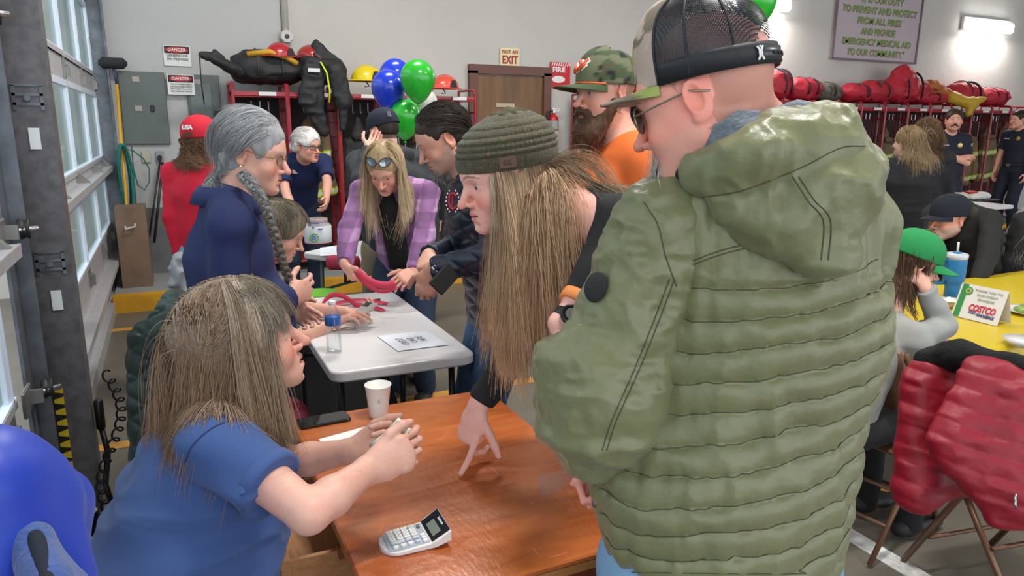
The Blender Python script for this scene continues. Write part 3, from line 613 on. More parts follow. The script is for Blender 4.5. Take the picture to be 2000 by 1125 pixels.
# lines painted on the floor
m_line = mat('line_orange', (.55, .27, .05), .55, vary=.35, vscale=9)
struct('trim_3', MB().box((1.0, 4.0, .002), (3.0, .09, .003)).box((-.1, 6.4, .002), (.9, .09, .003)).box((3.3, 1.98, .002), (1.6, .10, .003)), m_line)
struct('trim_4', MB().box((2.42, 1.05, .002), (.09, 1.7, .003)), mat('line_white', (.62, .62, .60), .6, vary=.5, vscale=14))
struct('trim_5', MB().box((-.2, 2.83, .0015), (.75, .008, .002), R=np.array(Matrix.Rotation(.12, 3, 'Z'))), mat('floor_joint', (.02, .02, .02), .9))
# outside: pavement and the neighbouring wall
m_out = mat('outside_wall', (.74, .78, .72), .9, vary=.10, vscale=.8)
struct('ground', MB().box((-8, 3, -.06), (14.6, 40, .08)), mat('pavement', (.55, .56, .54), .9, vary=.15, vscale=1))
ow = MB(); ow.box((-7, 4, 1.6), (.2, 40, 3.2)); ow.box((-7, 4, 3.35), (.5, 40, .3)); struct('wall_outside', ow, m_out)
hb = []
for k in range(26): hb.append(Ell((-5.6+random.uniform(-.2, .2), 1.5+k*.6+random.uniform(-.2, .2), .55+random.uniform(-.1, .25)), (.5, .45, .6), k=.1))
o = cloth('hedge', hb, mat('leaves', (.10, .17, .07), .9, bump=1, bscale=20, bdist=.05, vary=.5, vscale=9), None, .12, .06, (5, 5, 5), 9, 0); tag(o, 'clipped green hedge growing outside beyond the glazed bay door', 'hedge')
# ------------------------------------------------------------------ glazed bay doors
m_alu = mat('aluminium', (.56, .56, .58), .40, .35, vary=.08, vscale=20); m_wf = mat('white_frame', (.74, .82, .95), .35); m_steel = mat('galvanised_steel', (.17, .185, .21), .42, .6, vary=.25, vscale=12)
m_dark = mat('dark_steel', (.15, .145, .155), .5, .4, vary=.25, vscale=25); glass = glassy('pane_glass', (.86, .93, .92), .07); m_hinge = mat('hinge_zinc', (.33, .33, .32), .4, .8)
def bay_door(name, y0, y1, mull):
    R_ = MB().box((XD-.01, (y0+y1)/2, 2.2), (.004, .01, .01)).build(name, m_alu); tag(R_, kind='structure')
    secs = [(.0, .58), (.58, 1.22), (1.22, 1.99), (1.99, 2.78), (2.78, 3.6)]
    for si, (za, zb) in enumerate(secs):
        MB().box((XD-.03, (y0+y1)/2, zb-.045), (.045, y1-y0, .09)).build('rail', m_alu, R_); f = MB(); f.box((XD-.03, (y0+y1)/2, za+.04), (.045, y1-y0, .08))
        if si == 0: f.box((XD-.03, (y0+y1)/2, .3), (.03, y1-y0, .6)); f.box((XD+.0, (y0+y1)/2, .05), (.07, y1-y0, .1)); f.box((XD+.03, (y0+y1)/2, .40), (.09, y1-y0, .012)).box((XD+.07, (y0+y1)/2, .385), (.008, y1-y0, .04))
        if si == 2: f.box((XD+.035, (y0+y1)/2, za+.01), (.10, y1-y0, .012)).box((XD+.08, (y0+y1)/2, za-.005), (.008, y1-y0, .045))
        if si: f.box((XD-.004, (y0+y1)/2, za+.085), (.02, y1-y0, .03))
        fo = f.build('rail', m_alu, R_)
        if si == 0: continue
        w = MB()
        for ya in [y0+.04]+list(mull)+[y1-.04]:
            w.box((XD-.012, ya, (za+zb)/2), (.018, .080, zb-za-.16)).box((XD+.0, ya, (za+zb)/2), (.010, .014, zb-za-.16))
        w.box((XD-.01, (y0+y1)/2, za+.09), (.03, y1-y0, .04)).box((XD-.01, (y0+y1)/2, zb-.10), (.03, y1-y0, .04)); w.build('window_frame', m_wf, R_)
        ys = [y0+.05]+list(mull)+[y1-.05]
        for a, b in zip(ys[:-1], ys[1:]): MB().box((XD-.018, (a+b)/2, (za+zb)/2), (.004, b-a, zb-za-.15)).build('pane', glass, R_)
        for ya in [y0+.1]+list(mull)+[y1-.1]:
            h = MB(); h.box((XD+.0, ya, za), (.012, .05, .14)); h.add([(XD, ya-.02, za+.01), (XD+.075, ya-.02, za+.015), (XD, ya-.02, za+.09), (XD, ya+.02, za+.01), (XD+.075, ya+.02, za+.015), (XD, ya+.02, za+.09)], [(0, 1, 2), (5, 4, 3), (0, 3, 4, 1), (1, 4, 5, 2), (0, 2, 5, 3)]) if si == 2 else h.box((XD+.015, ya, za-.02), (.03, .03, .07)); h.tube([(XD+.012, ya-.03, za+.02), (XD+.012, ya+.03, za+.02)], .009, 8)
            h.build('hinge', m_hinge, R_)
    return R_
bay_door('door_1', 3.50, 8.0, (4.55, 5.7, 6.85))
bay_door('door_2', -.2, 2.92, (.6, 1.6, 2.55))
# steel post between the bays, with its two tracks, slotted plates and warning tape
YF = 3.30
tr = MB(); tr.box((XD+.0, 3.34, 2.1), (.02, .34, 4.2)).box((XD+.105, YF+.007, 2.1), (.15, .012, 4.2)).box((XD+.175, YF+.06, 2.1), (.012, .12, 4.2)); o_post = struct('trim_6', tr, m_dark)
t2 = MB(); t2.box((XD+.02, 3.08, 2.15), (.012, .14, 3.9)).box((XD+.045, 3.14, 2.15), (.06, .010, 3.9)).tube([(XD+.035, 3.22, .2), (XD+.035, 3.22, 4.1)], .022, 10); struct('trim_7', t2, m_steel)
t3 = MB(); t3.box((XD+.05, 7.98, 2.1), (.16, .05, 4.2)).box((XD+.13, 7.93, 2.1), (.012, .12, 4.2)); struct('trim_8', t3, m_steel)
for z, yy in ((Yp(107, 192, YF)[2], 0), (Yp(92, 515, YF)[2], 1)):
    p = MB(); x = XD+.11
    for dz in (-.035, 0, .035): p.box((x, YF-.003, z+dz+.012), (.10, .004, .010))
    p.box((x-.045, YF-.003, z), (.012, .004, .09)).box((x+.045, YF-.003, z), (.012, .004, .09)); p.tube([(x, YF, z), (x, YF-.02, z)], .012, 8); tag(p.build('slotted_plate', m_steel), 'slotted galvanised plate with a bolt on the door post, '+('lower one above the warning tape' if yy else 'upper one near eye height'), 'bracket')
    q = MB().box((x+.005, YF-.003, z-.15), (.036, .005, .08)); tag(q.build('paper_label', mat('label_white', (.85, .9, .92), .6)), 'small white label on the door post, '+('under the lower slotted plate' if yy else 'under the upper slotted plate'), 'label')
tp = MB(); m_y = mat('tape_yellow', (.75, .55, .03), .5); m_k = mat('tape_black', (.015, .015, .015), .5)
tpo = tp.box((XD+.075, YF-.003, .36), (.035, .003, .44)).build('warning_tape', m_y); tag(tpo, 'yellow and black striped warning tape on the lower end of the door post', 'tape')
kb = MB()
for k in range(9): z = .15+k*.048; kb.add([(XD+.057, YF-.006, z), (XD+.093, YF-.006, z+.010), (XD+.093, YF-.006, z+.022), (XD+.057, YF-.006, z+.032)], [(0, 1, 2, 3)])
kb.build('black_stripe', m_k, tpo)
for (y, z, l) in ((3.05, 2.00, 'upper'), (3.03, 1.27, 'middle'), (3.05, .66, 'lower')):
    r = MB(); r.box((XD+.03, y-.10, z), (.012, .14, .10), bev=.01).box((XD+.05, y-.06, z), (.05, .02, .05)); ro = root_at('roller_hinge', (XD+.03, y, z), l.capitalize().lower()+' roller hinge with a bright bolt at the edge of the near bay door', 'hinge'); r.build('bracket', m_hinge, ro)
    MB().lathe([(.012, -.02), (.036, -.015), (.036, .0), (.030, .008), (.036, .015), (.036, .02), (.012, .024)], (XD+.075, y+.02, z), 20, (1, .1, 0)).build('wheel', mat('rubber', (.02, .02, .022), .5), ro, True)
    MB().tube([(XD+.03, y-.03, z), (XD+.12, y+.02, z)], .011, 10).build('axle', mat('bright_bolt', (.75, .75, .78), .25, .9), ro, True)
# coiled black cable hanging by the post
pts = []
for k in range(170): a = k*.55; t = k/170; pts.append((XD+.24+.05*math.sin(t*6)+.018*math.cos(a), 3.38-.20*t+.0*a, .60-.60*t*.98+.018*math.sin(a)))
tag(MB().tube(pts, .0045, 6).build('coiled_cable', mat('cable_black', (.012, .012, .012), .35), None, True), 'black coiled cable trailing from the door post to the floor', 'cable')
tag(MB().box((XD+.205, 3.36, .42), (.035, .04, .14), bev=.01).tube([(XD+.205, 3.36, .36), (XD+.22, 3.34, .25), (XD+.20, 3.3, .12), (XD+.22, 3.26, .03)], .012, 8).build('door_sensor', MATS['cable_black'], None, True), 'black door sensor box with thick cable low on the post', 'sensor')
tg = root_at('hanging_tag', Zp(150, 930, .12), 'small red and white printed tag hanging at the foot of the door post', 'tag'); c = D(149, 938, 3.6); e1 = unit(rt); e2 = A(0, 0, 1.)
MB().add([c-e1*.05-e2*.055, c+e1*.045-e2*.045, c+e1*.045+e2*.075, c-e1*.045+e2*.05], [(0, 1, 2, 3)]).build('card', MATS['label_white'], tg)
rb = MB()
for k in range(3): x = -.032+k*.028; rb.add([c+e1*x-e2*.035-fw*.002, c+e1*(x+.012)-e2*.035-fw*.002, c+e1*(x+.016)+e2*.0-fw*.002, c+e1*(x+.012)+e2*.045-fw*.002, c+e1*x+e2*.045-fw*.002, c+e1*(x-.004)-fw*.002], [(0, 1, 2, 3, 4, 5)])
rb.build('red_print', mat('print_red', (.55, .06, .08), .6), tg)
mug = root_at('mug', Zp(172, 1040, .0), 'dark blue mug with a white inside standing on the floor by the door', 'mug'); b = Zp(172, 1042, 0)
MB().lathe([(.028, 0), (.034, .002), (.046, .095), (.048, .10), (.045, .10), (.032, .006)], b, 24).build('cup', mat('mug_navy', (.015, .02, .06), .3), mug, True)
MB().lathe([(.0445, .099), (.031, .007), (.001, .006)], b, 24).build('inside', mat('mug_white', (.75, .75, .75), .4), mug, True)
MB().tube([b+A(.044*math.cos(-.4), .044*math.sin(-.4), .085), b+A(.085, -.035, .08), b+A(.085, -.035, .035), b+A(.034, -.015, .02)], .006, 8).build('handle', MATS['mug_navy'], mug, True)
hp = [Zp(x, y, .008) for x, y in ((140, 1036), (160, 1048), (190, 1056), (220, 1060), (260, 1072), (330, 1080), (420, 1060))]; tag(MB().tube(hp, .014, 8, flat=.3).build('yellow_strap', mat('strap_yellow', (.75, .52, .02), .6), None, True), 'flat yellow strap lying across the floor beside the mug', 'strap')
cs = [Zp(x, y, z) for x, y, z in ((120, 905, .28), (128, 935, .18), (135, 975, .06), (140, 1010, .01), (137, 1030, .01))]; tag(MB().tube(cs, .02, 8, flat=.25).build('caution_cone_edge', MATS['strap_yellow'], None, True), 'leaning strip of yellow plastic behind the blue jackets', 'strip')
# ------------------------------------------------------------------ wall things in the left corner
def panel(x0, x1, z0, z1, label, door=False):
    r = root_at('electrical_panel', ((x0+x1)/2, YW-.04, z0), label, 'electrical panel'); mp = mat('panel_grey', (.135, .16, .155), .5, .2, vary=.06)
    MB().box(((x0+x1)/2, YW-.035, (z0+z1)/2), (x1-x0, .04, z1-z0), bev=.006).build('panel_box', mp, r)
    if door: MB().box(((x0+x1)/2-.03, YW-.06, (z0+z1)/2-.02), ((x1-x0)*.66, .01, (z1-z0)*.86), bev=.003).build('panel_door', mat('panel_door_grey', (.16, .19, .19), .5), r); 
    lx = (x0+x1)/2+(.10 if door else .07); MB().box((lx, YW-.065, (z0+z1)/2+(-.0 if not door else .1)), (.035, .02, .06), bev=.005).build('latch', mat('black_plastic', (.02, .02, .022), .4), r)
    for zz in (z1-.07, (z0+z1)/2): MB().box(((x0+x1)/2-.05, YW-.060, zz), (.06, .004, .05)).build('sticker', mat('sticker', (.42, .40, .36), .7), r)
panel(-.37, .03, 1.43, 2.11, 'plain grey electrical panel, left of the two on the corner wall')
panel(.22, .52, 1.15, 2.10, 'grey electrical panel with an inset door behind the person in the red cap', True)
def signboard(name, label, cx, cz, w, h, y=YW-.03, m=None, tilt=0): r = root_at(name, (cx, y, cz), label, 'sign'); MB().box((cx, y, cz), (w, .006, h)).build('board', m or mat('sign_white', (.78, .78, .76), .35), r); return r
UX = (1, 0, 0); UZ = (0, 0, 1); m_red = mat('sign_red', (.60, .02, .03), .5); m_blk = mat('ink_black', (.015, .015, .015), .6); m_wht = mat('ink_white', (.85, .85, .85), .6)
def danger(label, cx, cz, lines, glare):
    yb_ = YW-.03-glare; r = signboard('warning_sign', label, cx, cz, .24, .19, yb_); y = yb_-.004
    MB().box((cx, y-.001, cz+.055), (.22, .004, .065)).build('header', m_blk, r)
    e = MB(); e.add([(cx+.10*math.cos(a), y-.004, cz+.055+.026*math.sin(a)) for a in np.linspace(0, 2*math.pi, 28)[:-1]], [tuple(range(27))]); e.build('oval', m_red, r)
    text_on('text_danger', 'DANGER', (cx, y-.005, cz+.055), UX, UZ, .042, m_wht, r, bold=.0006, width=.155)
    for i, t in enumerate(lines): text_on('text_line', t, (cx, y-.001, cz+.002-i*(.034 if len(lines) < 3 else .022)), UX, UZ, .032 if len(lines) < 3 else .018, m_blk, r, width=.19)
danger('red and black DANGER sign reading GENERATOR ON PREMISES, above the other', .16, 2.27, ['GENERATOR', 'ON PREMISES'], 0)
danger('lower DANGER sign with four small lines of text, between the panels', .17, 2.0, ['THIS IS POWER IS FROM', 'ELECTRICAL PANEL MUST BE', 'KEPT CLOSED AT ALL TIMES', 'FIRE DEPARTMENT'], .045)
r = root_at('push_broom', (-.44, 7.9, .15), 'push broom with a yellow handle leaning head up in the corner', 'broom'); a0 = Yp(247, 395, 7.6); a1 = Yp(228, 165, 7.85); a2 = Yp(221, 128, 7.88)
MB().tube([A(a0[0]+.03, 7.5, .16), a0, a1], .014, 10).build('handle', mat('broom_yellow', (.72, .38, .02), .4), r, True); MB().tube([a1, a2], .012, 8).build('socket', mat('broom_blue', (.03, .05, .12), .5), r, True)
MB().box(a2+A(0, -.02, .02), (.24, .07, .10), bev=.045).build('brush_head', mat('bristle', (.025, .025, .03), .9, bump=1, bscale=200), r, True)
r = root_at('garden_hose', (-.42, 7.7, .9), 'coiled green hose hanging in the corner by the broom', 'hose'); h = MB()
for k in range(9):
    c = A(-.40+.004*k, 7.72-.012*k, 1.12); R_ = .045+.004*(k % 3); h.tube([c+A((R_)*math.cos(t), 0.02*math.sin(2*t+k), .32*math.sin(t)) for t in np.linspace(0, 2*math.pi, 30)], .009, 6, False)
h.tube([A(-.37, 7.7, 1.40), A(-.30, 7.75, 1.38), A(-.22, 7.8, 1.30), A(-.18, 7.82, 1.2), A(-.19, 7.82, 1.08), A(-.24, 7.8, 1.0), A(-.29, 7.78, 1.05), A(-.31, 7.76, 1.2)], .006, 6)
h.build('coil', mat('hose_green', (.02, .17, .15), .5), r, True)
r = root_at('storage_box', (-.36, 7.5, .15), 'tall brown board box with a handle standing on the yellow curb', 'box'); MB().box((-.36, 7.5, .52), (.25, .35, .74)).build('carton', mat('hardboard', (.20, .13, .09), .8, vary=.15), r); MB().tube([(-.41, 7.31, .72), (-.41, 7.28, .70), (-.33, 7.28, .72), (-.33, 7.31, .74)], .009, 8).build('handle', mat('grip', (.55, .53, .5), .6), r)
r = root_at('lopper', (-.12, 7.8, .9), 'pair of long black tool handles leaning on the corner wall', 'tool'); MB().tube([(-.20, 7.7, .5), Yp(318, 318, 7.88)], .013, 8).tube([(-.24, 7.7, .55), Yp(313, 312, 7.9)], .010, 8).build('handle', mat('tool_black', (.02, .02, .02), .4), r, True)
tag(MB().tube([(-.33, 7.75, .5), Yp(257, 285, 7.9)], .005, 6).build('metal_rod', MATS['tool_black']), 'thin dark metal rod leaning on the wall beside the green hose', 'rod')
r = root_at('wall_outlet', (-.20, 7.97, 1.3), 'beige blank wall plate below the left electrical panel', 'outlet'); MB().box((-.20, 7.965, 1.31), (.075, .012, .11), bev=.004).build('plate', mat('plate_beige', (.50, .47, .36), .5), r)
r = root_at('wall_outlet', (-.08, 7.97, 1.3), 'wall outlet with a black plug in it beside the beige plate', 'outlet'); MB().box((-.08, 7.965, 1.31), (.07, .012, .11), bev=.004).build('plate', mat('plate_grey', (.32, .30, .32), .5), r); MB().box((-.08, 7.94, 1.30), (.035, .05, .05), bev=.01).build('plug', MATS['tool_black'], r)
r = root_at('wall_pipe', (1.2, 7.97, 3), 'white round wall fitting with dark centre on a vertical pipe', 'pipe'); MB().tube([(1.19, 7.96, 2.5), (1.19, 7.96, 5)], .035, 14).build('pipe', mat('pipe_white', (.58, .57, .53), .5), r, True)
MB().lathe([(.012, 0), (.015, .05), (.06, .05), (.066, .03), (.07, .0)], (1.19, 7.93, 2.50), 8, (0, -1, 0)).build('fitting', MATS['pipe_white'], r); MB().lathe([(.022, 0), (.022, .06), (.001, .061)], (1.19, 7.93, 2.50), 14, (0, -1, 0)).build('centre', MATS['black_plastic'], r)
# ------------------------------------------------------------------ wooden door and what hangs beside it
dr = MB().box((3.73, YW-.02, 1.18), (.90, .03, 2.06)).build('door_3', mat('door_wood', (.17, .085, .03), .45, vary=.25, vscale=3, stretch=(4, 4, .6))); tag(dr, kind='structure')
df = MB(); df.box((3.25, YW-.03, 1.2), (.10, .08, 2.1)).box((4.21, YW-.03, 1.2), (.10, .08, 2.1)).box((3.73, YW-.03, 2.27), (1.06, .08, .10)); df.build('door_frame', mat('frame_wood', (.13, .045, .025), .4), dr)
MB().box((3.66, YW-.045, 1.87), (.24, .006, .045)).build('name_plate', mat('plate_gold', (.50, .42, .26), .4), dr); MB().lathe([(.012, 0), (.014, .03), (.03, .04), (.032, .06), (.001, .07)], (4.08, YW-.03, 1.15), 14, (0, -1, 0)).build('door_knob', mat('brass', (.6, .45, .2), .3, .9), dr, True)
r = signboard('exit_sign', 'cream sign with dark red words NOT AN EXIT over the wooden door', 3.725, 2.42, .25, .20, YW-.02, mat('sign_cream', (.80, .72, .42), .5)); text_on('text_not_an', 'NOT AN', (3.725, YW-.025, 2.475), UX, UZ, .06, mat('ink_maroon', (.38, .03, .03), .6), r, bold=.001, width=.20); text_on('text_exit', 'EXIT', (3.725, YW-.025, 2.385), UX, UZ, .125, MATS['ink_maroon'], r, bold=.004, width=.20)
r = signboard('fire_sign', 'red FIRE sign with white stripes half hidden behind the camouflage cap', 4.40, 2.24, .28, .30, YW-.02, m_red); text_on('text_fire', 'FIRE', (4.38, YW-.025, 2.30), UX, UZ, .08, m_wht, r, bold=.003, width=.17)
st = MB()
for k in range(9): x = 4.28+k*.03; st.add([(x, YW-.025, 2.345), (x+.013, YW-.025, 2.345), (x+.028, YW-.025, 2.385), (x+.015, YW-.025, 2.385)], [(0, 1, 2, 3)])
st.build('stripe', m_wht, r); MB().add([(4.38+.09*math.cos(a), YW-.025, 2.19+.04*math.sin(a)) for a in np.linspace(0, 6.28, 25)[:-1]], [tuple(range(24))]).build('arrow_mark', m_wht, r)
r = root_at('fire_extinguisher', (4.30, 7.9, 1.4), 'red fire extinguisher hanging on the wall right of the wooden door', 'fire extinguisher'); e0 = A(4.28, 7.90, 1.36)
MB().lathe([(.045, 0), (.062, .01), (.065, .03), (.065, .33), (.055, .38), (.028, .41), (.022, .43)], e0, 20).build('cylinder', mat('ext_red', (.50, .015, .02), .3), r, True); MB().lathe([(.0655, .06), (.0658, .20), (.0655, .22)], e0, 20).build('paper_band', mat('band', (.55, .53, .5), .6), r); MB().lathe([(.0657, .235), (.0659, .33), (.0657, .34)], e0, 20).build('grey_band', mat('bandg', (.35, .36, .36), .6), r)
MB().box(e0+A(.0, 0, .45), (.03, .03, .04)).box(e0+A(.03, 0, .48), (.11, .022, .012)).box(e0+A(.03, 0, .455), (.09, .02, .01)).build('lever', mat('chrome', (.6, .6, .6), .25, .9), r); MB().tube([e0+A(-.02, 0, .45), e0+A(-.07, 0, .44), e0+A(-.085, 0, .34), e0+A(-.075, -.01, .2)], .011, 8).build('hose', MATS['rubber'], r, True)
# ------------------------------------------------------------------ wall lights and the motto board
def wall_light(x0, x1, z0, z1, label):
    c = A((x0+x1)/2, YW-.10, (z0+z1)/2); w = x1-x0; r = root_at('wall_light', c, label, 'light fixture', None); MB().box(c+A(0, .06, .03), (w+.04, .06, .20), bev=.01).build('housing', mat('lamp_housing', (.75, .75, .75), .4), r)
    MB().box(c+A(0, 0, 0), (w, .12, z1-z0), bev=.03).build('diffuser', mat('tube_glow', (1, .98, .94), .5, emit=9), r); area('wall_light_glow', tuple(c+A(0, -.12, -.08)), (w, .1), 16, (1, .96, .9), (math.radians(-20), 0, 0)); 
wall_light(11.78, 12.95, 3.20, 3.36, 'bright fluorescent wall light at the far right beyond the motto board'); wall_light(6.85, 7.95, 3.20, 3.36, 'bright fluorescent wall light behind the man in the mesh cap')
bx0, bx1, bz0 = 8.93, 10.75, 2.64; r = root_at('motto_board', ((bx0+bx1)/2, YW-.03, 3.1), 'large pale board with green motto about preventing fires, high on the wall', 'sign'); cx = (bx0+bx1)/2
MB().box((cx, YW-.02, 3.30), (bx1-bx0, .03, 1.32)).build('board', mat('board_lilac', (.50, .43, .47), .7, vary=.12, vscale=90), r); fr = MB()
for (c, s) in (((cx, YW-.04, bz0), (1.86, .03, .025)), ((bx0, YW-.04, 3.3), (.025, .03, 1.32)), ((bx1, YW-.04, 3.3), (.025, .03, 1.32))): fr.box(c, s)
fr.build('frame', mat('board_frame', (.18, .14, .17), .5), r); m_gr = mat('letter_green', (.20, .36, .05), .6); m_gs = mat('letter_shadow', (.22, .13, .17), .7)
for i, t in enumerate(['"IT IS OUR DUTY', 'TO PREVENT AND PROTECT', 'FROM ALL FIRES', 'AND PROVIDE', 'EMERGENCY MEDICAL AID', 'TO OUR COMMUNITY."']):
    w = [.95, 1.62, .95, .75, 1.50, 1.25][i]; z = 3.50-i*.150
    text_on('letters', t, (cx+.012, YW-.037, z-.010), UX, UZ, .13, m_gs, r, bold=.003, shear=.15, width=w, off=0); text_on('letters', t, (cx, YW-.037, z), UX, UZ, .13, m_gr, r, bold=.0018, shear=.15, width=w, off=.003)
for (s, m_, yy) in ((1.0, m_wht, 0), (.93, m_red, .003)): MB().add([(cx+.50*s*math.cos(a), YW-.037-yy, 3.70+.13*s*math.sin(a)) for a in np.linspace(0, 2*math.pi, 40)[:-1]], [tuple(range(39))]).build('oval', m_, r)
text_on('letters', 'EVENT', (cx+.12, YW-.043, 3.64), UX, UZ, .10, m_wht, r, bold=.004, width=.62, shear=.15)
# ------------------------------------------------------------------ red gear lockers with their contents
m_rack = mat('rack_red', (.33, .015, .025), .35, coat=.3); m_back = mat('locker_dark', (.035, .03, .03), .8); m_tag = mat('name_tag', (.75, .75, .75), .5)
def make_locker():
    r = empty('gear_locker', (0, 0, .15)); f = MB(); w = .5
    for x in (0, w):
        f.tube([(x, 0, 0), (x, 0, 1.80), (x, .03, 1.85), (x, .10, 1.86)], .018, 8); f.tube([(x, .5, 0), (x, .5, 1.86)], .014, 6); f.tube([(x, 0, 1.62), (x, .5, 1.62)], .010, 6); f.tube([(x, .1, 1.86), (x, .5, 1.86)], .014, 6)
    f.tube([(0, 0, 1.75), (w, 0, 1.75)], .013, 6).box((w/2, .0, 1.76), (w, .012, .05)).tube([(0, 0, .12), (w, 0, .12)], .012, 6); f.build('frame', m_rack, r, False); g = MB()
    for k in range(1, 9): g.box((0, .05*k+.02, .9), (.005, .005, 1.7))
    for k in range(12): g.box((0, .25, .14*k+.1), (.005, .5, .005))
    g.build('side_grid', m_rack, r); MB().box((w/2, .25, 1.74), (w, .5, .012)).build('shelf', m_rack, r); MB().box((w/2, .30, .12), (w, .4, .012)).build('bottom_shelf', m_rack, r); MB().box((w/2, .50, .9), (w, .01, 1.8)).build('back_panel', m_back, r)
    MB().box((w*.62, -.022, 1.765), (.16, .004, .035)).build('name_tag', m_tag, r); h = MB()
    for x in (.17, .25, .33): h.tube([(x, .12, 1.70), (x, .12, 1.62), (x, .09, 1.60)], .006, 6)
    h.build('hook', mat('hook_zinc', (.5, .5, .5), .35, .8), r); return r
LK = [0.595+.49*k for k in range(5)]+[4.55+.4965*k for k in range(18)]
ORD = 'first second third fourth fifth sixth seventh eighth ninth tenth eleventh twelfth thirteenth fourteenth fifteenth sixteenth seventeenth eighteenth'.split()
lk0 = make_locker()
for i, x in enumerate(LK):
    o = lk0 if i == 0 else dup(lk0); o.location = (x, 7.42, .15); o['category'] = 'gear locker'; o['group'] = 'red gear lockers along the back wall'; o['label'] = ('red tubular gear locker, %s of the five left of the wooden door' % ['leftmost', 'second from the left', 'middle one', 'fourth from the left', 'rightmost'][i]) if i < 5 else 'red tubular gear locker, %s one to the right of the wooden door' % ORD[i-5]
m_turn = mat('turnout_cloth', attr=True, rough=.85, bump=.5, bscale=60, bdist=.004)
def turnout(kind, seed):
    base = [A(.20, .13, .065), A(.15, .105, .062), A(.030, .029, .027)][kind]
    P = [Cone((.25, .17, 1.50), (.25, .17, 1.36), (.02, .03), (.07, .06), (1, 0, 0), .04), Cone((.25, .17, 1.36), (.25, .17, 1.20), (.07, .06), (.14, .085), (1, 0, 0), .04), Cone((.25, .17, 1.20), (.25, .17, .62), (.145, .075), (.165, .085), (1, 0, 0), .03), Cone((.13, .12, 1.27), (.085, .10, .74), .050, .058, None, .012), Cone((.37, .12, 1.27), (.415, .10, .74), .050, .058, None, .012), Cut((.25, .17, .60), (0, 0, -1)), Cone((.20, .09, 1.34), (.30, .09, 1.34), .035, .035, None, .02)]
    def cf(V):
        c = np.tile(base, (len(V), 1))*(1+.3*noise(V, 12, seed))[:, None]; z = V[:, 2]+.02*np.sin(V[:, 0]*9)
        if kind < 2:
            for zz in (1.10, .72):
                a = np.abs(z-zz) < .034; c[a] = A(.50, .68, .04); b = np.abs(z-zz) < .013; c[b] = A(.55, .57, .52)
        return c.clip(0, 1)
    def fold(V, N_): return V+N_*(.016*noise(V, (28, 28, 3.5), seed)+.010*(1-np.abs(noise(V, (11, 11, 7), seed+2))*2))[:, None]
    return cloth('turnout_coat', P, m_turn, None, .013, 0, (10, 10, 5), seed, 1, fn=fold, colf=cf)
tcs = [turnout(0, 3), turnout(1, 6), turnout(2, 8)]; first = [True]*3
for i, x in enumerate(LK):
    kind = [2, 2, 2, 2, 2][i] if i < 5 else [0, 1, 0, 0, 1, 0, 1][i % 7]
    for sub in ((0,) if i != 1 else (0,)):
        k = kind if i != 1 else 0
        if first[k]: o = tcs[k]; first[k] = False
        else: o = dup(tcs[k])
        o.location = (x+random.uniform(-.02, .02), 7.42+random.uniform(0, .04), .15+random.uniform(-.03, .12)); tag(o, (['tan turnout coat with yellow stripes', 'brown turnout coat with yellow stripes', 'black coat without stripes'][k])+' hanging in the '+(['leftmost', 'second', 'middle', 'fourth', 'rightmost'][i]+' locker left of the door' if i < 5 else ORD[i-5]+' locker right of the door'), 'coat', ['tan turnout coats in the lockers', 'brown turnout coats in the lockers', 'black coats in the left lockers'][k])
for o, f_ in zip(tcs, first):
    if f_: bpy.data.objects.remove(o)
m_bag = mat('bag_red', (.42, .012, .03), .6, bump=.5, bscale=30, bdist=.006); m_strap = mat('strap_black', (.012, .012, .014), .6); m_bb = mat('bag_black', (.016, .016, .018), .65, bump=.5, bscale=40, bdist=.005)
def bag(loc, size, rot, m, label, seed, straps=2, grp=None, peak=0.):
    r = root_at('duffel_bag', loc, label, 'bag', grp); a = np.array(Matrix.Rotation(rot, 3, 'Z')); L_, W_, H_ = size; H_ *= 1.18; c = A(*loc)
    P = [Cone(c+a@A(-L_/2+H_*.4, 0, H_*.46), c+a@A(L_/2-H_*.4, 0, H_*.46), (W_/2, H_/2), None, a@A(0, 1, 0), .03), Ell(c+a@A(-L_*.1, 0, H_*.5+peak*.6), (L_*.3, W_*.45, H_*.45+peak), a, .08)]; P.append(Cut(c+A(0, 0, .004), (0, 0, -1), k=.01))
    cloth('bag_body', P, m, r, .013, .024, (7, 7, 9), seed, 1)
    s = MB()
    for k in range(straps):
        x = (-.18+.36*k)*L_; s.tube([c+a@A(x, W_*.56*math.cos(t), H_*.49+(H_*.57+peak*.5)*math.sin(t)) for t in np.linspace(-.5, math.pi+.5, 18)], .018, 6, flat=.25)
    s.build('strap', m_strap if m is not m_bb else MATS.get('strap_grey') or mat('strap_grey', (.08, .08, .085), .6), r, True); return r
zt = 2.02
for (x0, x1, h, rot, lab, pk) in ((4.75, 5.35, .30, 0, 'red duffel bag on the lockers directly behind the camouflage caps', .05), (7.35, 7.72, .30, .2, 'red duffel bag on the lockers just right of the mesh cap', .03), (7.78, 8.28, .24, .05, 'bright red duffel bag on the lockers, left of the black and tan pouch', 0), (8.85, 9.25, .20, .0, 'flattened red duffel bag left of the one with crossed black straps', 0), (9.16, 9.72, .24, .1, 'round red duffel bag with crossed black straps below the motto board', 0), (9.72, 10.5, .30, -.05, 'tallest dark red bag, peaked, under the right end of the motto board', .13), (11.15, 11.85, .27, .1, 'slumped red bag right of the yellow trousers on the lockers', .02), (11.9, 12.5, .22, 0, 'red bag with white marks at the far right end of the lockers', .02), (10.2, 10.9, .14, .0, 'low red bag under the orange jacket on the lockers', 0)):
    bag(((x0+x1)/2, 7.60, zt), (x1-x0, .36, h), rot, m_bag, lab, int(x0*10), 2, None, pk)
bag((8.5, 7.6, zt), (.42, .3, .2), .3, mat('pouch_tan', (.10, .09, .07), .8, vary=.6, vscale=20), 'black and tan pouch lying between red bags on the lockers', 5, 1)
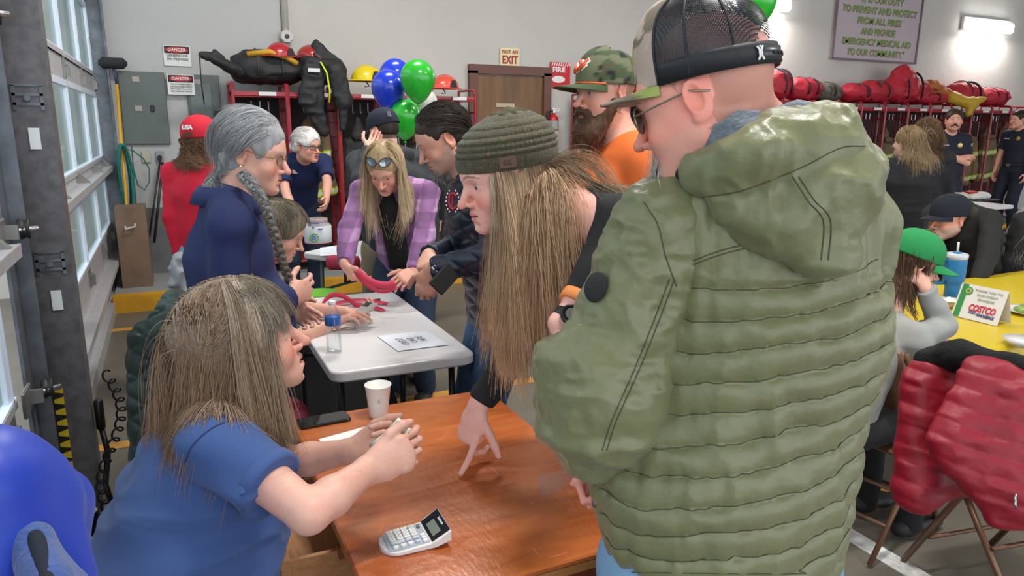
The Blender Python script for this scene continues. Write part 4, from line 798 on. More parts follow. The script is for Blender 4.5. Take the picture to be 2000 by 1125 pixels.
P = [Cone((10.45, 7.55, 2.26), (11.15, 7.5, 2.14), .10, .06), Ell((10.6, 7.55, 2.27), (.25, .16, .09))]; tag(cloth('orange_jacket', P, mat('jacket_orange', (.45, .13, .035), .7), None, .015, .02, (10, 10, 10), 3, 1), 'crumpled orange jacket lying over the red bags on the lockers', 'jacket')
P = [Cone((11.0, 7.45, 2.12), (11.25, 7.28, 2.0), .09, .08), Cone((11.25, 7.28, 2.02), (11.18, 7.27, 1.86), .10, .04), Cone((11.25, 7.28, 2.04), (11.5, 7.25, 2.10), .07, .03)]; tag(cloth('yellow_trousers', P, mat('trousers_yellow', (.52, .32, .02), .6), None, .014, .015, (10, 10, 10), 5, 1), 'yellow waterproof trousers hanging over the locker top', 'trousers')
# left group: black packs, helmets
bag((.95, 7.6, zt), (.62, .36, .25), .0, m_bb, 'big black equipment pack on the leftmost locker', 2, 2); bag((1.45, 7.55, zt), (.40, .36, .24), .2, m_bb, 'black equipment pack beside the one with hanging webbing', 3, 1)
P = [Cone((.66, 7.5, 2.12), (.47, 7.40, 2.20), (.09, .06), (.06, .04), (0, 1, 0)), Cone((.47, 7.40, 2.22), (.34, 7.34, 2.24), (.05, .02), (.03, .014)), Cone((.52, 7.42, 2.22), (.46, 7.4, 2.29), .03, .012)]; tg = cloth('black_jacket_sleeve', P, m_bb, None, .014, .01, (12, 12, 12), 5, 1); tag(tg, 'black jacket spilling over the left end of the lockers', 'jacket'); MB().tube([(.33, 7.30, 2.23), (.325, 7.29, 2.0), (.335, 7.29, 1.8)], .022, 6, flat=.25).build('strap', m_strap, tg, True)
P = [Cone((1.35, 7.36, 2.2), (1.30, 7.34, 1.85), (.10, .05), (.12, .05), (1, 0, 0)), Cone((1.30, 7.34, 1.85), (1.42, 7.36, 1.55), (.10, .05), (.05, .03), (1, 0, 0)), Cone((1.55, 7.36, 2.15), (1.62, 7.35, 1.85), (.09, .05), (.09, .05), (1, 0, 0)), Cone((1.62, 7.35, 1.85), (1.60, 7.36, 1.6), (.05, .03), (.03, .02)), Cone((1.50, 7.5, 2.2), (1.40, 7.55, 2.40), (.07, .025), (.045, .02), (1, 0, 0)), Cone((1.40, 7.55, 2.42), (1.62, 7.5, 2.24), (.03, .02), (.035, .02))]
wh = cloth('webbing_harness', P, m_bb, None, .013, .015, (12, 12, 12), 9, 1); tag(wh, 'tangled black harness hanging down the front of the left lockers', 'harness')
MB().tube([(1.40, 7.30, 2.22), (1.45, 7.275, 2.12), (1.47, 7.27, 1.95), (1.46, 7.275, 1.84)], .020, 6, flat=.4).build('lime_strap', mat('lime', (.60, .75, .02), .5), wh, True); MB().box((1.33, 7.275, 2.14), (.11, .006, .035)).build('name_tag', m_tag, wh)
tag(MB().tube([(.75, 7.45, 2.27), (.95, 7.42, 2.30), (1.1, 7.42, 2.26), (1.2, 7.42, 2.2)], .035, 8, flat=.8).build('yellow_roll', mat('roll_orange', (.62, .32, .02), .6), None, True), 'orange yellow fabric roll on top of the big black pack', 'roll')
def helmet(loc, col, label, rot=0, s=1., brim=True, name='helmet', colr=None):
    r = root_at(name, loc, label, 'helmet'); m = mat('helmet_'+colr, col, .28, coat=.4); c = A(*loc); a = np.array(Matrix.Rotation(rot, 3, 'Z'))
    V = []; n = 32; rows = 12
    for i in range(rows+1):
        t = i/rows; e = math.cos(t*math.pi/2)
        for k in range(n): th = 2*math.pi*k/n; rib = 1+.05*math.exp(-((math.sin(th))/.14)**2); V.append(c+a@A(.145*s*math.cos(th)*e, .115*s*math.sin(th)*e*1., (.05+.125*math.sin(t*math.pi/2)*rib)*s))
    Q = [(i*n+k, i*n+(k+1) % n, (i+1)*n+(k+1) % n, (i+1)*n+k) for i in range(rows) for k in range(n)]; obj('shell', V, Q, m, r, True)
    b = [[c+a@A((.140+u*.055*(1.3 if math.cos(th) < 0 else .8))*s*math.cos(th), (.110+u*.03)*s*math.sin(th), (.052-u*.012)*s) for th in np.linspace(0, 2*math.pi, 33)] for u in (0, .5, 1)]; solidify(MB().grid(b).build('brim', m, r, True), .006)
    MB().tube([c+a@A(0, .09*s, .06*s), c+a@A(.05, .11*s, .0), c+a@A(.0, .10*s, -.0)], .006, 6).build('chin_strap', m_strap, r); MB().add([c+a@A(x*s, -.118*s, z*s) for x, z in ((.01, .05), (.09, .05), (.07, .12), (.03, .12))], [(0, 1, 2, 3)]).build('front_mark', m_blk, r); return r
helmet((1.90, 7.5, 2.02), (.80, .62, .01), 'bright yellow hard helmet on the lockers left of the balloons', .0, 1.15, colr='yellow'); helmet((1.06, 7.5, 2.22), (.45, .02, .03), 'red helmet with a white stripe lying on the big black pack', .3, 1., colr='red'); helmet((1.35, 7.62, 2.24), (.40, .03, .02), 'dark red and orange helmet among the black packs', 2.2, .9, colr='dark_red'); helmet((2.72, 7.45, 1.97), (.80, .10, .06), 'orange red helmet with pale brim right of the balloons', 0, 1.05, colr='orange')
# ------------------------------------------------------------------ the wooden desk
def wood(name, col, rough, dark, stretch, scr=False, coat=.0):
    m = mat(name, col, rough, spec=.7 if scr else .5); nt = m.node_tree; N = nt.nodes; L = nt.links; b = N['Principled BSDF']; tc = N.new('ShaderNodeTexCoord'); mp = N.new('ShaderNodeMapping'); mp.inputs['Scale'].default_value = stretch; L.new(tc.outputs['Object'], mp.inputs[0])
    n = N.new('ShaderNodeTexNoise'); n.inputs['Scale'].default_value = 5; n.inputs['Detail'].default_value = 8; n.inputs['Distortion'].default_value = 1.2; L.new(mp.outputs[0], n.inputs[0]); cr = N.new('ShaderNodeValToRGB'); e = cr.color_ramp.elements; e[0].position = .30; e[0].color = (*dark, 1); e[1].position = .66; e[1].color = (*col, 1); L.new(n.outputs[0], cr.inputs[0]); out = cr.outputs[0]
    if scr:
        for sc, st, th, c2, rot in ((3., (1, 26, 1), .70, (.66, .40, .25), .6), (3., (24, 1, 1), .71, (.60, .33, .22), .25), (2.2, (1, 1, 1), .66, (.30, .16, .13), 0)):
            mp2 = N.new('ShaderNodeMapping'); mp2.inputs['Scale'].default_value = st; mp2.inputs['Rotation'].default_value = (0, 0, rot); L.new(tc.outputs['Object'], mp2.inputs[0]); n2 = N.new('ShaderNodeTexNoise'); n2.inputs['Scale'].default_value = sc*2; n2.inputs['Detail'].default_value = 5; L.new(mp2.outputs[0], n2.inputs[0]); r2 = N.new('ShaderNodeMapRange'); r2.inputs[1].default_value = th; r2.inputs[2].default_value = th+.03; r2.inputs[4].default_value = .6; L.new(n2.outputs[0], r2.inputs[0])
            mx = N.new('ShaderNodeMix'); mx.data_type = 'RGBA'; L.new(r2.outputs[0], mx.inputs[0]); L.new(out, mx.inputs[6]); mx.inputs[7].default_value = (*c2, 1); out = mx.outputs[2]
        mr = N.new('ShaderNodeMapRange'); mr.inputs[3].default_value = rough-.08; mr.inputs[4].default_value = rough+.12; L.new(n.outputs[0], mr.inputs[0]); L.new(mr.outputs[0], b.inputs['Roughness'])
        n3 = N.new('ShaderNodeTexNoise'); n3.inputs['Scale'].default_value = 38; n3.inputs['Detail'].default_value = 5; mp3 = N.new('ShaderNodeMapping'); mp3.inputs['Scale'].default_value = (2.4, 1, 1); L.new(tc.outputs['Object'], mp3.inputs[0]); L.new(mp3.outputs[0], n3.inputs[0]); bp = N.new('ShaderNodeBump'); bp.inputs['Strength'].default_value = .22; bp.inputs['Distance'].default_value = .004; L.new(n3.outputs[0], bp.inputs['Height']); L.new(bp.outputs[0], b.inputs['Normal'])
    L.new(out, b.inputs['Base Color']); return m
m_desk = wood('desk_varnish', (.54, .150, .036), .20, (.40, .095, .022), (1, 3.2, 1), True); m_dside = wood('desk_side', (.26, .06, .02), .35, (.16, .035, .015), (1, 1, .2)); m_raw = wood('drawer_wood', (.42, .20, .075), .55, (.30, .12, .04), (8, 1, 22)); m_edge = wood('desk_edge', (.50, .23, .07), .4, (.40, .15, .04), (1, 1, 12))
DZ = .76; DX0, DX1, DY0, DY1 = .27, .925, 1.155, 2.145
dk = root_at('writing_desk', ((DX0+DX1)/2, 1.65, 0), 'worn orange brown wooden desk with scratched varnish and a drawer pulled open', 'desk')
MB().box(((DX0+DX1)/2, (DY0+DY1)/2, DZ-.008), (DX1-DX0, DY1-DY0, .016), bev=.004).build('desktop', m_desk, dk); MB().box(((DX0+DX1)/2, (DY0+DY1)/2, DZ-.026), (DX1-DX0-.004, DY1-DY0-.004, .02)).build('top_edge', m_edge, dk)
s = MB(); s.box((DX1-.04, 1.65, .37), (.02, .90, .72)).box((.60, DY0+.05, .37), (.60, .02, .72)).box((.60, DY1-.05, .37), (.60, .02, .72)); s.build('side_panel', m_dside, dk)
MB().box((.33, 1.28, .37), (.03, .22, .72)).build('pedestal_front', m_dside, dk)
dr_ = MB(); x0, x1, ya, yb, za, zb = .155, .55, 1.50, 1.87, .60, .695
dr_.box((x0, (ya+yb)/2, (za+zb)/2), (.02, yb-ya+.03, zb-za+.02)).box(((x0+x1)/2, ya, (za+zb)/2), (x1-x0, .012, zb-za)).box(((x0+x1)/2, yb, (za+zb)/2), (x1-x0, .012, zb-za)).box(((x0+x1)/2, (ya+yb)/2, za+.006), (x1-x0, yb-ya, .008)).box((x1, (ya+yb)/2, (za+zb)/2), (.012, yb-ya, zb-za))
do = dr_.build('drawer', m_raw, dk); MB().tube([(x0-.01, 1.56, .65), (x0-.035, 1.57, .655), (x0-.035, 1.62, .655), (x0-.01, 1.63, .65)], .006, 8).build('drawer_pull', mat('antique_brass', (.30, .24, .15), .3, .9), do, True)
s = MB(); s.box((.32, 1.48, .70), (.10, .02, .03)).box((.32, 1.89, .70), (.10, .02, .03)).box((.30, 1.99, .68), (.02, .2, .08)); s.build('rail', m_dside, dk)
# on the desk
t = root_at('paper_cup', Zp(740, 815, DZ), 'white paper coffee cup with faint green print on the far edge of the desk', 'cup'); b = Zp(740, 812, DZ)
MB().lathe([(.027, 0), (.0275, .002), (.0395, .100), (.0415, .101), (.0415, .104), (.0385, .104), (.0275, .010), (.001, .009)], b, 36).build('cup', mat('cup_white', (.80, .79, .77), .5), t, True)
ptc = MB(); g_ = mat('cup_print', (.10, .30, .12), .6); th0 = -1.75
def on_cup(u, z, rr=0): a = th0+u/.034; R_ = .0275+.012*(z/.1)+.0006; return b+A(R_*math.cos(a), R_*math.sin(a), z)
for k in range(14): u = random.choice([-.004, -.002, .0, .002]); z = .052+.0022*(k % 7); ptc.add([on_cup(u, z), on_cup(u+.0015, z), on_cup(u+.0015, z+.0016), on_cup(u, z+.0016)], [(0, 1, 2, 3)])
ptc.build('green_print', g_, t)
pc2 = MB()
for k in range(12): a = k*.52; u, z = .017+.008*math.cos(a), .060+.012*math.sin(a); u2, z2 = .017+.008*math.cos(a+.4), .060+.012*math.sin(a+.4); pc2.tube([on_cup(u, z), on_cup(u2, z2)], .0007, 4)
pc2.build('circle_print', mat('cup_faint', (.62, .63, .60), .6), t)
def slab(name, c, ux, L_, W_, T_, m, par, rad=.01, n=6):
    ux = unit(ux); uy = unit(np.cross((0, 0, 1), ux)) if abs(ux[2]) < .9 else A(0, 1, 0); uz = np.cross(ux, uy); P = []
    for (sx, sy, a0) in ((1, 1, 0), (-1, 1, 90), (-1, -1, 180), (1, -1, 270)):
        for k in range(n+1): a = math.radians(a0+90*k/n); P.append((sx*(L_/2-rad)+rad*math.cos(a), sy*(W_/2-rad)+rad*math.sin(a)))
    V = [c+ux*x*q+uy*y*q+uz*z for z, q in ((0, .97), (T_*.15, 1), (T_*.85, 1), (T_, .97)) for x, y in P]; m_ = len(P); Fc = [(i*m_+k, i*m_+(k+1) % m_, (i+1)*m_+(k+1) % m_, (i+1)*m_+k) for i in range(3) for k in range(m_)]+[tuple(range(m_-1, -1, -1)), tuple(range(3*m_, 4*m_))]
    return obj(name, V, Fc, m, par)
pa, pb = Zp(577, 835, DZ), Zp(685, 815, DZ); pc = Zp(632, 823, DZ); ph = root_at('smartphone', pc, 'black smartphone lying face up at the far left edge of the desk', 'phone'); pu = unit(A(*(pb-pa)[:2], 0)); slab('phone_body', pc, pu, .155, .074, .0085, mat('phone_black', (.012, .012, .014), .25), ph, .012); slab('screen', pc+A(0, 0, .0086), pu, .148, .068, .0006, mat('phone_glass', (.01, .01, .012), .04, spec=.8), ph, .009)
pp = root_at('paper_sheet', Zp(700, 850, DZ), 'blank white sheet of paper under the seated woman\'s hands on the desk', 'paper'); q = [Zp(x, y, DZ+.002) for x, y in ((622, 858), (755, 822), (805, 862), (668, 905))]; solidify(MB().grid([[q[0]+(q[1]-q[0])*u+(q[3]-q[0])*v+A(0, 0, .002*math.sin(u*3)*v) for u in np.linspace(0, 1, 5)] for v in np.linspace(0, 1, 5)]).build('sheet', mat('paper', (.82, .82, .80), .7), pp), .0006)
pen = MB().tube([Zp(735, 930, DZ+.006), Zp(764, 930, DZ+.006)], .0045, 8).build('black_pen', m_blk, None, True); tag(pen, 'short black pen tip showing under the seated woman\'s near hand', 'pen')
# calculator
cc = Zp(806, 1058, DZ); cu = unit(A(*(Zp(862, 1040, DZ)-Zp(738, 1068, DZ))[:2], 0)); cv = np.cross(A(0, 0, 1), cu); cal = root_at('calculator', cc, 'white and grey desk calculator with a raised tilted display on the desk', 'calculator'); Cq = lambda x, y, z: cc+cu*x+cv*y+A(0, 0, z)
def outline(x, hw): return hw*(math.sqrt(max(0, 1-((-.035-x)/.038)**2)) if x < -.035 else 1)
xs = np.concatenate([-.035-.038*np.cos(np.linspace(.02, math.pi/2, 9)), np.linspace(-.02, .030, 5), [.04, .055, .072]]); tz = lambda x: .010+.006*max(0, (x+.07)/.10) if x < .030 else .016+(x-.030)*.55
rows = []
for x in xs: w = outline(x, .046)+(.004 if x > .03 else 0); zt_ = tz(x); bz = 0 if x < .03 else (x-.03)*.28; rows.append([Cq(x, -w*.9, bz), Cq(x, -w, bz+.004), Cq(x, -w, zt_-.002), Cq(x, -w*.95, zt_), Cq(x, w*.95, zt_), Cq(x, w, zt_-.002), Cq(x, w, bz+.004), Cq(x, w*.9, bz), Cq(x, -w*.9, bz)])
g = MB().grid(rows); g.add([rows[-1][k] for k in range(8)], [tuple(range(8))]); g.build('shell', mat('calc_white', (.80, .80, .80), .35), cal, False)
g = MB(); g.grid([[Cq(x, s_*(outline(x+.004 if x < 0 else x, .0405)), tz(x)+.0006) for s_ in (-1, 1)] for x in np.linspace(-.062, .0285, 16)]); g.build('grey_face', mat('calc_grey', (.36, .41, .47), .45), cal)
tl = lambda x, y, e=.001: Cq(x, y, tz(x)+e)
MB().add([tl(.031, -.043), tl(.071, -.046), tl(.071, .046), tl(.031, .043)], [(0, 1, 2, 3)]).build('display_panel', mat('calc_black', (.015, .018, .022), .2), cal); MB().add([tl(.037, -.030, .0016), tl(.055, -.030, .0016), tl(.055, .022, .0016), tl(.037, .022, .0016)], [(0, 1, 2, 3)]).build('screen', mat('lcd', (.20, .24, .20), .3), cal)
nx = unit(tl(.07, 0)-tl(.03, 0)); text_on('brand_mark', 'Texas Instruments', tl(.064, 0, .002), -cv, nx, .009, m_wht, cal, width=.030, off=.0003)
mk = mat('key_white', (.80, .80, .78), .4); mkg = mat('key_grey', (.50, .56, .62), .4)
def key(x, y, w, h, m): slab('key', tl(x, y, .0), cu, w, h, .0045, m, cal, min(w, h)*.42, 4)
lab = {(0, 1): '7', (1, 1): '4', (2, 1): '1', (0, 2): '8', (1, 2): '5', (2, 2): '2', (0, 3): '9', (1, 3): '6', (2, 3): '3'}
for i, x in enumerate((-.044, -.028, -.012, .004)):
    for j, y in enumerate((.032, .021, .010, -.001, -.013, -.026)):
        if i in (0,) and j == 4: key(x+.008, y, .030, .010, mkg); continue
        if i == 1 and j == 4: continue
        if j == 5: key(x, y-.002, .011, .009, mk if i < 3 else mkg); continue
        key(x, y, .0135, .0095, mkg if (i == 3 and j == 0) or j == 4 else mk)
        if m_blk and j < 4: text_on('digit', '0123456789+-'[(i*4+j) % 10], tl(x, y, .0047), -cv, cu, .006, mat('digit_grey', (.45, .47, .5), .6), cal, off=.0002)
for y in (-.010, -.021, -.032): key(.020, y, .011, .009, mk)
key(.020, .027, .006, .012, mat('slot_grey', (.12, .13, .14), .5))
# ------------------------------------------------------------------ folding tables
m_tt = mat('table_plastic', (.76, .75, .76), .35, vary=.03, vscale=3); m_leg = mat('table_leg', (.022, .022, .026), .4, .3)
def rounded_slab(c, ux, L_, W_, T_, rad, n=7):
    ux = unit(ux); uy = np.cross((0, 0, 1), ux); P = []
    for (sx, sy, a0) in ((1, 1, 0), (-1, 1, 90), (-1, -1, 180), (1, -1, 270)):
        for k in range(n+1): a = math.radians(a0+90*k/n); P.append((sx*(L_/2-rad)+rad*math.cos(a), sy*(W_/2-rad)+rad*math.sin(a)))
    e = .008; V = [c+ux*x+uy*y+A(0, 0, z) for z, o in ((-T_, e), (-T_+e, 0), (-e, 0), (-e*.3, e*.3), (0, e)) for x, y in [(x-o*np.sign(x), y-o*np.sign(y)) for x, y in P]]; m_ = len(P)
    return V, [(i*m_+k, i*m_+(k+1) % m_, (i+1)*m_+(k+1) % m_, (i+1)*m_+k) for i in range(4) for k in range(m_)]+[tuple(range(m_-1, -1, -1)), tuple(range(4*m_, 5*m_))]
def folding_table(c, ux, L_, W_, label, z=.74, legcol=None, T_=.045):
    c = A(c[0], c[1], z); ux = unit(A(ux[0], ux[1], 0)); uy = np.cross(A(0, 0, 1), ux); r = root_at('folding_table', (c[0], c[1], 0), label, 'table'); V, Fc = rounded_slab(c, ux, L_, W_, T_, .05); obj('tabletop', V, Fc, m_tt, r)
    lm = legcol or m_leg
    for s_ in (-1, 1):
        e = c+ux*s_*(L_/2-.14); l = MB(); k = W_/2-.06
        for t_ in (-1, 1): l.tube([e+uy*t_*k-A(0, 0, T_), e+uy*t_*k-A(0, 0, z-.012)+ux*s_*.02], .014, 8)
        l.tube([e-uy*k-A(0, 0, .27), e+uy*k-A(0, 0, .27)], .011, 8).tube([e-uy*k-A(0, 0, T_+.01), e+uy*k-A(0, 0, T_+.01)], .011, 8).tube([e-A(0, 0, .27), e-ux*s_*.30-A(0, 0, T_+.01)], .010, 8); l.tube([e-uy*.02-A(0, 0, .27), e-uy*.02-A(0, 0, T_+.02)], .012, 8)
        l.build('leg_frame', lm, r, True)
    return r
folding_table((.77, 3.19), (0, 1), 1.24, .585, 'white folding table with black legs in the middle, wristbands on it')
j0 = A(.80, 5.24, 0); d1 = unit(A(.24, -.32, 0)); d2 = np.cross(A(0, 0, 1), d1); jc = j0+d1*.42+d2*.32; folding_table(jc, d1, .84, .64, 'small white folding table at the back carrying the big plastic jar', legcol=mat('leg_greygreen', (.10, .14, .13), .45, .4))
folding_table((8.45, 5.60), (1, -.02), 1.75, .55, 'white folding table with the decorated cake near the lockers')
# bottle of water
wb_ = root_at('water_bottle', Zp(653, 692, .74), 'clear plastic water bottle with a blue label on the white table corner', 'bottle'); b = Zp(653, 688, .74)
prof = [(.001, 0), (.024, 0), (.031, .004)]
for k in range(9): z = .010+k*.0115; prof += [(.0315, z), (.0285, z+.0055)]
prof += [(.0315, .118), (.0315, .152), (.031, .158), (.026, .176), (.016, .192), (.0125, .198), (.0125, .206)]
MB().lathe(prof, b, 32).build('bottle_body', glassy('clear_plastic', (.985, .99, .995), .05, .10), wb_, True); MB().lathe([(.0318, .118), (.0322, .119), (.0322, .151), (.0318, .152)], b, 32).build('label', mat('label_blue', (.03, .12, .42), .4), wb_, True)
MB().lathe([(.0323, .124), (.0325, .125), (.0325, .146), (.0323, .147)], b, 8).build('label_band', mat('label_pale', (.40, .62, .80), .4), wb_, True)
MB().lathe([(.0145, .200), (.0150, .201), (.0150, .214), (.0135, .216), (.001, .217)], b, 20).build('bottle_cap', mat('cap_white', (.85, .85, .85), .4), wb_, True)
MB().lathe([(.001, .004), (.028, .005), (.028, .105), (.001, .106)], b, 20).build('water', glassy('water_clear', (.98, .99, .995), .02, .03), wb_, True)
tag(slab('white_box', Zp(706, 638, .74), (1, -.08, 0), .058, .035, .014, mat('case_white', (.75, .76, .80), .4), None, .006), 'small white plastic case lying on the white table beside the bottle', 'case')
sg = root_at('handwritten_sign', Zp(805, 668, .745), 'white paper with handwriting CREDIT CARD HERE turned away, on the white table', 'paper'); q = [Zp(x, y, .743) for x, y in ((737, 657), (832, 646), (876, 673), (777, 686))]; solidify(MB().grid([[q[0]+(q[1]-q[0])*u+(q[3]-q[0])*v+A(0, 0, .001) for u in np.linspace(0, 1, 4)] for v in np.linspace(0, 1, 4)]).build('sheet', mat('paper_blue', (.78, .80, .88), .7), sg), .0006)
e1 = unit(q[0]-q[3]); e1[2] = 0; ct = sum(q)/4; rx_ = unit(q[0]-q[3]); ry_ = unit(np.cross((0, 0, 1), rx_)); 
for i, tx in enumerate(['CREDIT', 'CARD', 'HERE']): text_on('handwriting', tx, ct+ry_*(-(i-1)*-.042)*-1, -rx_ if False else rx_, ry_, .042, mat('pen_ink', (.05, .05, .09), .6), sg, bold=-.0004, shear=.2, off=.0015, width=[.105, .075, .075][i])
# pink wristband strips on the table and held
m_pink = mat('pink_paper', (.72, .055, .12), .6)
def strip(name, pts, w, up_, par=None, label=None, cat='wristband'):
    pts = np.asarray(pts); T = np.gradient(pts, axis=0); up_ = np.asarray(up_, float); S = []
    for p, t_ in zip(pts, T): u_ = unit(up_-unit(t_)*(up_@unit(t_))); S.append([p-u_*w/2, p+u_*w/2])
    o = MB().grid(S).build(name, m_pink, par, True); solidify(o, .001); (label and tag(o, label, cat)); return o
def arc(p0, p1, h, n=14, bulge=None): p0, p1 = np.asarray(p0), np.asarray(p1); bz = A(0, 0, h) if bulge is None else np.asarray(bulge); return [p0+(p1-p0)*t_+bz*4*t_*(1-t_) for t_ in np.linspace(0, 1, n)]
strip('pink_wristband_strip', arc(Zp(628, 598, .745), Zp(700, 600, .75), .045, bulge=A(0, .08, .045)), .03, (0, -.3, 1), None, 'pink paper wristband strip arching up on the white table')
strip('pink_wristband_strip', arc(Zp(640, 600, .745), Zp(757, 594, .745), .01, bulge=A(0, .04, .02)), .03, (0, 1, .3), None, 'pink wristband strip lying flat and reaching right on the white table')
strip('pink_wristband_strip', arc(Zp(690, 596, .745), Zp(750, 607, .745), .012), .03, (0, 1, .2), None, 'short pink wristband strip ending nearest the handwritten paper')
tag(MB().tube([Zp(722, 588, .75), Zp(742, 585, .75)], .006, 8).build('marker_pen', m_blk, None, True), 'black marker pen on the pink strips', 'pen')
# jar on the back table, red boxes beside it
jb = Zp(622, 474, .74); jr = root_at('plastic_jar', jb, 'large clear jar with a white printed label on the back table', 'jar'); js = 1.55
MB().lathe([(.001, 0), (.060*js, 0), (.065*js, .006), (.066*js, .13), (.060*js, .150), (.046*js, .165), (.046*js, .185)], jb, 32).build('jar_body', mat('jar_frost', (.55, .50, .52), .2, alpha=.55), jr, True); MB().lathe([(.0662*js, .008), (.0668*js, .01), (.0668*js, .135), (.0662*js, .137)], jb, 32).build('label', mat('jar_label', (.78, .80, .84), .5), jr, True)
MB().lathe([(.050*js, .160), (.0505*js, .161), (.0505*js, .190), (.047*js, .192)], jb, 32).build('neck_ring', mat('jar_neck', (.50, .40, .42), .3, alpha=.7), jr, True)
fr_ = unit(CAM-jb); fr_[2] = 0; fr_ = unit(fr_); rr_ = np.cross(A(0, 0, 1), fr_); 
for (R1, R2, mm, dx) in ((.030, .020, mat('jar_green', (.12, .42, .12), .5), -.03), (.012, 0, mat('jar_blue', (.10, .25, .55), .5), -.03)):
    pts_ = [jb+fr_*(.0680*js-abs(dx)*.15)+rr_*(dx+R1*math.cos(a))+A(0, 0, .055+R1*math.sin(a)) for a in np.linspace(0, 6.28, 24)]; MB().tube(pts_, .005, 6).build('ring_mark', mm, jr, True)
mb = MB(); 
for (x, z, w) in ((-.03, .165, .09), (.025, .120, .045), (-.045, .135, .02)): mb.box(jb+fr_*.1035+rr_*x*.8+A(0, 0, z), (w*.8, .004, .008), R=np.stack([rr_, -fr_, A(0, 0, 1)], 1))
mb.build('blue_writing', mat('ink_blue', (.06, .12, .45), .6), jr); MB().lathe([(.068*js*.96, 0), (.067*js, .004), (.067*js, .009), (.06*js, .01)], jb, 32).build('base_band', mat('jar_red', (.35, .02, .05), .4), jr, True)
rb_ = root_at('red_pouch', Zp(655, 465, .74), 'red folded cloth pouch beside the jar on the back table', 'pouch'); rc = D(652, 455, 4.55); cloth('pouch', [Cone(A(rc[0]-.02, rc[1]+.02, .775), A(rc[0]+.12, rc[1]-.05, .775), (.05, .03), None, (0, 0, 1))], mat('pouch_red', (.45, .03, .07), .6), rb_, .012, .006)
pt = [Zp(x, y, .742) for x, y in ((625, 484), (655, 480), (662, 498), (625, 500))]; o = solidify(MB().add(pt, [(0, 1, 2, 3)]).build('printed_sheet', MATS['paper_blue']), .002); tag(o, 'printed paper sheet lying in front of the jar', 'paper')
# balloons
m_latex = {}
def balloon(c, r, col, cname, label, tail):
    m = mat('latex_'+cname, col, .22, coat=.5); t_ = root_at('balloon', c, label, 'balloon', None); V = []; n, k = 20, 28; c = np.asarray(c)
    for i in range(n+1):
        a = math.pi*i/n; z = math.cos(a); rad = math.sin(a)*(1 if z > 0 else 1-.30*(-z)**1.5); zz = z*(1.05 if z > 0 else 1.42)
        for j in range(k): V.append(c+r*A(rad*math.cos(2*math.pi*j/k), rad*math.sin(2*math.pi*j/k), zz))
    Q = [(i*k+j, (i+1)*k+j, (i+1)*k+(j+1) % k, i*k+(j+1) % k) for i in range(n) for j in range(k)]; obj('balloon_skin', V, Q, m, t_, True)
    MB().lathe([(.004, 0), (.007, -.006), (.016, -.018), (.003, -.012)], c-A(0, 0, r*1.40), 10).build('knot', m, t_, True); MB().tube([c-A(0, 0, r*1.42+.01), c*.7+np.asarray(tail)*.3-A(0, 0, r*1.1), np.asarray(tail)], .0018, 5).build('ribbon', mat('ribbon', (.6, .6, .6), .5), t_, True)
tl_ = D(800, 560, 5.0)
balloon(D(772, 148, 5.15), .115, (.012, .045, .58), 'blue', 'upper blue balloon behind the others in the bunch', tl_); balloon(D(759, 172, 4.95), .118, (.012, .045, .58), 'blue', 'lower left blue balloon of the bunch, in front', tl_); balloon(D(816, 153, 4.8), .118, (.02, .45, .03), 'green', 'upper green balloon at the right of the bunch', tl_)
balloon(D(824, 203, 5.15), .115, (.60, .60, .55), 'white', 'white balloon half hidden behind the green balloons', tl_); balloon(D(790, 228, 5.0), .115, (.02, .45, .03), 'green', 'lower green balloon partly behind the dark hair', tl_)
balloon(D(1484, 2, 5.2), .12, (.02, .45, .03), 'green', 'green balloon peeking above the mesh cap at the top edge', D(1484, 300, 5.2)); balloon(D(1468, -10, 5.5), .12, (.03, .12, .58), 'blue', 'blue balloon sliver above the mesh cap at the top edge', D(1484, 300, 5.2))
# green bucket under the far side of the white table
gb = Zp(690, 560, .30); tag(MB().lathe([(.08, 0), (.10, .22), (.106, .22), (.106, .24), (.098, .24)], A(.72, 4.1, .46), 20).build('lime_bucket', mat('lime_green', (.16, .55, .03), .4), None, True), 'bright lime green bucket edge showing beyond the far end of the white table', 'bucket')
tag(MB().box((.72, 4.1, .23), (.4, .4, .46)).build('low_stool', mat('stool_dark', (.05, .05, .05), .6)), 'dark low stool carrying the lime bucket behind the white table', 'stool')
# ------------------------------------------------------------------ yellow table with its things
ty = root_at('dining_table', (4.0, 2.25, 0), 'long table under a bright yellow plastic cover at the right', 'table'); MB().box((4.0, 2.25, .72), (2.4, .92, .03)).build('tabletop', m_tt, ty)
l = MB(); 
for x in (2.95, 5.0):
    for y in (1.9, 2.6): l.tube([(x, y, 0), (x, y, .71)], .014, 8)
l.build('leg', m_leg, ty); P = []
X0, X1, Y0, Y1 = 2.76, 5.25, 1.76, 2.74
def clothpt(u, v):
    x = X0-.02+(X1-X0+.04)*u; y = Y0+(Y1-Y0)*v; return x, y
rows = []
prof_y = [(-.02, .50), (-.02, .60), (-.018, .70), (-.004, .738), (.01, .741)]
ys_ = [(Y0+a, z) for a, z in prof_y]+[(y, .741) for y in np.linspace(Y0+.08, Y1-.08, 12)]+[(Y1-a, z) for a, z in prof_y[::-1]]
for y, z in ys_:
    row = []
    for k in range(64):
        u = k/63; x = X0+(X1-X0)*u; dz = z; yy = y
        if z < .735: yy = y+.02*math.sin(x*17)*(.74-z)/.24*np.sign(y-2.25); 
        row.append((x, yy, dz+.002*math.sin(x*9+y*5)))
    xe = [(X0-.004, .738), (X0-.018, .70), (X0-.02, .60), (X0-.02, .50)]
    pre = [(a+.015*math.sin(y*23)*(.74-b)/.24, y, min(b, z)) for a, b in xe[::-1]]; rows.append(pre+row)
solidify(MB().grid(rows).build('table_cover', mat('cover_yellow', (.62, .46, .015), .4, bump=.3, bscale=9, bdist=.01), ty, True), .002)
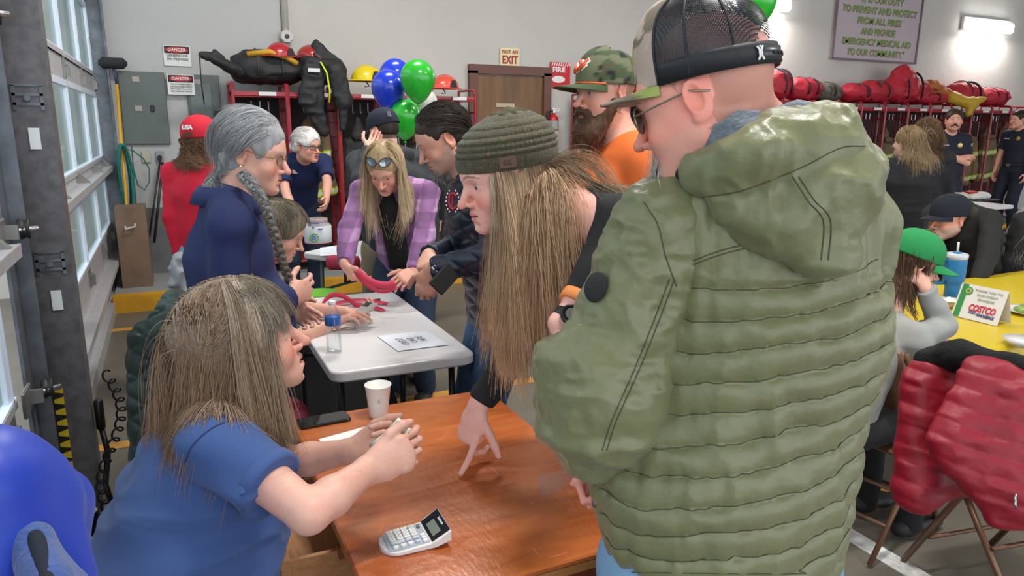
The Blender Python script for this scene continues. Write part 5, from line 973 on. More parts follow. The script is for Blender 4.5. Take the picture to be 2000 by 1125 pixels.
# tent card
cb = [Zp(x, y, .745) for x, y in ((1857, 615), (1947, 637))]; ex = unit(cb[1]-cb[0]); ex[2] = 0; ex = unit(ex); ey = np.cross(A(0, 0, 1), ex); wC = np.linalg.norm(cb[1]-cb[0]); hC = .16; apex = ey*.055+A(0, 0, hC)
cr_ = root_at('tent_card', cb[0], 'white folded sponsor card with green stripe standing on the yellow table', 'card'); a_, b_ = cb; solidify(MB().grid([[a_, b_], [a_+apex, b_+apex], [a_+ey*.11, b_+ey*.11]]).build('folded_card', mat('card_white', (.72, .71, .72), .6), cr_), .001)
un = unit(apex); nn = np.cross(ex, un); K = lambda u, v, e=.002: a_+ex*u*wC+apex*v+nn*e
MB().add([K(.03, .02), K(.13, .02), K(.20, .98), K(.10, .98)][:0]+[K(.04, .01), K(.17, .01), K(.17, .99), K(.04, .99)], [(0, 1, 2, 3)]).build('green_stripe', mat('card_green', (.03, .25, .06), .6), cr_)
for R_, mm in ((.020, 'card_green'), (.014, 'badge_gold'), (.008, 'card_green')): MB().add([K(.20, .80)+ex*R_*math.cos(t_)+un*R_*math.sin(t_)+nn*(.001 if R_ > .015 else .0015+(.02-R_)*.05) for t_ in np.linspace(0, 6.28, 25)[:-1]], [tuple(range(24))]).build('badge', mat('badge_gold', (.50, .45, .15), .5) if mm == 'badge_gold' else MATS['card_green'], cr_)
for i, tx in enumerate(['THANK YOU TO', 'OUR EVENT', 'SPONSOR']): text_on('printed_line', tx, K(.62, .86-.13*i), ex, un, .016, mat('print_grey', (.25, .28, .25), .6), cr_, width=[.10, .075, .06][i]*wC/.17)
text_on('red_word', 'COSTCO', K(.60, .34), ex, un, .045, mat('print_red2', (.55, .02, .07), .5), cr_, bold=.0015, shear=.15, width=wC*.56); text_on('blue_word', 'WHOLESALE', K(.70, .17), ex, un, .02, mat('print_navy', (.04, .05, .20), .5), cr_, bold=.0008, shear=.15, width=wC*.38)
bl = MB(); 
for k in range(3): bl.add([K(.34, .17+.035*k), K(.50, .17+.035*k), K(.50, .19+.035*k), K(.34, .19+.035*k)], [(0, 1, 2, 3)])
bl.build('blue_lines', MATS['print_navy'], cr_)
# tumbler
tb = Zp(1856, 588, .745); tm = root_at('tumbler', tb, 'tall bright blue insulated tumbler with handle and straw on the yellow table', 'tumbler'); m_tb = mat('tumbler_blue', (.015, .17, .42), .4)
MB().lathe([(.034, 0), (.037, .004), (.038, .085), (.041, .10), (.050, .112), (.052, .118), (.053, .225), (.0525, .232)], tb, 36).build('tumbler_body', m_tb, tm, True); MB().lathe([(.0530, .232), (.0530, .240), (.051, .241)], tb, 36).build('steel_rim', mat('steel_rim', (.6, .6, .6), .3, .9), tm, True); MB().lathe([(.0535, .240), (.054, .242), (.054, .256), (.050, .260), (.001, .260)], tb, 36).build('lid', mat('lid_pale', (.55, .60, .66), .3), tm, True)
hx = -_rt*.9; MB().tube([tb+hx*.048+A(0, 0, .222), tb+hx*.100+A(0, 0, .226), tb+hx*.118+A(0, 0, .21), tb+hx*.120+A(0, 0, .12), tb+hx*.105+A(0, 0, .098), tb+hx*.045+A(0, 0, .10)], .009, 10).build('handle', m_tb, tm, True)
MB().box(tb+A(0, 0, .264), (.035, .03, .01), bev=.004).build('slider', m_tb, tm); MB().tube([tb+A(.0, 0, .255), tb+A(-.003, 0, .32)], .0055, 10).build('straw', mat('straw', (.62, .66, .68), .3), tm, True)
fb = root_at('food_tray', Zp(1845, 600, .745), 'checked paper food tray left of the tent card', 'tray'); fc = Zp(1850, 598, .745); MB().lathe([(.05, 0), (.085, .035), (.088, .036), (.052, .006), (.001, .005)], fc, 4).build('tray', mat('tray_check', (.60, .50, .36), .7, vary=.4, vscale=50), fb); cloth('wrap', [Ell(fc+A(0, 0, .025), (.05, .045, .018))], MATS['paper'], fb, .008, .008, (30, 30, 30))
pl_ = root_at('dinner_plate', Zp(1998, 610, .745), 'white plate of salad at the right edge of the yellow table', 'plate'); pcn = Zp(2010, 612, .745); MB().lathe([(.06, 0), (.10, .012), (.115, .02), (.10, .014), (.001, .005)], pcn, 28).build('plate', mat('plate_white', (.7, .7, .7), .4), pl_, True); cloth('salad', [Ell(pcn+A(-.03, 0, .02), (.05, .05, .02)), Ell(pcn+A(.03, .02, .02), (.04, .04, .02))], mat('salad_green', (.22, .32, .08), .7, vary=.4, vscale=40), pl_, .008, .01, (40, 40, 40))
tag(MB().lathe([(.05, 0), (.08, .03), (.001, .02)], Zp(1998, 675, .745), 16).build('small_plate', MATS['plate_white'], None, True), 'edge of a small white dish at the near right of the yellow table', 'dish')
# cake
ck = root_at('sheet_cake', Zp(1900, 393, .74), 'white frosted cake with red topping on the distant white table', 'cake'); c_ = Zp(1915, 391, .74)+A(0, .06, 0); MB().box(c_+A(0, 0, .006), (.46, .34, .012)).build('board', m_blk, ck); cloth('cake_body', [Cone(c_+A(-.13, 0, .05), c_+A(.13, 0, .05), (.10, .05), None, (0, 1, 0)), ], mat('frosting', (.78, .76, .72), .6), ck, .012, .008, (30, 30, 30)); c2 = c_+A(-.38, .05, 0)
cloth('second_tier', [Cone(c2+A(-.10, 0, .05), c2+A(.10, 0, .05), (.12, .06), None, (0, 1, 0))], mat('frosting_cream', (.72, .66, .52), .6), ck, .012, .008, (30, 30, 30)); cloth('red_topping', [Ell(c_+A(-.12, 0, .10), (.09, .07, .02))], mat('topping_red', (.5, .02, .02), .4), ck, .01, .006, (40, 40, 40))
# ------------------------------------------------------------------ chairs
m_brown = mat('chair_brown', (.17, .085, .045), .35, .3); m_maroon = mat('maroon_fabric', (.17, .008, .03), .75, bump=.3, bscale=150); m_chr = mat('chrome_tube', (.45, .45, .47), .25, .9)
def folding_chair(x, y, rz, label):
    r = empty('folding_chair', (x, y, 0), rz, label, 'chair', None); f = MB()
    for s_ in (-1, 1):
        X = s_*.215; MB().tube([(X, .26, .01), (X, .05, .42), (X*.97, -.12, .76), (X*.85, -.15, .84)], .0125, 8).build('front_leg', m_brown, r, True); MB().tube([(X*.92, -.24, .01), (X*.92, .10, .44)], .011, 8).build('rear_leg', m_brown, r, True)
    f.tube([(-.21, .17, .16), (.21, .17, .16)], .008, 8).tube([(-.20, -.14, .14), (.20, -.14, .14)], .008, 8).tube([(-.20, -.07, .26), (.20, -.07, .26)], .008, 8); f.build('stretcher', m_brown, r, True)
    MB().box((0, .05, .44), (.38, .38, .022), bev=.01).build('seat', m_brown, r); b_ = [[(.20*math.sin(u_), -.145-.02*math.cos(u_)+.04*(1-abs(u_)), z) for u_ in np.linspace(-1.2, 1.2, 12)] for z in (.62, .70, .78, .845)]; solidify(MB().grid(b_).build('backrest', m_brown, r, True), .006); return r
def padded_chair(x, y, rz, label):
    r = empty('padded_chair', (x, y, 0), rz, label, 'chair', None)
    for s_ in (-1, 1): MB().tube([(s_*.22, .20, .0), (s_*.22, .21, .42)], .013, 8).build('front_leg', m_chr, r, True); MB().tube([(s_*.22, -.24, .0), (s_*.22, -.20, .44), (s_*.21, -.27, .86)], .013, 8).build('rear_leg', m_chr, r, True)
    MB().tube([(-.21, -.27, .86), (-.15, -.285, .90), (.15, -.285, .90), (.21, -.27, .86)], .013, 8).build('top_rail', mat('chair_black_tube', (.03, .03, .035), .15, .5), r, True)
    cloth('seat', [Cone((0, -.12, .45), (0, .16, .45), (.21, .04), None, (1, 0, 0), .02)], m_maroon, r, .015, 0); cloth('backrest', [Cone((0, -.235, .62), (0, -.265, .82), (.19, .025), None, (1, 0, 0), .02)], m_maroon, r, .015, 0); return r
folding_chair(2.50, 1.86, math.radians(-80), 'brown metal folding chair the child in the green cap sits on'); folding_chair(2.62, 1.30, math.radians(-10), 'brown metal folding chair under the red puffer coat')
folding_chair(4.35, 3.32, math.radians(180), 'brown folding chair under the older man in the dark cap'); folding_chair(5.05, 3.30, math.radians(180), 'brown folding chair under the grey-haired person at the right edge')
padded_chair(-.17, 1.62, math.radians(-90), 'maroon padded chair under the seated woman in the blue polo'); padded_chair(.20, 2.95, math.radians(-90), 'maroon padded chair with the dark green quilted coat hung on it'); padded_chair(-.32, 1.03, math.radians(-75), 'maroon padded chair under the blue jackets in the lower left corner')
# coats on the chairs
def quilt(cell, amp, dirs, seed=0):                     # diamond quilting
    d1_, d2_ = [unit(d_) for d_ in dirs]
    def f(V, N_):
        a = np.abs(np.sin((V@d1_)/cell*math.pi)); b = np.abs(np.sin((V@d2_)/cell*math.pi)); return V+N_*(amp*(np.minimum(a, b)**.5-.6))[:, None]
    return f
cx_ = -.02; dy_ = .14
P = [Cone((cx_, 2.68, .92), (cx_, 3.08, .92), (.05, .075), None, (1, 0, 0), .05), Cone((cx_-.05, 2.72, .90), (cx_-.13, 2.62, .33), (.055, .11), (.07, .09), (0, 1, 0), .04), Cone((cx_-.06, 2.90, .90), (cx_-.09, 2.88, .40), (.09, .045), (.12, .05), (0, 1, 0), .05), Cone((cx_+.04, 2.66, .90), (cx_+.07, 2.62, .56), (.055, .06), (.045, .05), None, .03), Cone((cx_-.02, 3.04, .92), (cx_+.02, 3.08, .52), (.07, .06), (.08, .06), (0, 1, 0), .05)]
tag(cloth('quilted_coat', P, mat('coat_green', (.008, .030, .026), .42, vary=.6, vscale=5), None, .007, .010, (6, 6, 6), 11, 2, fn=quilt(.062, .009, ((1, .5, 1), (1, .5, -1)))), 'dark green and navy quilted coat hung over the maroon chair', 'coat')
# red puffer over the folding chair
rc_ = lambda x, y, d_: D(x, y, d_)
P = [Cone(rc_(1830, 742, 2.28), rc_(1985, 765, 2.10), .058, .062, None, .05), Cone(rc_(1812, 745, 2.26), rc_(1792, 960, 2.20), (.075, .06), (.072, .055), rt, .025), Cone(rc_(1870, 750, 2.26), rc_(1862, 930, 2.22), (.10, .05), (.10, .04), rt, .05), Cone(rc_(1960, 760, 2.08), rc_(1905, 880, 2.05), (.13, .05), (.13, .05), rt, .05), Cone(rc_(1930, 870, 2.04), rc_(1985, 985, 2.0), (.12, .045), (.10, .04), rt, .05), Cone(rc_(2010, 785, 2.04), rc_(2030, 960, 1.98), (.12, .06), (.11, .05), rt, .04)]
def bands(cell, amp, ax, warp=.01, wsc=6, seed=5, p=.45):
    ax = unit(ax)
    def f(V, N_):
        s_ = V@ax+warp*noise(V, wsc, seed); ph = np.abs(np.sin(s_/cell*math.pi)); return V+N_*(amp*(ph**p-.55))[:, None]
    return f
rcz = cloth('red_puffer_coat', P, mat('puffer_red', (.27, .003, .018), .5, vary=.1, bump=.4, bscale=30, bdist=.006), None, .0065, .008, (12, 12, 20), 21, 1, fn=bands(.055, .0045, (.35, 0, 1), .02, p=.6)); tag(rcz, 'red quilted puffer coat with a black fleece collar hung on a chair', 'coat')
P = [Cone(rc_(1808, 702, 2.26), rc_(1870, 692, 2.20), .034, .044, None, .03), Cone(rc_(1870, 694, 2.20), rc_(1995, 716, 2.06), .044, .030, None, .03), Cone(rc_(1830, 705, 2.27), rc_(1960, 718, 2.12), .030, .03, None, .03)]
cloth('fleece_collar', P, mat('fleece_black', (.006, .006, .007), .95, bump=1, bscale=120, bdist=.004), rcz, .008, .006, (25, 25, 25)); MB().tube([rc_(1984, 965, 1.93), rc_(1982, 985, 1.92), rc_(1986, 992, 1.92)], .004, 6).build('zip_pull', m_chr, rcz, True)
# blue jackets in the lower left corner
P = [Cone(D(-40, 985, .98), D(95, 985, 1.10), (.075, .06), (.05, .05), None, .04), Cone(D(20, 1000, 1.02), D(30, 1160, 1.0), (.09, .06), (.10, .06), rt, .05), Cone(D(90, 1010, 1.10), D(100, 1180, 1.10), (.045, .06), (.05, .06), rt, .04), Cone(D(-50, 960, .95), D(-60, 1160, .95), .09, .1, None, .05)]
tag(cloth('blue_jacket', P, mat('jacket_royal', (.012, .045, .42), .42, sheen=.1), None, .006, .010, (9, 9, 5), 31, 2), 'bright royal blue jacket draped over a chair in the lower left corner', 'jacket')
P = [Cone(D(45, 1050, .93), D(95, 1150, .90), (.022, .02), (.05, .03), None, .02), Cone(D(45, 1048, .93), D(70, 1044, .93), .018, .014, None, .01), Cone(D(72, 1060, .94), D(120, 1150, .92), .018, .03, None, .02)]
tag(cloth('fleece_jacket', P, mat('fleece_blue', (.05, .10, .30), .95, bump=1, bscale=150, bdist=.003, sheen=.3), None, .005, .004, (20, 20, 20), 8, 1), 'blue grey fleece garment lying on the royal blue jacket', 'jacket')
P = [Cone(D(70, 1055, .915), D(95, 1150, .88), (.016, .01), (.03, .015), None, .01)]; tag(cloth('dark_lining_scarf', P, mat('lining_dark', (.012, .016, .03), .9), None, .005, .002), 'dark lining folded inside the blue grey fleece', 'scarf')
# ------------------------------------------------------------------ the people behind
LFT = -_rt; AW = A(math.sin(YAW), math.cos(YAW), 0); RGT = _rt           # left, away and right as seen from the photographer's spot
def hd2(l, a, z=0.): v = LFT*l+AW*a; v[2] = z; return v
m_navy = mat('polo_navy', (.012, .022, .095), .85, bump=.35, bscale=420, bdist=.001, vary=.08); m_navyd = mat('polo_dark_navy', (.010, .016, .055), .85, bump=.35, bscale=420, bdist=.001); m_black = mat('cloth_black', (.012, .012, .014), .85, bump=.3, bscale=300, bdist=.001); m_denl = mat('denim_light', (.20, .36, .56), .85, bump=.5, bscale=500, bdist=.001, vary=.12, vscale=12); m_denm = mat('denim_mid', (.055, .115, .22), .85, bump=.5, bscale=500, bdist=.001, vary=.35, vscale=7); m_dend = mat('denim_dark', (.02, .035, .07), .85, bump=.4, bscale=500, bdist=.001, vary=.2)
m_khaki = mat('khaki', (.30, .23, .16), .85); m_shoe = mat('shoe_black', (.015, .015, .016), .6); m_gl = mat('glasses_dark', (.03, .025, .02), .3); SK = A(.76, .43, .33); SKL = A(.80, .50, .41)
CHN = ('f', 'm')
def person(label, J, sex, skin=SK, hs=1., top=None, sleeve='short', bottom=None, hem=.0, loose=.0, hair=None, w=1., shk={}, gk={}, **kw):
    r = make_person((J['pel'][0], J['pel'][1], 0), label, J, skin, hs, sex=sex, w=w, **kw)
    if top: g = garment('shirt' if sleeve == 'short' else gk.pop('name', 'jacket'), J, shirt_prims(J, sleeve=sleeve, hem=hem, w=w, loose=loose, bust=kw.get('bust', 0), belly=kw.get('belly', 0), **shk), top, r, **{**dict(h=.009), **gk})
    if bottom: pants(J, bottom, r, w=w, h=.011)
    shoes(J, m_shoe, r); return r
B = dict(fine=(.0045, .0036), h=.010); F = dict(fine=(.006, .005), h=.013)
# woman with the long grey braid
J = place(D(492, 299, 2.2), (1, -.05), lean=-.12, bend=.12, H=None, wr=D(566, 580, 2.28), wl=D(563, 600, 2.5), pr=A(-.8, -.6, -.5), pl=A(-.3, .6, -.5)); J['look'] = unit((.93, -.36, -.20))
r = person('person with long grey braid, glasses and navy long-sleeved top, standing over the seated ones', J, 'f', SK, 1.0, m_navy, 'long', m_dend, gk=dict(name='long_sleeved_top', h=.007, amp=.009, sc=(6, 6, 12)), colkw=dict(brow=A(.35, .33, .32), blush=.7, freck=.3), headkw=dict(nose=1.1, eyeo=.6, chin=1.02), belly=.02, **B)
J0 = J; hc = A(.34, .345, .36); T_ = lambda *p: J0['head']+J0['Rh']@(np.array(p)*J0['hs'])
hair_cap(J, hc, r, g=.010, amp=.003, low=-.075)
ro = scalp_roots(3000, J, 1); grow_hair('hair_strands', J, ro, tangent(ro, (0, -1, -.25)), hair_mat(), r, L=.17, steps=9, coll=coll_of(J, .010), grav=.06, stiff=.95, r=.00065, col=A(.40, .41, .43), var=.25, clump=.35, nclump=90, jit=.3, streak=(A(.20, .19, .18), .25), seed=3, goal=(.03, -.085, -.07), goalw=.8, hug=1)
nape = T_(.0, -.10, -.045); bp = [nape, T_(.055, -.075, -.075), T_(.075, -.02, -.115), T_(.07, .035, -.17), J['shR']*.5+J['chest']*.5+J['f']*.13+A(0, 0, .02), J['chest']+J['f']*.16-J['r']*-.05+A(0, 0, -.10), J['chest']+J['f']*.17+J['r']*.06+A(0, 0, -.22)]
bp = [D(468, 325, 2.28), D(478, 345, 2.12), D(500, 370, 2.05), D(520, 408, 2.03), D(536, 455, 2.04), D(550, 505, 2.07), D(566, 548, 2.09)]
def catmull(P_, n):
    P_ = np.asarray(P_); P2 = np.concatenate([[2*P_[0]-P_[1]], P_, [2*P_[-1]-P_[-2]]]); o_ = []
    for s_ in np.linspace(0, len(P_)-1-1e-6, n): i = int(s_); t = s_-i; a, b, c, d = P2[i:i+4]; o_.append(.5*((2*b)+(-a+c)*t+(2*a-5*b+4*c-d)*t*t+(-a+3*b-3*c+d)*t**3))
    return np.array(o_)
def braid(path, R0, R1, turns, name, root, col, col2, per=40, r=.0011, k=3):
    cpt = catmull(path, 90); T = np.gradient(cpt, axis=0); T /= np.linalg.norm(T, axis=1)[:, None]; u = np.cross(T, fw); u /= np.linalg.norm(u, axis=1)[:, None]; v = np.cross(T, u); S = []; rs = np.random.default_rng(5); t = np.linspace(0, 1, 90); R_ = (R0+(R1-R0)*t)[:, None]
    for j in range(3):
        ph = t*turns*2*math.pi+j*2*math.pi/3; c = cpt+u*R_*.75*np.sin(ph)[:, None]+v*R_*.45*np.sin(2*ph)[:, None]
        for q in range(per): a, b = rs.normal(size=2)*.33; S.append(c+(u*a+v*b)*R_*.8)
    return tubes(name, np.array(S), r, hair_mat(), root, col, .22, col2, rs)
braid(bp, .0145, .010, 7.5, 'braid', r, A(.36, .36, .37), A(.24, .19, .15), per=70, r=.0013)
glasses(J, r, mat('tortoise', (.22, .13, .06), .3), hw=.025, hh=.015); MB().lathe([(.0005, -.004), (.004, 0), (.0005, .004)], T_(.083, -.004, -.038), 10).build('earring', mat('pearl', (.8, .75, .65), .2), r, True); polo_collar(J, r, m_navy, r=.082, h_=.035, open_=.9, drop=.040)
# seated person tapping the phone
J = place(D(546, 452, 3.15), (1, -.15), seat=.46, H=1.72, lean=.42, bend=.35, wr=D(652, 634, 3.22), wl=D(676, 610, 3.36), pr=A(-.3, -.7, -.8), pl=A(-.3, .8, -.8)); J['look'] = unit((.86, -.30, -.42))
HP = dict(R=dict(d=D(700, 606, 3.22)-D(652, 634, 3.22), n=A(.1, -.1, -1), curls=(.25, .35, .4, .45)), L=dict(d=D(728, 618, 3.34)-D(676, 610, 3.36), n=A(.1, .2, .9), curls=(.55, .6, .6, .6)))
r = person('person with short brown-grey hair, seated in a navy shirt tapping a phone', J, 'f', SK*A(.95, .9, .86), 1.02, m_navyd, 'short', m_dend, hands=HP, colkw=dict(brow=A(.2, .15, .1), hair=(A(.22, .18, .14), .9)), **B)
hair_cap(J, A(.20, .165, .12), r, g=.014, low=-.05); ro = scalp_roots(1800, J, 1); grow_hair('hair_strands', J, ro, tangent(ro, (ro[:, :1]*0+0, .3, -.2)), hair_mat(), r, L=.075, steps=6, coll=coll_of(J, .014)[:1], grav=.25, hug=1, r=.0008, col=A(.24, .20, .15), var=.3, clump=.4, seed=4)
ph = root_at('smartphone', D(712, 606, 3.27), 'silver phone tilted in the seated person\'s hands above the white table', 'phone'); c = D(706, 609, 3.27); pu = unit(D(735, 588, 3.32)-D(682, 632, 3.20)); pn = unit(unit(A(0, 0, 1))+.35*LFT-.5*AW); pn = unit(pn-pu*(pn@pu)); pv = np.cross(pn, pu)
MB().box(c, (.155, .072, .009), R=np.stack([pu, pv, pn], 1), bev=.004).build('phone_body', mat('phone_silver', (.48, .45, .44), .35, .3), ph); MB().box(c+pn*.005+pu*.052+pv*.012, (.032, .034, .002), R=np.stack([pu, pv, pn], 1)).build('camera_block', m_blk, ph)
# white-haired woman leaning on the back table
J = place(D(600, 286, 5.95), hd2(-.45, -.8), lean=.40, bend=.25, H=1.70, wl=D(640, 452, 5.6), wr=D(583, 455, 5.75), pl=A(.3, .3, -.2), pr=A(-.3, .3, -.2)); J['look'] = unit(hd2(-.88, -.50, -.06))
r = person('person with white hair in a bun and glasses, navy polo, leaning on the back table', J, 'f', SK*A(1.02, .95, .93), 1.10, m_navy, 'short', m_dend, colkw=dict(brow=A(.5, .45, .4), blush=1.1, lips=A(.55, .12, .12)), headkw=dict(eyeo=.7), **F)
hw = A(.80, .76, .74); hair_cap(J, hw, r, g=.018, low=-.04, h=.007, amp=.004, extra=[Ell(J['head']+J['Rh']@A(0, -.155, -.01), (.035, .045, .045), None, .02)]); ro = scalp_roots(1100, J, 1); grow_hair('hair_strands', J, ro, tangent(ro, (0, -1, -.1)), hair_mat(), r, L=.15, steps=7, coll=coll_of(J, .018)[:1], grav=.05, stiff=.95, r=.0012, col=hw, var=.2, seed=6, goal=(0, -.16, -.01), goalw=.7, hug=1)
glasses(J, r, m_gl, r=.0026); polo_collar(J, r, m_navyd, open_=1.2)
ch = J['chest']; MB().box(ch+J['f']*.135+J['r']*.065+A(0, 0, .03), (.085, .004, .055), R=np.stack([J['r'], J['f'], np.cross(J['r'], J['f'])], 1)).build('name_sticker', mat('sticker_pink', (.75, .55, .55), .6), r); MB().box(ch+J['f']*.13-J['r']*.075+A(0, 0, .065), (.055, .004, .025), R=np.stack([J['r'], J['f'], np.cross(J['r'], J['f'])], 1)).build('shirt_emblem', m_wht, r)
# person in the red cap, seen from behind
J = place(D(393, 274, 4.45), hd2(-.15, 1), lean=.02, H=None, wl=D(352, 500, 4.5), wr=D(425, 500, 4.6)); J['look'] = unit(hd2(-.1, 1, .02)); m_redk = mat('sweatshirt_red', (.58, .008, .035), .85, bump=.3, bscale=200, bdist=.001)
r = person('person seen from behind in a red USA cap, red sweatshirt and light jeans', J, 'f', SK, 1.15, m_redk, 'long', m_denl, gk=dict(name='sweatshirt', h=.010, amp=.003), loose=.006, w=.95, **F)
hair_cap(J, A(.12, .07, .045), r, g=.012, h=.007); ro = scalp_roots(1800, J, 1, keep=lambda p: (p[:, 2] < .018)*(p[:, 1] < .02)); grow_hair('curly_hair', J, ro, tangent(ro, (ro[:, :1]*5, -.6, -.5)), hair_mat(), r, L=.135, steps=22, coll=coll_of(J, .02), grav=.22, r=.0011, col=A(.20, .11, .07), tip=A(.42, .25, .17), var=.3, clump=.6, nclump=140, curl=.013, curlf=34, seed=8)
co, Tc, Rc, dims = cap_hat(J, r, A(.62, .01, .03), .07, m=mat('cap_red', attr=True, rough=.8), size=1.10, tilt=.05); 
bk = -Rc[:, 1]; cx1 = Tc(0, -.112, .040); text_on('cap_letters', 'USA', cx1+bk*.003, -J['Rh'][:, 0]*-1, Rc[:, 2]+Rc[:, 1]*.35, .036, m_wht, co, bold=.002, off=.0); a_ = [Tc(.030*math.cos(t), -.118+.001*math.sin(t), -.004+.022*math.sin(t)) for t in np.linspace(0, math.pi, 16)]; MB().add([p+bk*.002 for p in a_], [tuple(range(16))]).build('strap_opening', mat('hair_dark', (.10, .05, .035), .8), co)
P = [Cone(D(352, 505, 4.35), D(350, 540, 4.35), .045, .05), Cone(D(350, 540, 4.35), D(368, 575, 4.35), .045, .025), Cone(D(345, 520, 4.33), D(340, 552, 4.33), .03, .03)]; tag(cloth('grey_jacket', P, mat('bundle_grey', (.30, .32, .36), .8), None, .010, .02, (14, 14, 14), 4), 'grey and white bundled cloth hanging at the hip of the person in red', 'bundle')
# woman in the purple checked overshirt
J = place(D(752, 328, 3.75), hd2(.12, -1), lean=.22, bend=.30, H=1.70, wl=D(808, 535, 3.62), wr=D(672, 520, 3.62), pl=A(.9, .3, -.5), pr=A(-.9, .6, -.5), neck=.1); J['look'] = unit(hd2(.10, -.85, -.62)); 
HP = dict(R=dict(d=A(.35, -.3, -.75), n=A(.8, .1, .1), curls=(.45, .5, .55, .6)), L=dict(d=D(760, 560, 3.5)-D(808, 535, 3.62), n=A(-.5, .2, -.6), curls=(.45, .5, .5, .55)))
def purp(V):
    q = (V-J['pel'])@np.stack([J['r'], J['f'], A(0, 0, 1)], 1); c = np.tile(A(.205, .095, .22), (len(V), 1)); a = np.mod(q[:, 0]+.3, .13) < .055; b = np.mod(q[:, 2]+.2, .14) < .06; c[a] *= 1.55; c[b] *= 1.45; s_ = (a & b); c[s_] = A(.50, .30, .52); return (c*(1+.12*noise(V, 30, 3))[:, None]).clip(0, 1)
r = person('person with long blonde hair in a purple checked overshirt, holding pink wristband strips', J, 'f', SK*A(1.04, .98, .95), 1.06, mat('overshirt_purple', attr=True, rough=.9, bump=.3, bscale=300, bdist=.001), 'long', m_dend, hem=.08, loose=.010, hands=HP, gk=dict(name='overshirt', h=.008, amp=.006, colf=purp), colkw=dict(brow=A(.28, .18, .1), blush=.9, lips=A(.55, .2, .2)), headkw=dict(eyeo=.25), bust=.8, **B)
ff = J['f']; cc_ = J['chest']; pl2 = []
for t in np.linspace(0, 1, 10): z = J['top'][2]+.02+(J['pel'][2]-.02-J['top'][2])*t; ce = J['top']+(J['pel']-J['top'])*t; wv = .018+.050*min(1, t*4)*(1-.1*t); fd = .105+.055*math.sin(min(1, t*1.6)*math.pi*.8); pl2.append([ce+J['r']*x*wv+ff*(fd+.012*math.cos(x*1.5)) for x in np.linspace(-1, 1, 7)])
solidify(MB().grid(pl2).build('black_undershirt', m_black, r, True), .004)
for s_ in (-1, 1): pk = J['chest']+ff*.165+J['r']*s_*.105+A(0, 0, .01); MB().box(pk, (.075, .006, .085), R=np.stack([unit(J['r']+ff*-.25*s_), ff, A(0, 0, 1)], 1), bev=.003).build('pocket', mat('pocket_purple', (.40, .24, .42), .9), r)
hb = A(.48, .34, .19); hair_cap(J, hb*.8, r, g=.010, amp=.003, low=-.06); ro = scalp_roots(3200, J, 1); ro = ro[ro[:, 1] < .064]; grow_hair('long_hair', J, ro, tangent(ro, np.stack([np.sign(ro[:, 0])*1., ro[:, 1]*0-.05, ro[:, 0]*0+.1], 1)), hair_mat(), r, L=.42, steps=18, coll=coll_of(J, .012, .025), grav=.22, stiff=.8, r=.0009, col=hb, tip=A(.74, .58, .38), var=.2, clump=.5, nclump=90, jit=.2, streak=(A(.62, .50, .33), .3), seed=9)
g_ = dict(J); 
Tt = lambda *p: J['head']+J['Rh']@(np.array(p)*J['hs']); sg_ = root_at('sunglasses', Tt(0, .07, .1), 'dark sunglasses with pale reflections pushed up on the blonde hair', 'glasses'); mb = MB(); lb = MB()
for s_ in (-1, 1):
    ring = [Tt(s_*.034+.027*math.cos(a), .080-.018*(abs(s_*.034+.027*math.cos(a))/.05)**2+.012*math.sin(a)*-1, .092+.016*math.sin(a)) for a in np.linspace(0, 2*math.pi, 20)]; mb.tube(ring, .0022, 6, False); lb.add([np.mean(ring[:-1], 0)]+ring[:-1], [(0, i+1, (i+1) % 19+1) for i in range(19)]); mb.tube([Tt(s_*.060, .055, .095), Tt(s_*.082, .0, .075), Tt(s_*.082, -.03, .06)], .002, 6)
mb.tube([Tt(-.008, .083, .094), Tt(.008, .083, .094)], .002, 6); mb.build('frame', m_gl, sg_, True); lb.build('lens', mat('sun_lens', (.30, .36, .42), .08, .6), sg_)
strip('pink_wristband_strip', arc(D(697, 528, 3.50), D(772, 553, 3.46), 0, 16, bulge=(0, 0, -.035)), .035, (0, .2, 1), None, 'pink wristband strip held up between the hands of the person in purple'); strip('pink_wristband_strip', arc(D(697, 536, 3.52), D(775, 560, 3.47), 0, 16, bulge=(0, 0, -.05)), .02, (0, .5, 1), None, 'lower pink wristband strip sagging under the held one')
# man in the dark quilted jacket looking down
J = place(D(866, 272, 2.80), hd2(.92, -.30), lean=.10, bend=.16, H=None, wl=D(842, 528, 2.62), wr=D(836, 500, 2.78), pl=A(.4, -.9, -.4), pr=A(.6, .6, -.6)); J['look'] = unit(hd2(.90, -.25, -.50))
HP = dict(R=dict(d=A(-.3, -.6, -.2), n=A(.2, -.2, -.8), curls=(.6, .6, .65, .7)), L=dict(d=D(835, 560, 2.66)-D(850, 512, 2.64), n=A(.5, .6, .1), curls=(.55, .55, .6, .65)))
r = person('person with slicked dark hair and grey goatee in navy quilted jacket with round badge', J, 'm', SK*A(.95, .88, .84), 1.04, mat('quilt_navy', (.012, .018, .038), .38, bump=.15, bscale=120), 'long', m_denm, hem=.03, loose=.022, hands=HP, gk=dict(name='quilted_jacket', h=.0065, amp=.002, fn=quilt(.06, .009, ((.5, -.3, 1), (.5, -.3, -1)))), colkw=dict(brow=A(.10, .08, .07), hair=(A(.03, .025, .022), .95), stubble=(A(.30, .28, .27), .55), blush=.8), headkw=dict(eyeo=.35, nose=1.15), w=1.02, **B)
hair_cap(J, A(.045, .036, .03), r, g=.007, low=-.03); ro = scalp_roots(900, J, 1, keep=lambda p: p[:, 2] > 0); grow_hair('hair_strands', J, ro, tangent(ro, (0, -1, -.1)), hair_mat(), r, L=.12, steps=7, coll=coll_of(J, .007)[:1], grav=.03, stiff=.97, r=.0010, col=A(.05, .04, .034), var=.3, streak=(A(.16, .14, .13), .12), seed=11, goal=(0, -.1, -.04), goalw=.6, hug=1)
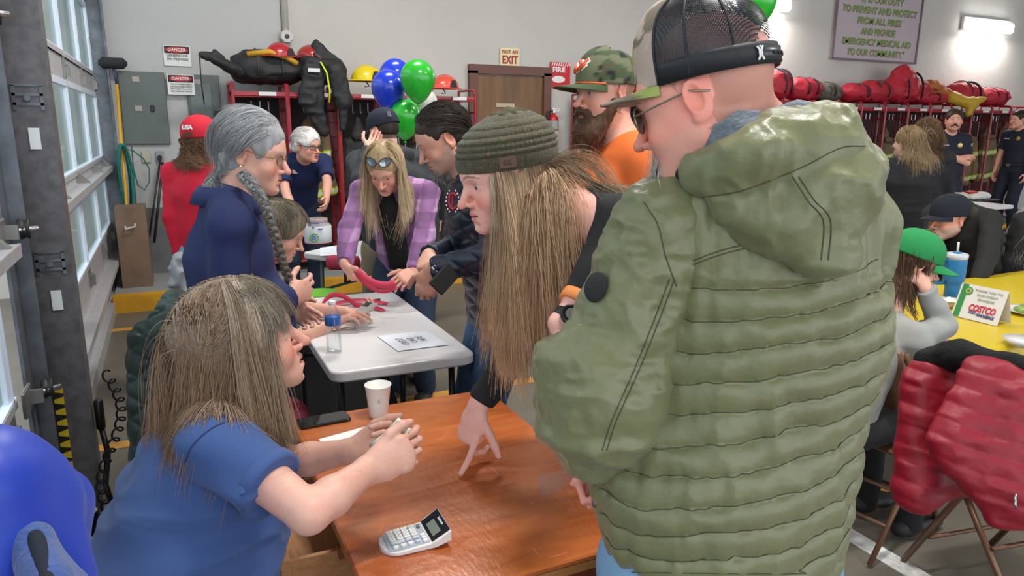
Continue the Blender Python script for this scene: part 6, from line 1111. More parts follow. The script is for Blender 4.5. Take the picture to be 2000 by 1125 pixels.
ro = np.stack([rng.normal(0, .014, 300), .082+rng.normal(0, .006, 300), -.095+rng.normal(0, .008, 300)], 1); grow_hair('goatee', J, ro, np.tile(A(0, .5, -1), (300, 1)), hair_mat(), r, L=.028, steps=3, grav=.3, r=.0009, col=A(.30, .29, .28), var=.4, clump=.2, seed=12, clear=False)
wt = root_at('wristwatch', D(862, 512, 2.58), 'silver wristwatch on the wrist of the person in the navy quilted jacket', 'watch'); a0 = J['elL']*.12+J['wrL']*.88; ax_ = unit(J['wrL']-J['elL']); MB().lathe([(.034, -.009), (.036, -.007), (.036, .007), (.034, .009)], a0, 20, ax_).build('bracelet', m_chr, wt, True); nd = unit(CAM-a0); nd = unit(nd-ax_*(nd@ax_)); MB().lathe([(.001, 0), (.019, 0), (.020, .004), (.018, .008), (.001, .008)], a0+nd*.033, 20, nd).build('watch_case', m_chr, wt, True); MB().lathe([(.001, .0), (.015, .0), (.001, .001)], a0+nd*.0415, 16, nd).build('dial', m_wht, wt)
bd = J['shL']*.75+J['elL']*.25; bn = unit(CAM-bd); bd = D(884, 393, 2.58); bu = A(0, 0, 1.); bx = unit(np.cross(bu, bn)); bdo = MB().add([bd+bn*.004+bx*.028*math.cos(t)+bu*.050*math.sin(t) for t in np.linspace(0, 6.28, 29)[:-1]], [tuple(range(28))]).build('round_badge', mat('badge_dark', (.04, .02, .04), .7), r)
cr2 = MB().tube([bd+bn*.006+bx*.014*math.cos(t)+bu*.028*math.sin(t) for t in np.linspace(.7, 5.6, 20)], .0045, 6).tube([bd+bn*.006+bu*.02, bd+bn*.006-bu*.02-bx*.004], .003, 6).build('red_emblem', mat('emblem_red', (.35, .02, .04), .6), bdo); tx = MB()
for k in range(18):
    if k in (4, 5, 13, 14): continue
    t = k/18*6.283; tx.box(bd+bn*.007+bx*.023*math.cos(t)+bu*.043*math.sin(t), (.004, .001, .006), R=np.stack([bx, bn, bu], 1))
tx.build('badge_lettering', m_wht, bdo)
tag(MB().box(D(868, 545, 2.55), (.07, .012, .10), R=np.array(Matrix.Rotation(.8, 3, 'Y')), bev=.004).build('black_wallet', m_blk), 'black phone or wallet held low by the person in the quilted jacket', 'wallet')
# man in the dark hoodie and cap, from behind, and the dark-haired person past him
J = place(D(748, 256, 4.55), hd2(.35, .9), lean=.12, bend=.2, H=1.78, wl=D(722, 290, 4.3), wr=D(850, 520, 4.5), pl=A(-.6, .2, -1)); J['look'] = unit(hd2(.8, .45, -.28)); m_hood = mat('hoodie_grey', (.035, .04, .045), .9, bump=.3, bscale=200, bdist=.001)
r = person('person seen from behind in dark cap and charcoal hoodie, a hand to the face', J, 'm', SK, 1.05, m_hood, 'long', m_khaki, loose=.02, gk=dict(name='hoodie', h=.011, amp=.008), hands=dict(L=dict(d=unit(J['head']-J['wrL']), n=-AW, curls=(.2, .2, .3, .4))), colkw=dict(hair=(A(.04, .03, .025), .9)), w=1.05, **F)
P = [Cone(J['top']-J['f']*.09+J['r']*.10+A(0, 0, .02), J['top']-J['f']*.09-J['r']*.10+A(0, 0, .02), .045, .045), Cone(J['top']-J['f']*.13+A(0, 0, -.02), J['top']-J['f']*.12+A(0, 0, -.12), .07, .05)]; cloth('hood', P, m_hood, r, .011, .008)
hair_cap(J, A(.03, .025, .02), r, g=.003, low=-.03, h=.007); co, Tc, Rc, dims = cap_hat(J, r, A(.012, .016, .035), A(.11, .14, .18), size=1.05, tilt=.0, m=mat('cap_navy', attr=True, rough=.85)); MB().box(Tc(-.045, -.100, .035), (.035, .004, .035), R=Rc).build('cap_patch', mat('patch_grey', (.12, .13, .15), .7), co)
J = place(D(797, 250, 5.75), hd2(.1, 1), H=1.72); J['look'] = unit(hd2(-.2, .9, 0)); r = person('person with dark brown hair seen from behind under the lowest green balloon', J, 'f', SK, 1.0, m_black, 'long', m_dend, gk=dict(name='dark_top', h=.012), **F)
hair_cap(J, A(.045, .025, .018), r, g=.018, h=.007); ro = scalp_roots(500, J, 1); grow_hair('hair_strands', J, ro, tangent(ro, (0, -1, -.3)), hair_mat(), r, L=.22, steps=10, coll=coll_of(J, .018), grav=.2, r=.002, col=A(.05, .028, .02), var=.35, clump=.5, seed=14)
# man in the orange shirt and camouflage cap
J = place(D(1182, 182, 2.40), hd2(.85, -.30), lean=-.02, H=None); J['look'] = unit(hd2(.88, -.50, -.03)); m_or = mat('tee_orange', (.90, .18, .035), .85, bump=.3, bscale=400, bdist=.001)
def camo(V, pal, sc, seed):
    n1 = noise(V, (sc, sc, sc*1.7), seed); n2 = noise(V, (sc*1.3, sc*1.3, sc*2), seed+3); n3 = noise(V, sc*2.2, seed+5); c = np.tile(pal[0], (len(V), 1)); c[n1 > .12] = pal[1]; c[n2 > .28] = pal[2]; c[(n3 > .30) & (n1 < .3)] = pal[3]; return c
r = person('person with a full brown beard, camouflage cap and orange t-shirt looking left', J, 'm', SK*A(1.0, .92, .88), 1.03, m_or, 'short', m_denm, colkw=dict(brow=A(.16, .09, .05), hair=(A(.13, .08, .05), .55), blush=.8), headkw=dict(nose=1.05, eyeo=.8), w=1.08, loose=.006, gk=dict(h=.007, amp=.003), **B)
T = lambda *p: J['head']+J['Rh']@(np.array(p)*J['hs']); E_ = lambda c, rr, k=.02, op='add': Ell(T(*c), tuple(np.array(rr)*J['hs']), J['Rh'], k, op)
P = [E_((0, .066, -.112), (.046, .040, .045), .03), Cone(T(-.062, .012, -.035), T(-.030, .055, -.11), .019, .032, None, .03), Cone(T(.062, .012, -.035), T(.030, .055, -.11), .019, .032, None, .03), Cone(T(0, .065, -.13), T(0, .074, -.168), .040, .022, None, .03), Cone(T(-.022, .092, -.062), T(.0, .104, -.052), .0065, .0075, None, .008), Cone(T(.022, .092, -.062), T(.0, .104, -.052), .0065, .0075, None, .008), Cone(T(-.026, .086, -.06), T(-.03, .075, -.10), .010, .012, None, .015), Cone(T(.026, .086, -.06), T(.03, .075, -.10), .010, .012, None, .015), E_((0, .104, -.0685), (.018, .014, .0075), .004, 'sub')]
bc = A(.085, .042, .022); def_ = lambda V: (bc*(1+.35*noise(V, (90, 90, 40), 3))[:, None]*(1+.9*np.clip(((V-J['head'])@J['Rh'])[:, 2:3]*-9-.9, 0, 1)*A(1, .6, .4))).clip(0, 1); bo = cloth('beard', P, mat('beard_hair', attr=True, rough=.8, bump=1, bscale=220, bdist=.003), r, .0045, .004, (60, 60, 30), 5, 1, colf=def_)
V = np.array([v.co for v in bo.data.vertices]); q = (V-J['head'])@J['Rh']/J['hs']; ii = rng.choice(len(q), 1500); grow_hair('beard_strands', J, q[ii], tangent(q[ii], (0, .2, -1))+rng.normal(0, .25, (1500, 3)), hair_mat(), r, L=.022, steps=3, grav=.2, r=.0008, col=A(.10, .05, .028), tip=A(.22, .10, .05), var=.35, clump=.0, seed=16, clear=False)
pal = [A(.055, .085, .035), A(.14, .15, .085), A(.012, .014, .012), A(.09, .065, .04)]; co, Tc, Rc, dims = cap_hat(J, r, pal[0], lambda V: camo(V, pal, 26, 3), size=1.08, tilt=.03, frontup=.035, brimlen=.092, colf=lambda V, a, t: camo(V, pal, 26, 7), m=mat('cap_camo', attr=True, rough=.9, bump=.3, bscale=400, bdist=.001)); 
MB().tube([Tc(.0875*math.sin(a), .110*math.cos(a)+.004, -.006-.006*abs(math.sin(a))) for a in np.linspace(-1.0, 1.0, 20)], .0035, 6).build('orange_cord', mat('cord_orange', (.85, .12, .02), .5), co, True)
def capfront(u, v): a = math.pi/2+u; e = (1-max(0, v)**2.6)**.5; return Tc(.0885*math.cos(a)*e, (.1115)*math.sin(a)*e+.035*.3*v*math.sin(a), -.012+.112*v*1.1)
for (off, w_, mm) in ((0, .0095, m_wht), (.007, .0055, mat('logo_orange', (.85, .10, .02), .6))):
    lg = MB()
    for i, L_ in enumerate((((-.30, .30), (-.10, .34), (-.24, .46)), ((-.10, .34), (.10, .46), (.02, .58)), ((.05, .36), (.30, .50)), ((.10, .44), (.38, .60)), ((-.36, .52), (-.26, .40), (-.40, .34)))): p_ = [capfront(u, v) for u, v in L_]; p_ = [q_+unit(q_-Tc(0, 0, .03))*off for q_ in p_]; lg.tube(p_, w_*.9, 8)
    lg.build('cap_logo' if off else 'cap_logo_outline', mm, co, True)
# child's face and maroon top behind the orange shoulder
J = place(D(1262, 288, 3.9), hd2(.1, -1), H=1.66); J['look'] = unit(hd2(.1, -.9, -.2)); r = person('small-faced person in maroon glimpsed between the orange shirt and the mesh cap', J, 'f', SKL, .85, mat('maroon_knit', (.13, .012, .05), .85), 'long', m_dend, gk=dict(name='maroon_top', h=.011), colkw=dict(brow=A(.25, .16, .1), lips=A(.6, .15, .15)), **F)
hair_cap(J, A(.20, .13, .08), r, g=.016, h=.007, fr=(.05, .05, .075)); ro = scalp_roots(500, J, 1); grow_hair('long_hair', J, ro, tangent(ro, np.stack([np.sign(ro[:, 0]), ro[:, 1]*0, ro[:, 0]*0], 1)), hair_mat(), r, L=.25, steps=12, coll=coll_of(J, .012), grav=.25, r=.0018, col=A(.22, .14, .085), var=.3, clump=.4, seed=18)
# uniformed men by the lockers
m_uni = mat('uniform_navy', (.008, .011, .028), .8, bump=.2, bscale=100)
def uniform(J, r, patch=True):
    for s_ in (-1, 1):
        n_ = 'R' if s_ > 0 else 'L'; c = J['sh'+n_]*.7+J['el'+n_]*.3+(J['r']*s_*.8+J['f']*.45)*.067; nn_ = unit(J['r']*s_*.8+J['f']*.55); MB().lathe([(.001, 0), (.045, 0), (.045, .004), (.001, .005)], c, 20, nn_).build('shoulder_patch', mat('patch_pale', (.55, .58, .55), .7), r); MB().lathe([(.001, 0), (.028, 0), (.001, .001)], c+nn_*.006, 16, nn_).build('patch_centre', mat('patch_mid', (.22, .25, .24), .7), r)
    c = J['chest']+J['f']*.142+A(0, 0, .07); MB().lathe([(.001, 0), (.032, 0), (.030, .008), (.001, .012)], c-J['r']*.085, 7, J['f']).build('badge', mat('gold_badge', (.60, .42, .15), .35, .6), r); MB().box(c+J['r']*.08, (.07, .006, .014), R=np.stack([J['r'], J['f'], A(0, 0, 1)], 1)).build('name_bar', mat('silver_bar', (.55, .55, .55), .4), r)
    p = J['pel']+A(0, 0, .07); MB().tube([p+J['r']*.160*math.cos(a)+J['f']*.118*math.sin(a) for a in np.linspace(0, 6.3, 30)], .02, 6, flat=None).build('belt', m_blk, r, True); MB().box(p+J['f']*.14, (.06, .01, .045), R=np.stack([J['r'], J['f'], A(0, 0, 1)], 1)).build('belt_buckle', m_chr, r)
J = place(D(1863, 236, 9.1), hd2(.12, -1), H=1.90); ch = J['chest']; J = place(D(1863, 236, 9.1), hd2(.12, -1), H=1.90, wl=ch+J['f']*.21+J['r']*.06-A(0, 0, .05), wr=ch+J['f']*.17-J['r']*.10-A(0, 0, .09), pl=-J['r']*.8-A(0, 0, .9)+J['f']*.1, pr=J['r']*.8-A(0, 0, .9)+J['f']*.1); J['look'] = unit(hd2(.35, -.9, .12))
r = person('uniformed person with dark hair and moustache, arms crossed, gold badge on dark navy shirt', J, 'm', SK*A(1, .9, .85), 1.18, m_uni, 'short', m_uni, colkw=dict(brow=A(.05, .03, .02), hair=(A(.035, .022, .016), 1), stubble=(A(.12, .08, .06), .4)), w=1.15, belly=.02, **F); uniform(J, r)
hair_cap(J, A(.05, .032, .022), r, g=.014, h=.008, low=-.03); cloth('moustache', [Cone(J['head']+J['Rh']@A(-.034, .088, -.075)*1.1, J['head']+J['Rh']@A(0, .103, -.052)*1.1, .009, .010), Cone(J['head']+J['Rh']@A(.034, .088, -.075)*1.1, J['head']+J['Rh']@A(0, .103, -.052)*1.1, .009, .010)], mat('moustache_dark', (.05, .03, .02), .8), r, .005, .001)
J = place(D(1990, 234, 10.4), hd2(.85, -.35), z0=.15, H=None); J['look'] = unit(hd2(.9, -.1, 0)); r = person('uniformed person in dark navy cut off by the right edge of the photo', J, 'm', SK*A(.95, .85, .8), 1.1, m_uni, 'short', m_uni, colkw=dict(hair=(A(.03, .02, .015), 1)), **F); uniform(J, r); hair_cap(J, A(.03, .02, .015), r, g=.010, h=.008)
# two people with long hair standing in front of the uniformed one
J = place(D(1772, 278, 5.9), hd2(-.15, 1), lean=.05, H=1.68); J['look'] = unit(hd2(.5, .8, 0)); r = person('person with long blonde hair seen from behind in a black coat by the lockers', J, 'f', SKL, 1.0, m_black, 'long', m_dend, hem=.10, loose=.025, gk=dict(name='black_coat', h=.011, amp=.008), w=1.1, **F)
hair_cap(J, A(.26, .17, .09), r, g=.012, h=.007); ro = scalp_roots(1600, J, 1); grow_hair('long_hair', J, ro, tangent(ro, (ro[:, :1]*6, -.6, -.2)), hair_mat(), r, L=.33, steps=14, coll=coll_of(J, .012, .04), grav=.2, r=.0013, col=A(.30, .20, .11), tip=A(.42, .30, .18), var=.25, clump=.5, seed=20)
J = place(D(1808, 262, 6.5), hd2(-.3, .9), H=1.72); J['look'] = unit(hd2(.1, 1, 0)); r = person('person with brown hair seen from behind, between the blonde one and the uniformed one', J, 'f', SKL, 1.05, m_black, 'long', m_dend, loose=.02, gk=dict(name='black_coat', h=.012, amp=.008), **F)
hair_cap(J, A(.14, .08, .045), r, g=.02, h=.008); ro = scalp_roots(1100, J, 1); grow_hair('hair_strands', J, ro, tangent(ro, (0, -.6, -.4)), hair_mat(), r, L=.24, steps=10, coll=coll_of(J, .02), grav=.25, r=.0014, col=A(.16, .09, .05), var=.3, clump=.5, seed=21)
# older man in the dark cap at the yellow table
J = place(D(1852, 428, 4.85), hd2(.85, -.5), seat=.46, H=1.80, lean=.10, bend=.25, wl=D(1905, 575, 4.45), wr=D(1830, 560, 4.5)); J['look'] = unit(hd2(.92, -.25, -.06))
r = person('older person with grey goatee, dark cap and black jacket seated behind the blue tumbler', J, 'm', SK*A(.95, .85, .8), 1.22, mat('jacket_black', (.010, .010, .0095), .8), 'long', m_dend, loose=.03, w=1.15, gk=dict(name='black_jacket', h=.010, amp=.010), colkw=dict(brow=A(.3, .28, .25), stubble=(A(.42, .40, .36), .7), hair=(A(.30, .28, .26), .6), blush=.9), headkw=dict(fat=.006, eyeo=.5), **B)
co, Tc, Rc, dims = cap_hat(J, r, A(.008, .011, .022), .07, size=1.12, tilt=.0, height=.118, brimlen=.07, m=mat('cap_midnight', attr=True, rough=.9)); pf = unit(CAM-Tc(0, 0, 0)); pc_ = Tc(*(A(.089*math.cos(-1.9), .112*math.sin(-1.9), .014))); MB().tube([Tc(.092, -.055, .012), Tc(.093, -.035, .022), Tc(.094, -.04, .008), Tc(.092, -.055, .012)], .003, 6).build('cap_mark', m_wht, co)
J['f'] = unit(J['f']); P = [Cone(J['top']+J['f']*.06-J['r']*.1+A(0, 0, .02), J['top']-J['f']*.08+A(0, 0, .03), .045, .05), Cone(J['top']-J['f']*.08+A(0, 0, .03), J['top']+J['f']*.06+J['r']*.1+A(0, 0, .02), .05, .045)]; cloth('jacket_collar', P, mat('collar_olive', (.035, .035, .028), .9), r, .009, .006)
gr_ = np.stack([rng.uniform(-.035, .035, 500), .080+rng.normal(0, .007, 500), -.088+rng.normal(0, .012, 500)], 1); grow_hair('goatee', J, gr_, np.tile(A(0, .5, -1), (500, 1)), hair_mat(), r, L=.035, steps=3, grav=.3, r=.0012, col=A(.42, .39, .34), var=.3, clump=.2, seed=61, clear=False, hug=0)
# grey-haired person at the right edge
J = place(D(2010, 455, 5.0), hd2(.3, .9), seat=.46, H=1.62); J['look'] = unit(hd2(.4, .8, 0)); r = person('person with long grey hair in black seated at the right edge of the photo', J, 'f', SKL, 1.1, m_black, 'long', m_dend, loose=.03, w=1.1, gk=dict(name='black_coat', h=.011, amp=.01), **F)
hair_cap(J, A(.35, .34, .32), r, g=.016, h=.007); ro = scalp_roots(1300, J, 1); grow_hair('long_hair', J, ro, tangent(ro, (ro[:, :1]*6, -.5, -.3)), hair_mat(), r, L=.30, steps=14, coll=coll_of(J, .016, .04), grav=.25, r=.0012, col=A(.36, .35, .33), var=.3, clump=.6, seed=22, curl=.006, curlf=10)
# child in the green cap
J = place(D(1786, 512, 2.80), hd2(-.8, .35), seat=.44, H=1.34, lean=.32, bend=.25, wr=D(1806, 560, 2.74), wl=D(1812, 640, 2.82), pr=A(.3, -.2, -1), pl=A(.2, .3, -.6)); J['look'] = unit(hd2(-.90, -.1, -.30)); m_gsh = mat('shirt_grey', (.33, .34, .32), .85, bump=.3, bscale=300, bdist=.001, vary=.1)
HP = dict(R=dict(d=unit(D(1798, 530, 2.75)-J['wrR']), n=unit(J['head']-D(1812, 545, 2.74)), curls=(.25, .3, .35, .4), s=.82, spread=.0), L=dict(d=A(.2, -.5, -.1), n=A(0, 0, -1), curls=(.8, .8, .8, .8), s=.82))
r = person('child in a bright green cap and grey shirt resting its face on a hand', J, 'f', SK, .93, m_gsh, 'long', m_black, loose=.015, hands=HP, gk=dict(name='long_sleeved_shirt', h=.007, amp=.006), w=.92, colkw=dict(brow=A(.15, .1, .07)), **B)
hair_cap(J, A(.12, .07, .045), r, g=.006); ro = scalp_roots(800, J, 1, keep=lambda p: p[:, 2] < .07); grow_hair('long_hair', J, ro, tangent(ro, (ro[:, :1]*4, -.1, -.9)), hair_mat(), r, L=.20, steps=12, coll=coll_of(J, .008, .02), grav=.35, r=.0013, col=A(.14, .08, .05), var=.3, clump=.4, seed=23)
cap_hat(J, r, A(.015, .26, .07), .07, size=1.12, tilt=-.02, m=mat('cap_green', attr=True, rough=.85, bump=.6, bscale=350, bdist=.001), height=.115, brimlen=.080, brimw=.086, curve=.02)
from mathutils.bvhtree import BVHTree
def bvh_of(o): me = o.data; return BVHTree.FromPolygons([v.co[:] for v in me.vertices], [p.vertices[:] for p in me.polygons])
m_seam = mat('seam_thread', (.070, .076, .034), .7)
def seam(o, pxs, par, rad=.0010, name='seam', close=None, n=70, bv=None, m=None):
    bv = bv or bvh_of(o); pts = []
    pp_ = catmull([(x, y, 0) for x, y in pxs], n)
    for x, y, _ in pp_:
        d_ = unit(ray(x, y)); h = bv.ray_cast(Vector(CAM), Vector(d_))
        if h[0] is not None: pts.append(A(*h[0])-d_*.0006)
    return MB().tube(pts, rad, 5).build(name, m or m_seam, par, True) if len(pts) > 3 else None
# ------------------------------------------------------------------ the three people at the desk
HF = dict(fine=(.0026, .0024), h=.006)
# seated woman in the blue polo
J = place(D(470, 672, 1.50), (1, -.02), seat=.44, H=1.70, lean=.22, bend=.2); dt = D(398, 800, 1.60)-J['top']; J['top'] = D(398, 800, 1.60); J['nk'] = J['nk']+dt; J['chest'] = D(392, 955, 1.56); J['waist'] = D(392, 1070, 1.54)*.75+J['waist']*.25; J['pel'] = J['pel']+A(.05, 0, 0)
J['shR'] = D(425, 862, 1.42); J['shL'] = J['top']+A(.03, .17, -.02); J['elR'] = D(603, 1003, 1.33); J['wrR'] = D(722, 916, 1.47); J['elL'] = D(560, 905, 1.70); J['wrL'] = D(690, 880, 1.66); J['look'] = unit((1, -.02, .24)); J['r'] = unit(J['shR']-J['shL']); J['f'] = unit(np.cross(A(0, 0, 1), J['r'])); J['u'] = unit(J['top']-J['pel'])
J['wsR'] = A(0, .3, 1); SKH = A(.74, .42, .33)
m_blue = mat('polo_blue', (.042, .090, .26), .85, bump=.4, bscale=420, bdist=.001, vary=.06, sheen=.1)
HP = dict(R=dict(d=D(790, 886, 1.50)-J['wrR'], n=unit(AW*.9+LFT*.1-A(0, 0, .25)), curls=(.40, .52, .56, .60), s=1.0, spread=.02, thumb=[A(.6, .15, .6), A(.85, .2, .35), A(.8, .5, -.1)]), L=dict(d=D(752, 866, 1.66)-J['wrL'], n=A(.1, -.7, .5), curls=(.8, .8, .85, .85), s=1.0, thumb=[A(.6, -.2, .6), A(.8, -.2, .3), A(.9, -.3, .2)]))
r = make_person((J['pel'][0], J['pel'][1], 0), 'person with long grey-brown hair in a blue polo, seated at the wooden desk counting money', J, SKH, 1.10, sex='f', hands=HP, w=1.06, belly=.03, bust=1.0, headkw=dict(nose=1.04, fat=.003, openm=.006, lips=1.1, eyeo=1., chin=.97), colkw=dict(brow=A(.40, .30, .24), blush=1.0, lips=A(.58, .19, .18), freck=.2), eyes=A(.25, .38, .45), gaze=unit((1, -.1, .35)), **HF)
P = shirt_prims(J, g=.014, w=1.06, hem=.02, loose=.006, belly=.03, bust=1.0, sl=.60); hero_shirt = garment('polo_shirt', J, P, m_blue, r, h=.0058, amp=.0)
def folds(o, fn):
    n = len(o.data.vertices); V = np.empty(n*3, np.float32); o.data.vertices.foreach_get('co', V); V = V.reshape(-1, 3).astype(float); Q = np.array([p.vertices[:] for p in o.data.polygons]); N_ = vnormals(V, Q); V = fn(V, N_); o.data.vertices.foreach_set('co', V.astype(np.float32).ravel()); o.data.update()
def ridge(x): return np.exp(-(x**2))
def hero_fold(V, N_):
    s1 = 1-np.abs(noise(V, (3.5, 3.5, 13), 41))*2; low = np.clip((1.0-V[:, 2])/.25, 0, 1); s2 = noise(V, (7, 7, 7), 42); q = V-J['shR']; d = np.linalg.norm(q, axis=1); s3 = 1-np.abs(noise(V, (9, 9, 5), 43))*2
    s4 = 1-np.abs(noise(V+noise(V, 6, 46)[:, None]*.02, (2.6, 2.6, 13), 45))*2.4; return V+N_*(.011*low*s1+.020*np.clip((1.08-V[:, 2])/.2, 0, 1)*s4+.005*s2+.008*s3*np.exp(-(d/.17)**2))[:, None]
folds(hero_shirt, hero_fold)
m_tblue = mat('thread_blue', (.02, .04, .13), .8); bv_ = bvh_of(hero_shirt); seam(hero_shirt, [(358, 915), (375, 872), (415, 836), (470, 815), (500, 812)], hero_shirt, rad=.0015, bv=bv_, m=m_tblue); seam(hero_shirt, [(470, 968), (510, 948), (548, 925), (572, 908)], hero_shirt, rad=.0012, bv=bv_, m=m_tblue)
m_seam = MATS['seam_thread']
polo_collar(J, r, m_blue, r=.084, h_=.035, open_=.9, drop=.040); ee = J['shR']*.40+J['elR']*.60; dd_ = unit(J['elR']-J['shR']); MB().lathe([(.0655, -.022), (.0675, -.020), (.0680, .004), (.062, .006)], ee, 40, dd_).build('sleeve_cuff', m_blue, r, True)
pants(J, m_denl, r, w=1.15, h=.009); shoes(J, m_shoe, r)
hb = A(.24, .185, .14); hair_cap(J, hb, r, g=.010, h=.004, amp=.002, low=-.08, extra=[Cone(J['head']+J['Rh']@A(0, -.06, .0), D(420, 770, 1.52), (.070, .04), (.065, .025), J['r'], .04)], face=(0, .118, -.05), fr=(.064, .064, .10))
ro = scalp_roots(12000, J, 1); ro = ro[(ro[:, 1] < .060)]; sd = np.sign(ro[:, 0]); cl_ = coll_of(J, .008, .016)+[Cone(J['head']+J['Rh']@A(0, -.06, .0), D(420, 770, 1.52), (.064, .034), (.06, .02), J['r'], .04)]
grow_hair('long_hair', J, ro, tangent(ro, (sd*.9, -.35+0*sd, .1+0*sd)), hair_mat(), r, L=np.where(ro[:, 1] < -.02, .35, .285)*(1+.12*np.random.default_rng(2).normal(size=len(ro))), steps=17, coll=cl_, grav=.16, stiff=.84, r=.00060, col=A(.27, .188, .132), tip=A(.40, .25, .15), var=.13, clump=.38, nclump=360, jit=.22, streak=(A(.42, .36, .30), .28), seed=31, goal=(.0, -.20, -.30), goalw=.15, hug=.28, Lvar=.10)
fr2 = scalp_roots(3600, J, 1, keep=lambda p: (p[:, 1] > .0)*(p[:, 2] > .05)); sd = np.sign(fr2[:, 0]+.0); grow_hair('front_hair', J, fr2, tangent(fr2, (sd*.8, .15+0*sd, -.2+0*sd)), hair_mat(), r, L=.345, steps=18, coll=cl_, grav=.27, stiff=.81, r=.00062, col=A(.27, .21, .16), tip=A(.40, .27, .165), var=.22, clump=.5, nclump=90, jit=.2, streak=(A(.46, .40, .34), .3), seed=32, goal=(.10, .05, -.28), goalw=.14, hug=.35)
bg = np.stack([rng.uniform(-.050, .065, 1100), .052+rng.uniform(-.03, .012, 1100), .102+rng.uniform(-.01, .014, 1100)], 1); grow_hair('fringe', J, bg, np.stack([bg[:, 0]*6, np.full(1100, .8), np.full(1100, -.45)], 1), hair_mat(), r, L=.105, steps=12, coll=cl_[:1], grav=.30, stiff=.85, r=.0007, col=A(.32, .26, .20), var=.18, clump=.5, nclump=40, jit=.25, streak=(A(.46, .41, .35), .3), seed=33, hug=.8, off=.006, clear=False)
# banknotes in the hands
bn_ = root_at('banknotes', D(775, 845, 1.52), 'folded pale green banknotes held up in the seated woman\'s hands', 'money'); m_note = mat('note_green', (.58, .63, .50), .8, vary=.35, vscale=160); 
for k, (pts_, dz) in enumerate((([(722, 868, 1.56), (772, 828, 1.56), (792, 852, 1.52), (735, 895, 1.53)], 0), ([(744, 856, 1.525), (778, 818, 1.535), (803, 836, 1.515), (772, 872, 1.51)], 0), ([(700, 898, 1.60), (760, 870, 1.60), (775, 885, 1.56), (690, 922, 1.57)], 0))):
    q = [D(*p) for p in pts_]; solidify(MB().grid([[q[0]+(q[1]-q[0])*u+(q[3]-q[0])*v*(1)+(q[2]-q[1]-q[3]+q[0])*u*v+A(0, 0, .004*math.sin(v*5+k)) for u in np.linspace(0, 1, 6)] for v in np.linspace(0, 1, 6)]).build('note', m_note, bn_, True), .0006)
# woman in the knitted hat, leaning over the desk and pointing
J = place(D(985, 343, 1.64), (-1, .02), lean=.95, bend=.10, H=1.70); Jb = J
J['top'] = D(1092, 418, 1.66); J['nk'] = J['top']; J['u'] = unit(A(-.62, 0, .72)); J['chest'] = J['top']+A(.17, .01, -.10); J['waist'] = J['top']+A(.32, .03, -.24); J['pel'] = J['top']+A(.42, .05, -.40)
J['shR'] = J['top']+A(-.01, .165, -.03); J['shL'] = J['top']+A(.06, -.165, -.01); J['f'] = unit(A(-.72, 0, -.62)); J['r'] = unit(J['shR']-J['shL']); J['H'] = 1.70
tip_ = Zp(879, 909, .765); J['wrR'] = D(932, 797, 1.90); J['elR'], _ = ik(J['shR'], J['wrR'], .30, .27, A(.8, .2, -.2)); J['wrL'] = D(1098, 638, 1.46); J['elL'] = D(1165, 545, 1.50)
for n_, sg in (('L', -1), ('R', 1)):
    rr2 = A(0, 1, 0); J['hip'+n_] = J['pel']+rr2*sg*.09-A(0, 0, .04); J['an'+n_] = A(J['pel'][0]-.03, J['pel'][1]+sg*.11, .08); J['kn'+n_] = (J['hip'+n_]+J['an'+n_])/2+A(-.03, 0, 0); J['toe'+n_] = A(-1, 0, 0)
J['look'] = unit((-1, .03, -.26)); dR = unit(D(908, 856, 1.86)-J['wrR']); fd = unit(tip_-D(915, 845, 1.87))
kn_ = J['wrR']+dR*.08; 
HP = dict(R=dict(d=unit(A(-.42, -.10, -1)), n=unit(A(.55, .25, -.35)), curls=(-.12, .62, .75, .8), s=1.0, spread=.06, thumb=[A(.25, -.6, -.75), A(.3, -.35, -1), A(.3, -.2, -1)]), L=dict(d=unit(D(1150, 715, 1.44)-J['wrL']), n=A(-.3, .6, 0), curls=(.4, .4, .4, .4)))
r = make_person((J['pel'][0], J['pel'][1], 0), 'person in olive knitted hat and black top leaning over the desk, finger pointing down', J, A(.88, .48, .41), 1.02, sex='f', hands=HP, w=.98, bust=.0, headkw=dict(nose=.98, openm=.002, lips=1.15, eyeo=.85, chin=1.0, fat=.002), colkw=dict(brow=A(.22, .13, .08), blush=1.1, lips=A(.66, .22, .22), freck=.25), eyes=A(.10, .07, .05), gaze=unit((-1, -.1, -.5)), **HF)
P = [Cone(J['pel'], J['waist'], (.17, .13), (.155, .115), J['r'], .05), Cone(J['waist'], J['chest'], (.155, .115), (.170, .125), J['r'], .05), Cone(J['chest'], J['top']+A(.03, 0, -.03), (.170, .12), (.14, .09), J['r'], .05), Cone(J['shL'], J['shR'], .058, .058, None, .05), Ell(D(1088, 432, 1.52), (.105, .12, .10), None, .015, 'sub'), Ell(D(1115, 520, 1.45), (.045, .05, .055), None, .02, 'sub'), Ell(D(1060, 380, 1.64), (.075, .10, .085), None, .02, 'sub')]
for n_, f in (('R', .93), ('L', .90)):
    sh, el, wr = J['sh'+n_], J['el'+n_], J['wr'+n_]; e = el*(1-f)+wr*f; P.append(('arm', [Cone(sh, el, .062, .050, None, .03), Cone(el, e, .050, .036, None, .02), ('cut', e if n_ == 'R' else el*.55+wr*.45, unit(wr-el))]))
garment('black_top', J, P, m_black, r, h=.006, amp=.004); pants(J, m_dend, r, h=.009); shoes(J, m_shoe, r)
cf = MB().lathe([(.040, -.012), (.043, -.01), (.043, .012), (.040, .014)], J['elL']*.5+J['wrL']*.5, 24, J['wrL']-J['elL']).build('orange_cuff', mat('cuff_orange', (.85, .28, .08), .7), r, True)
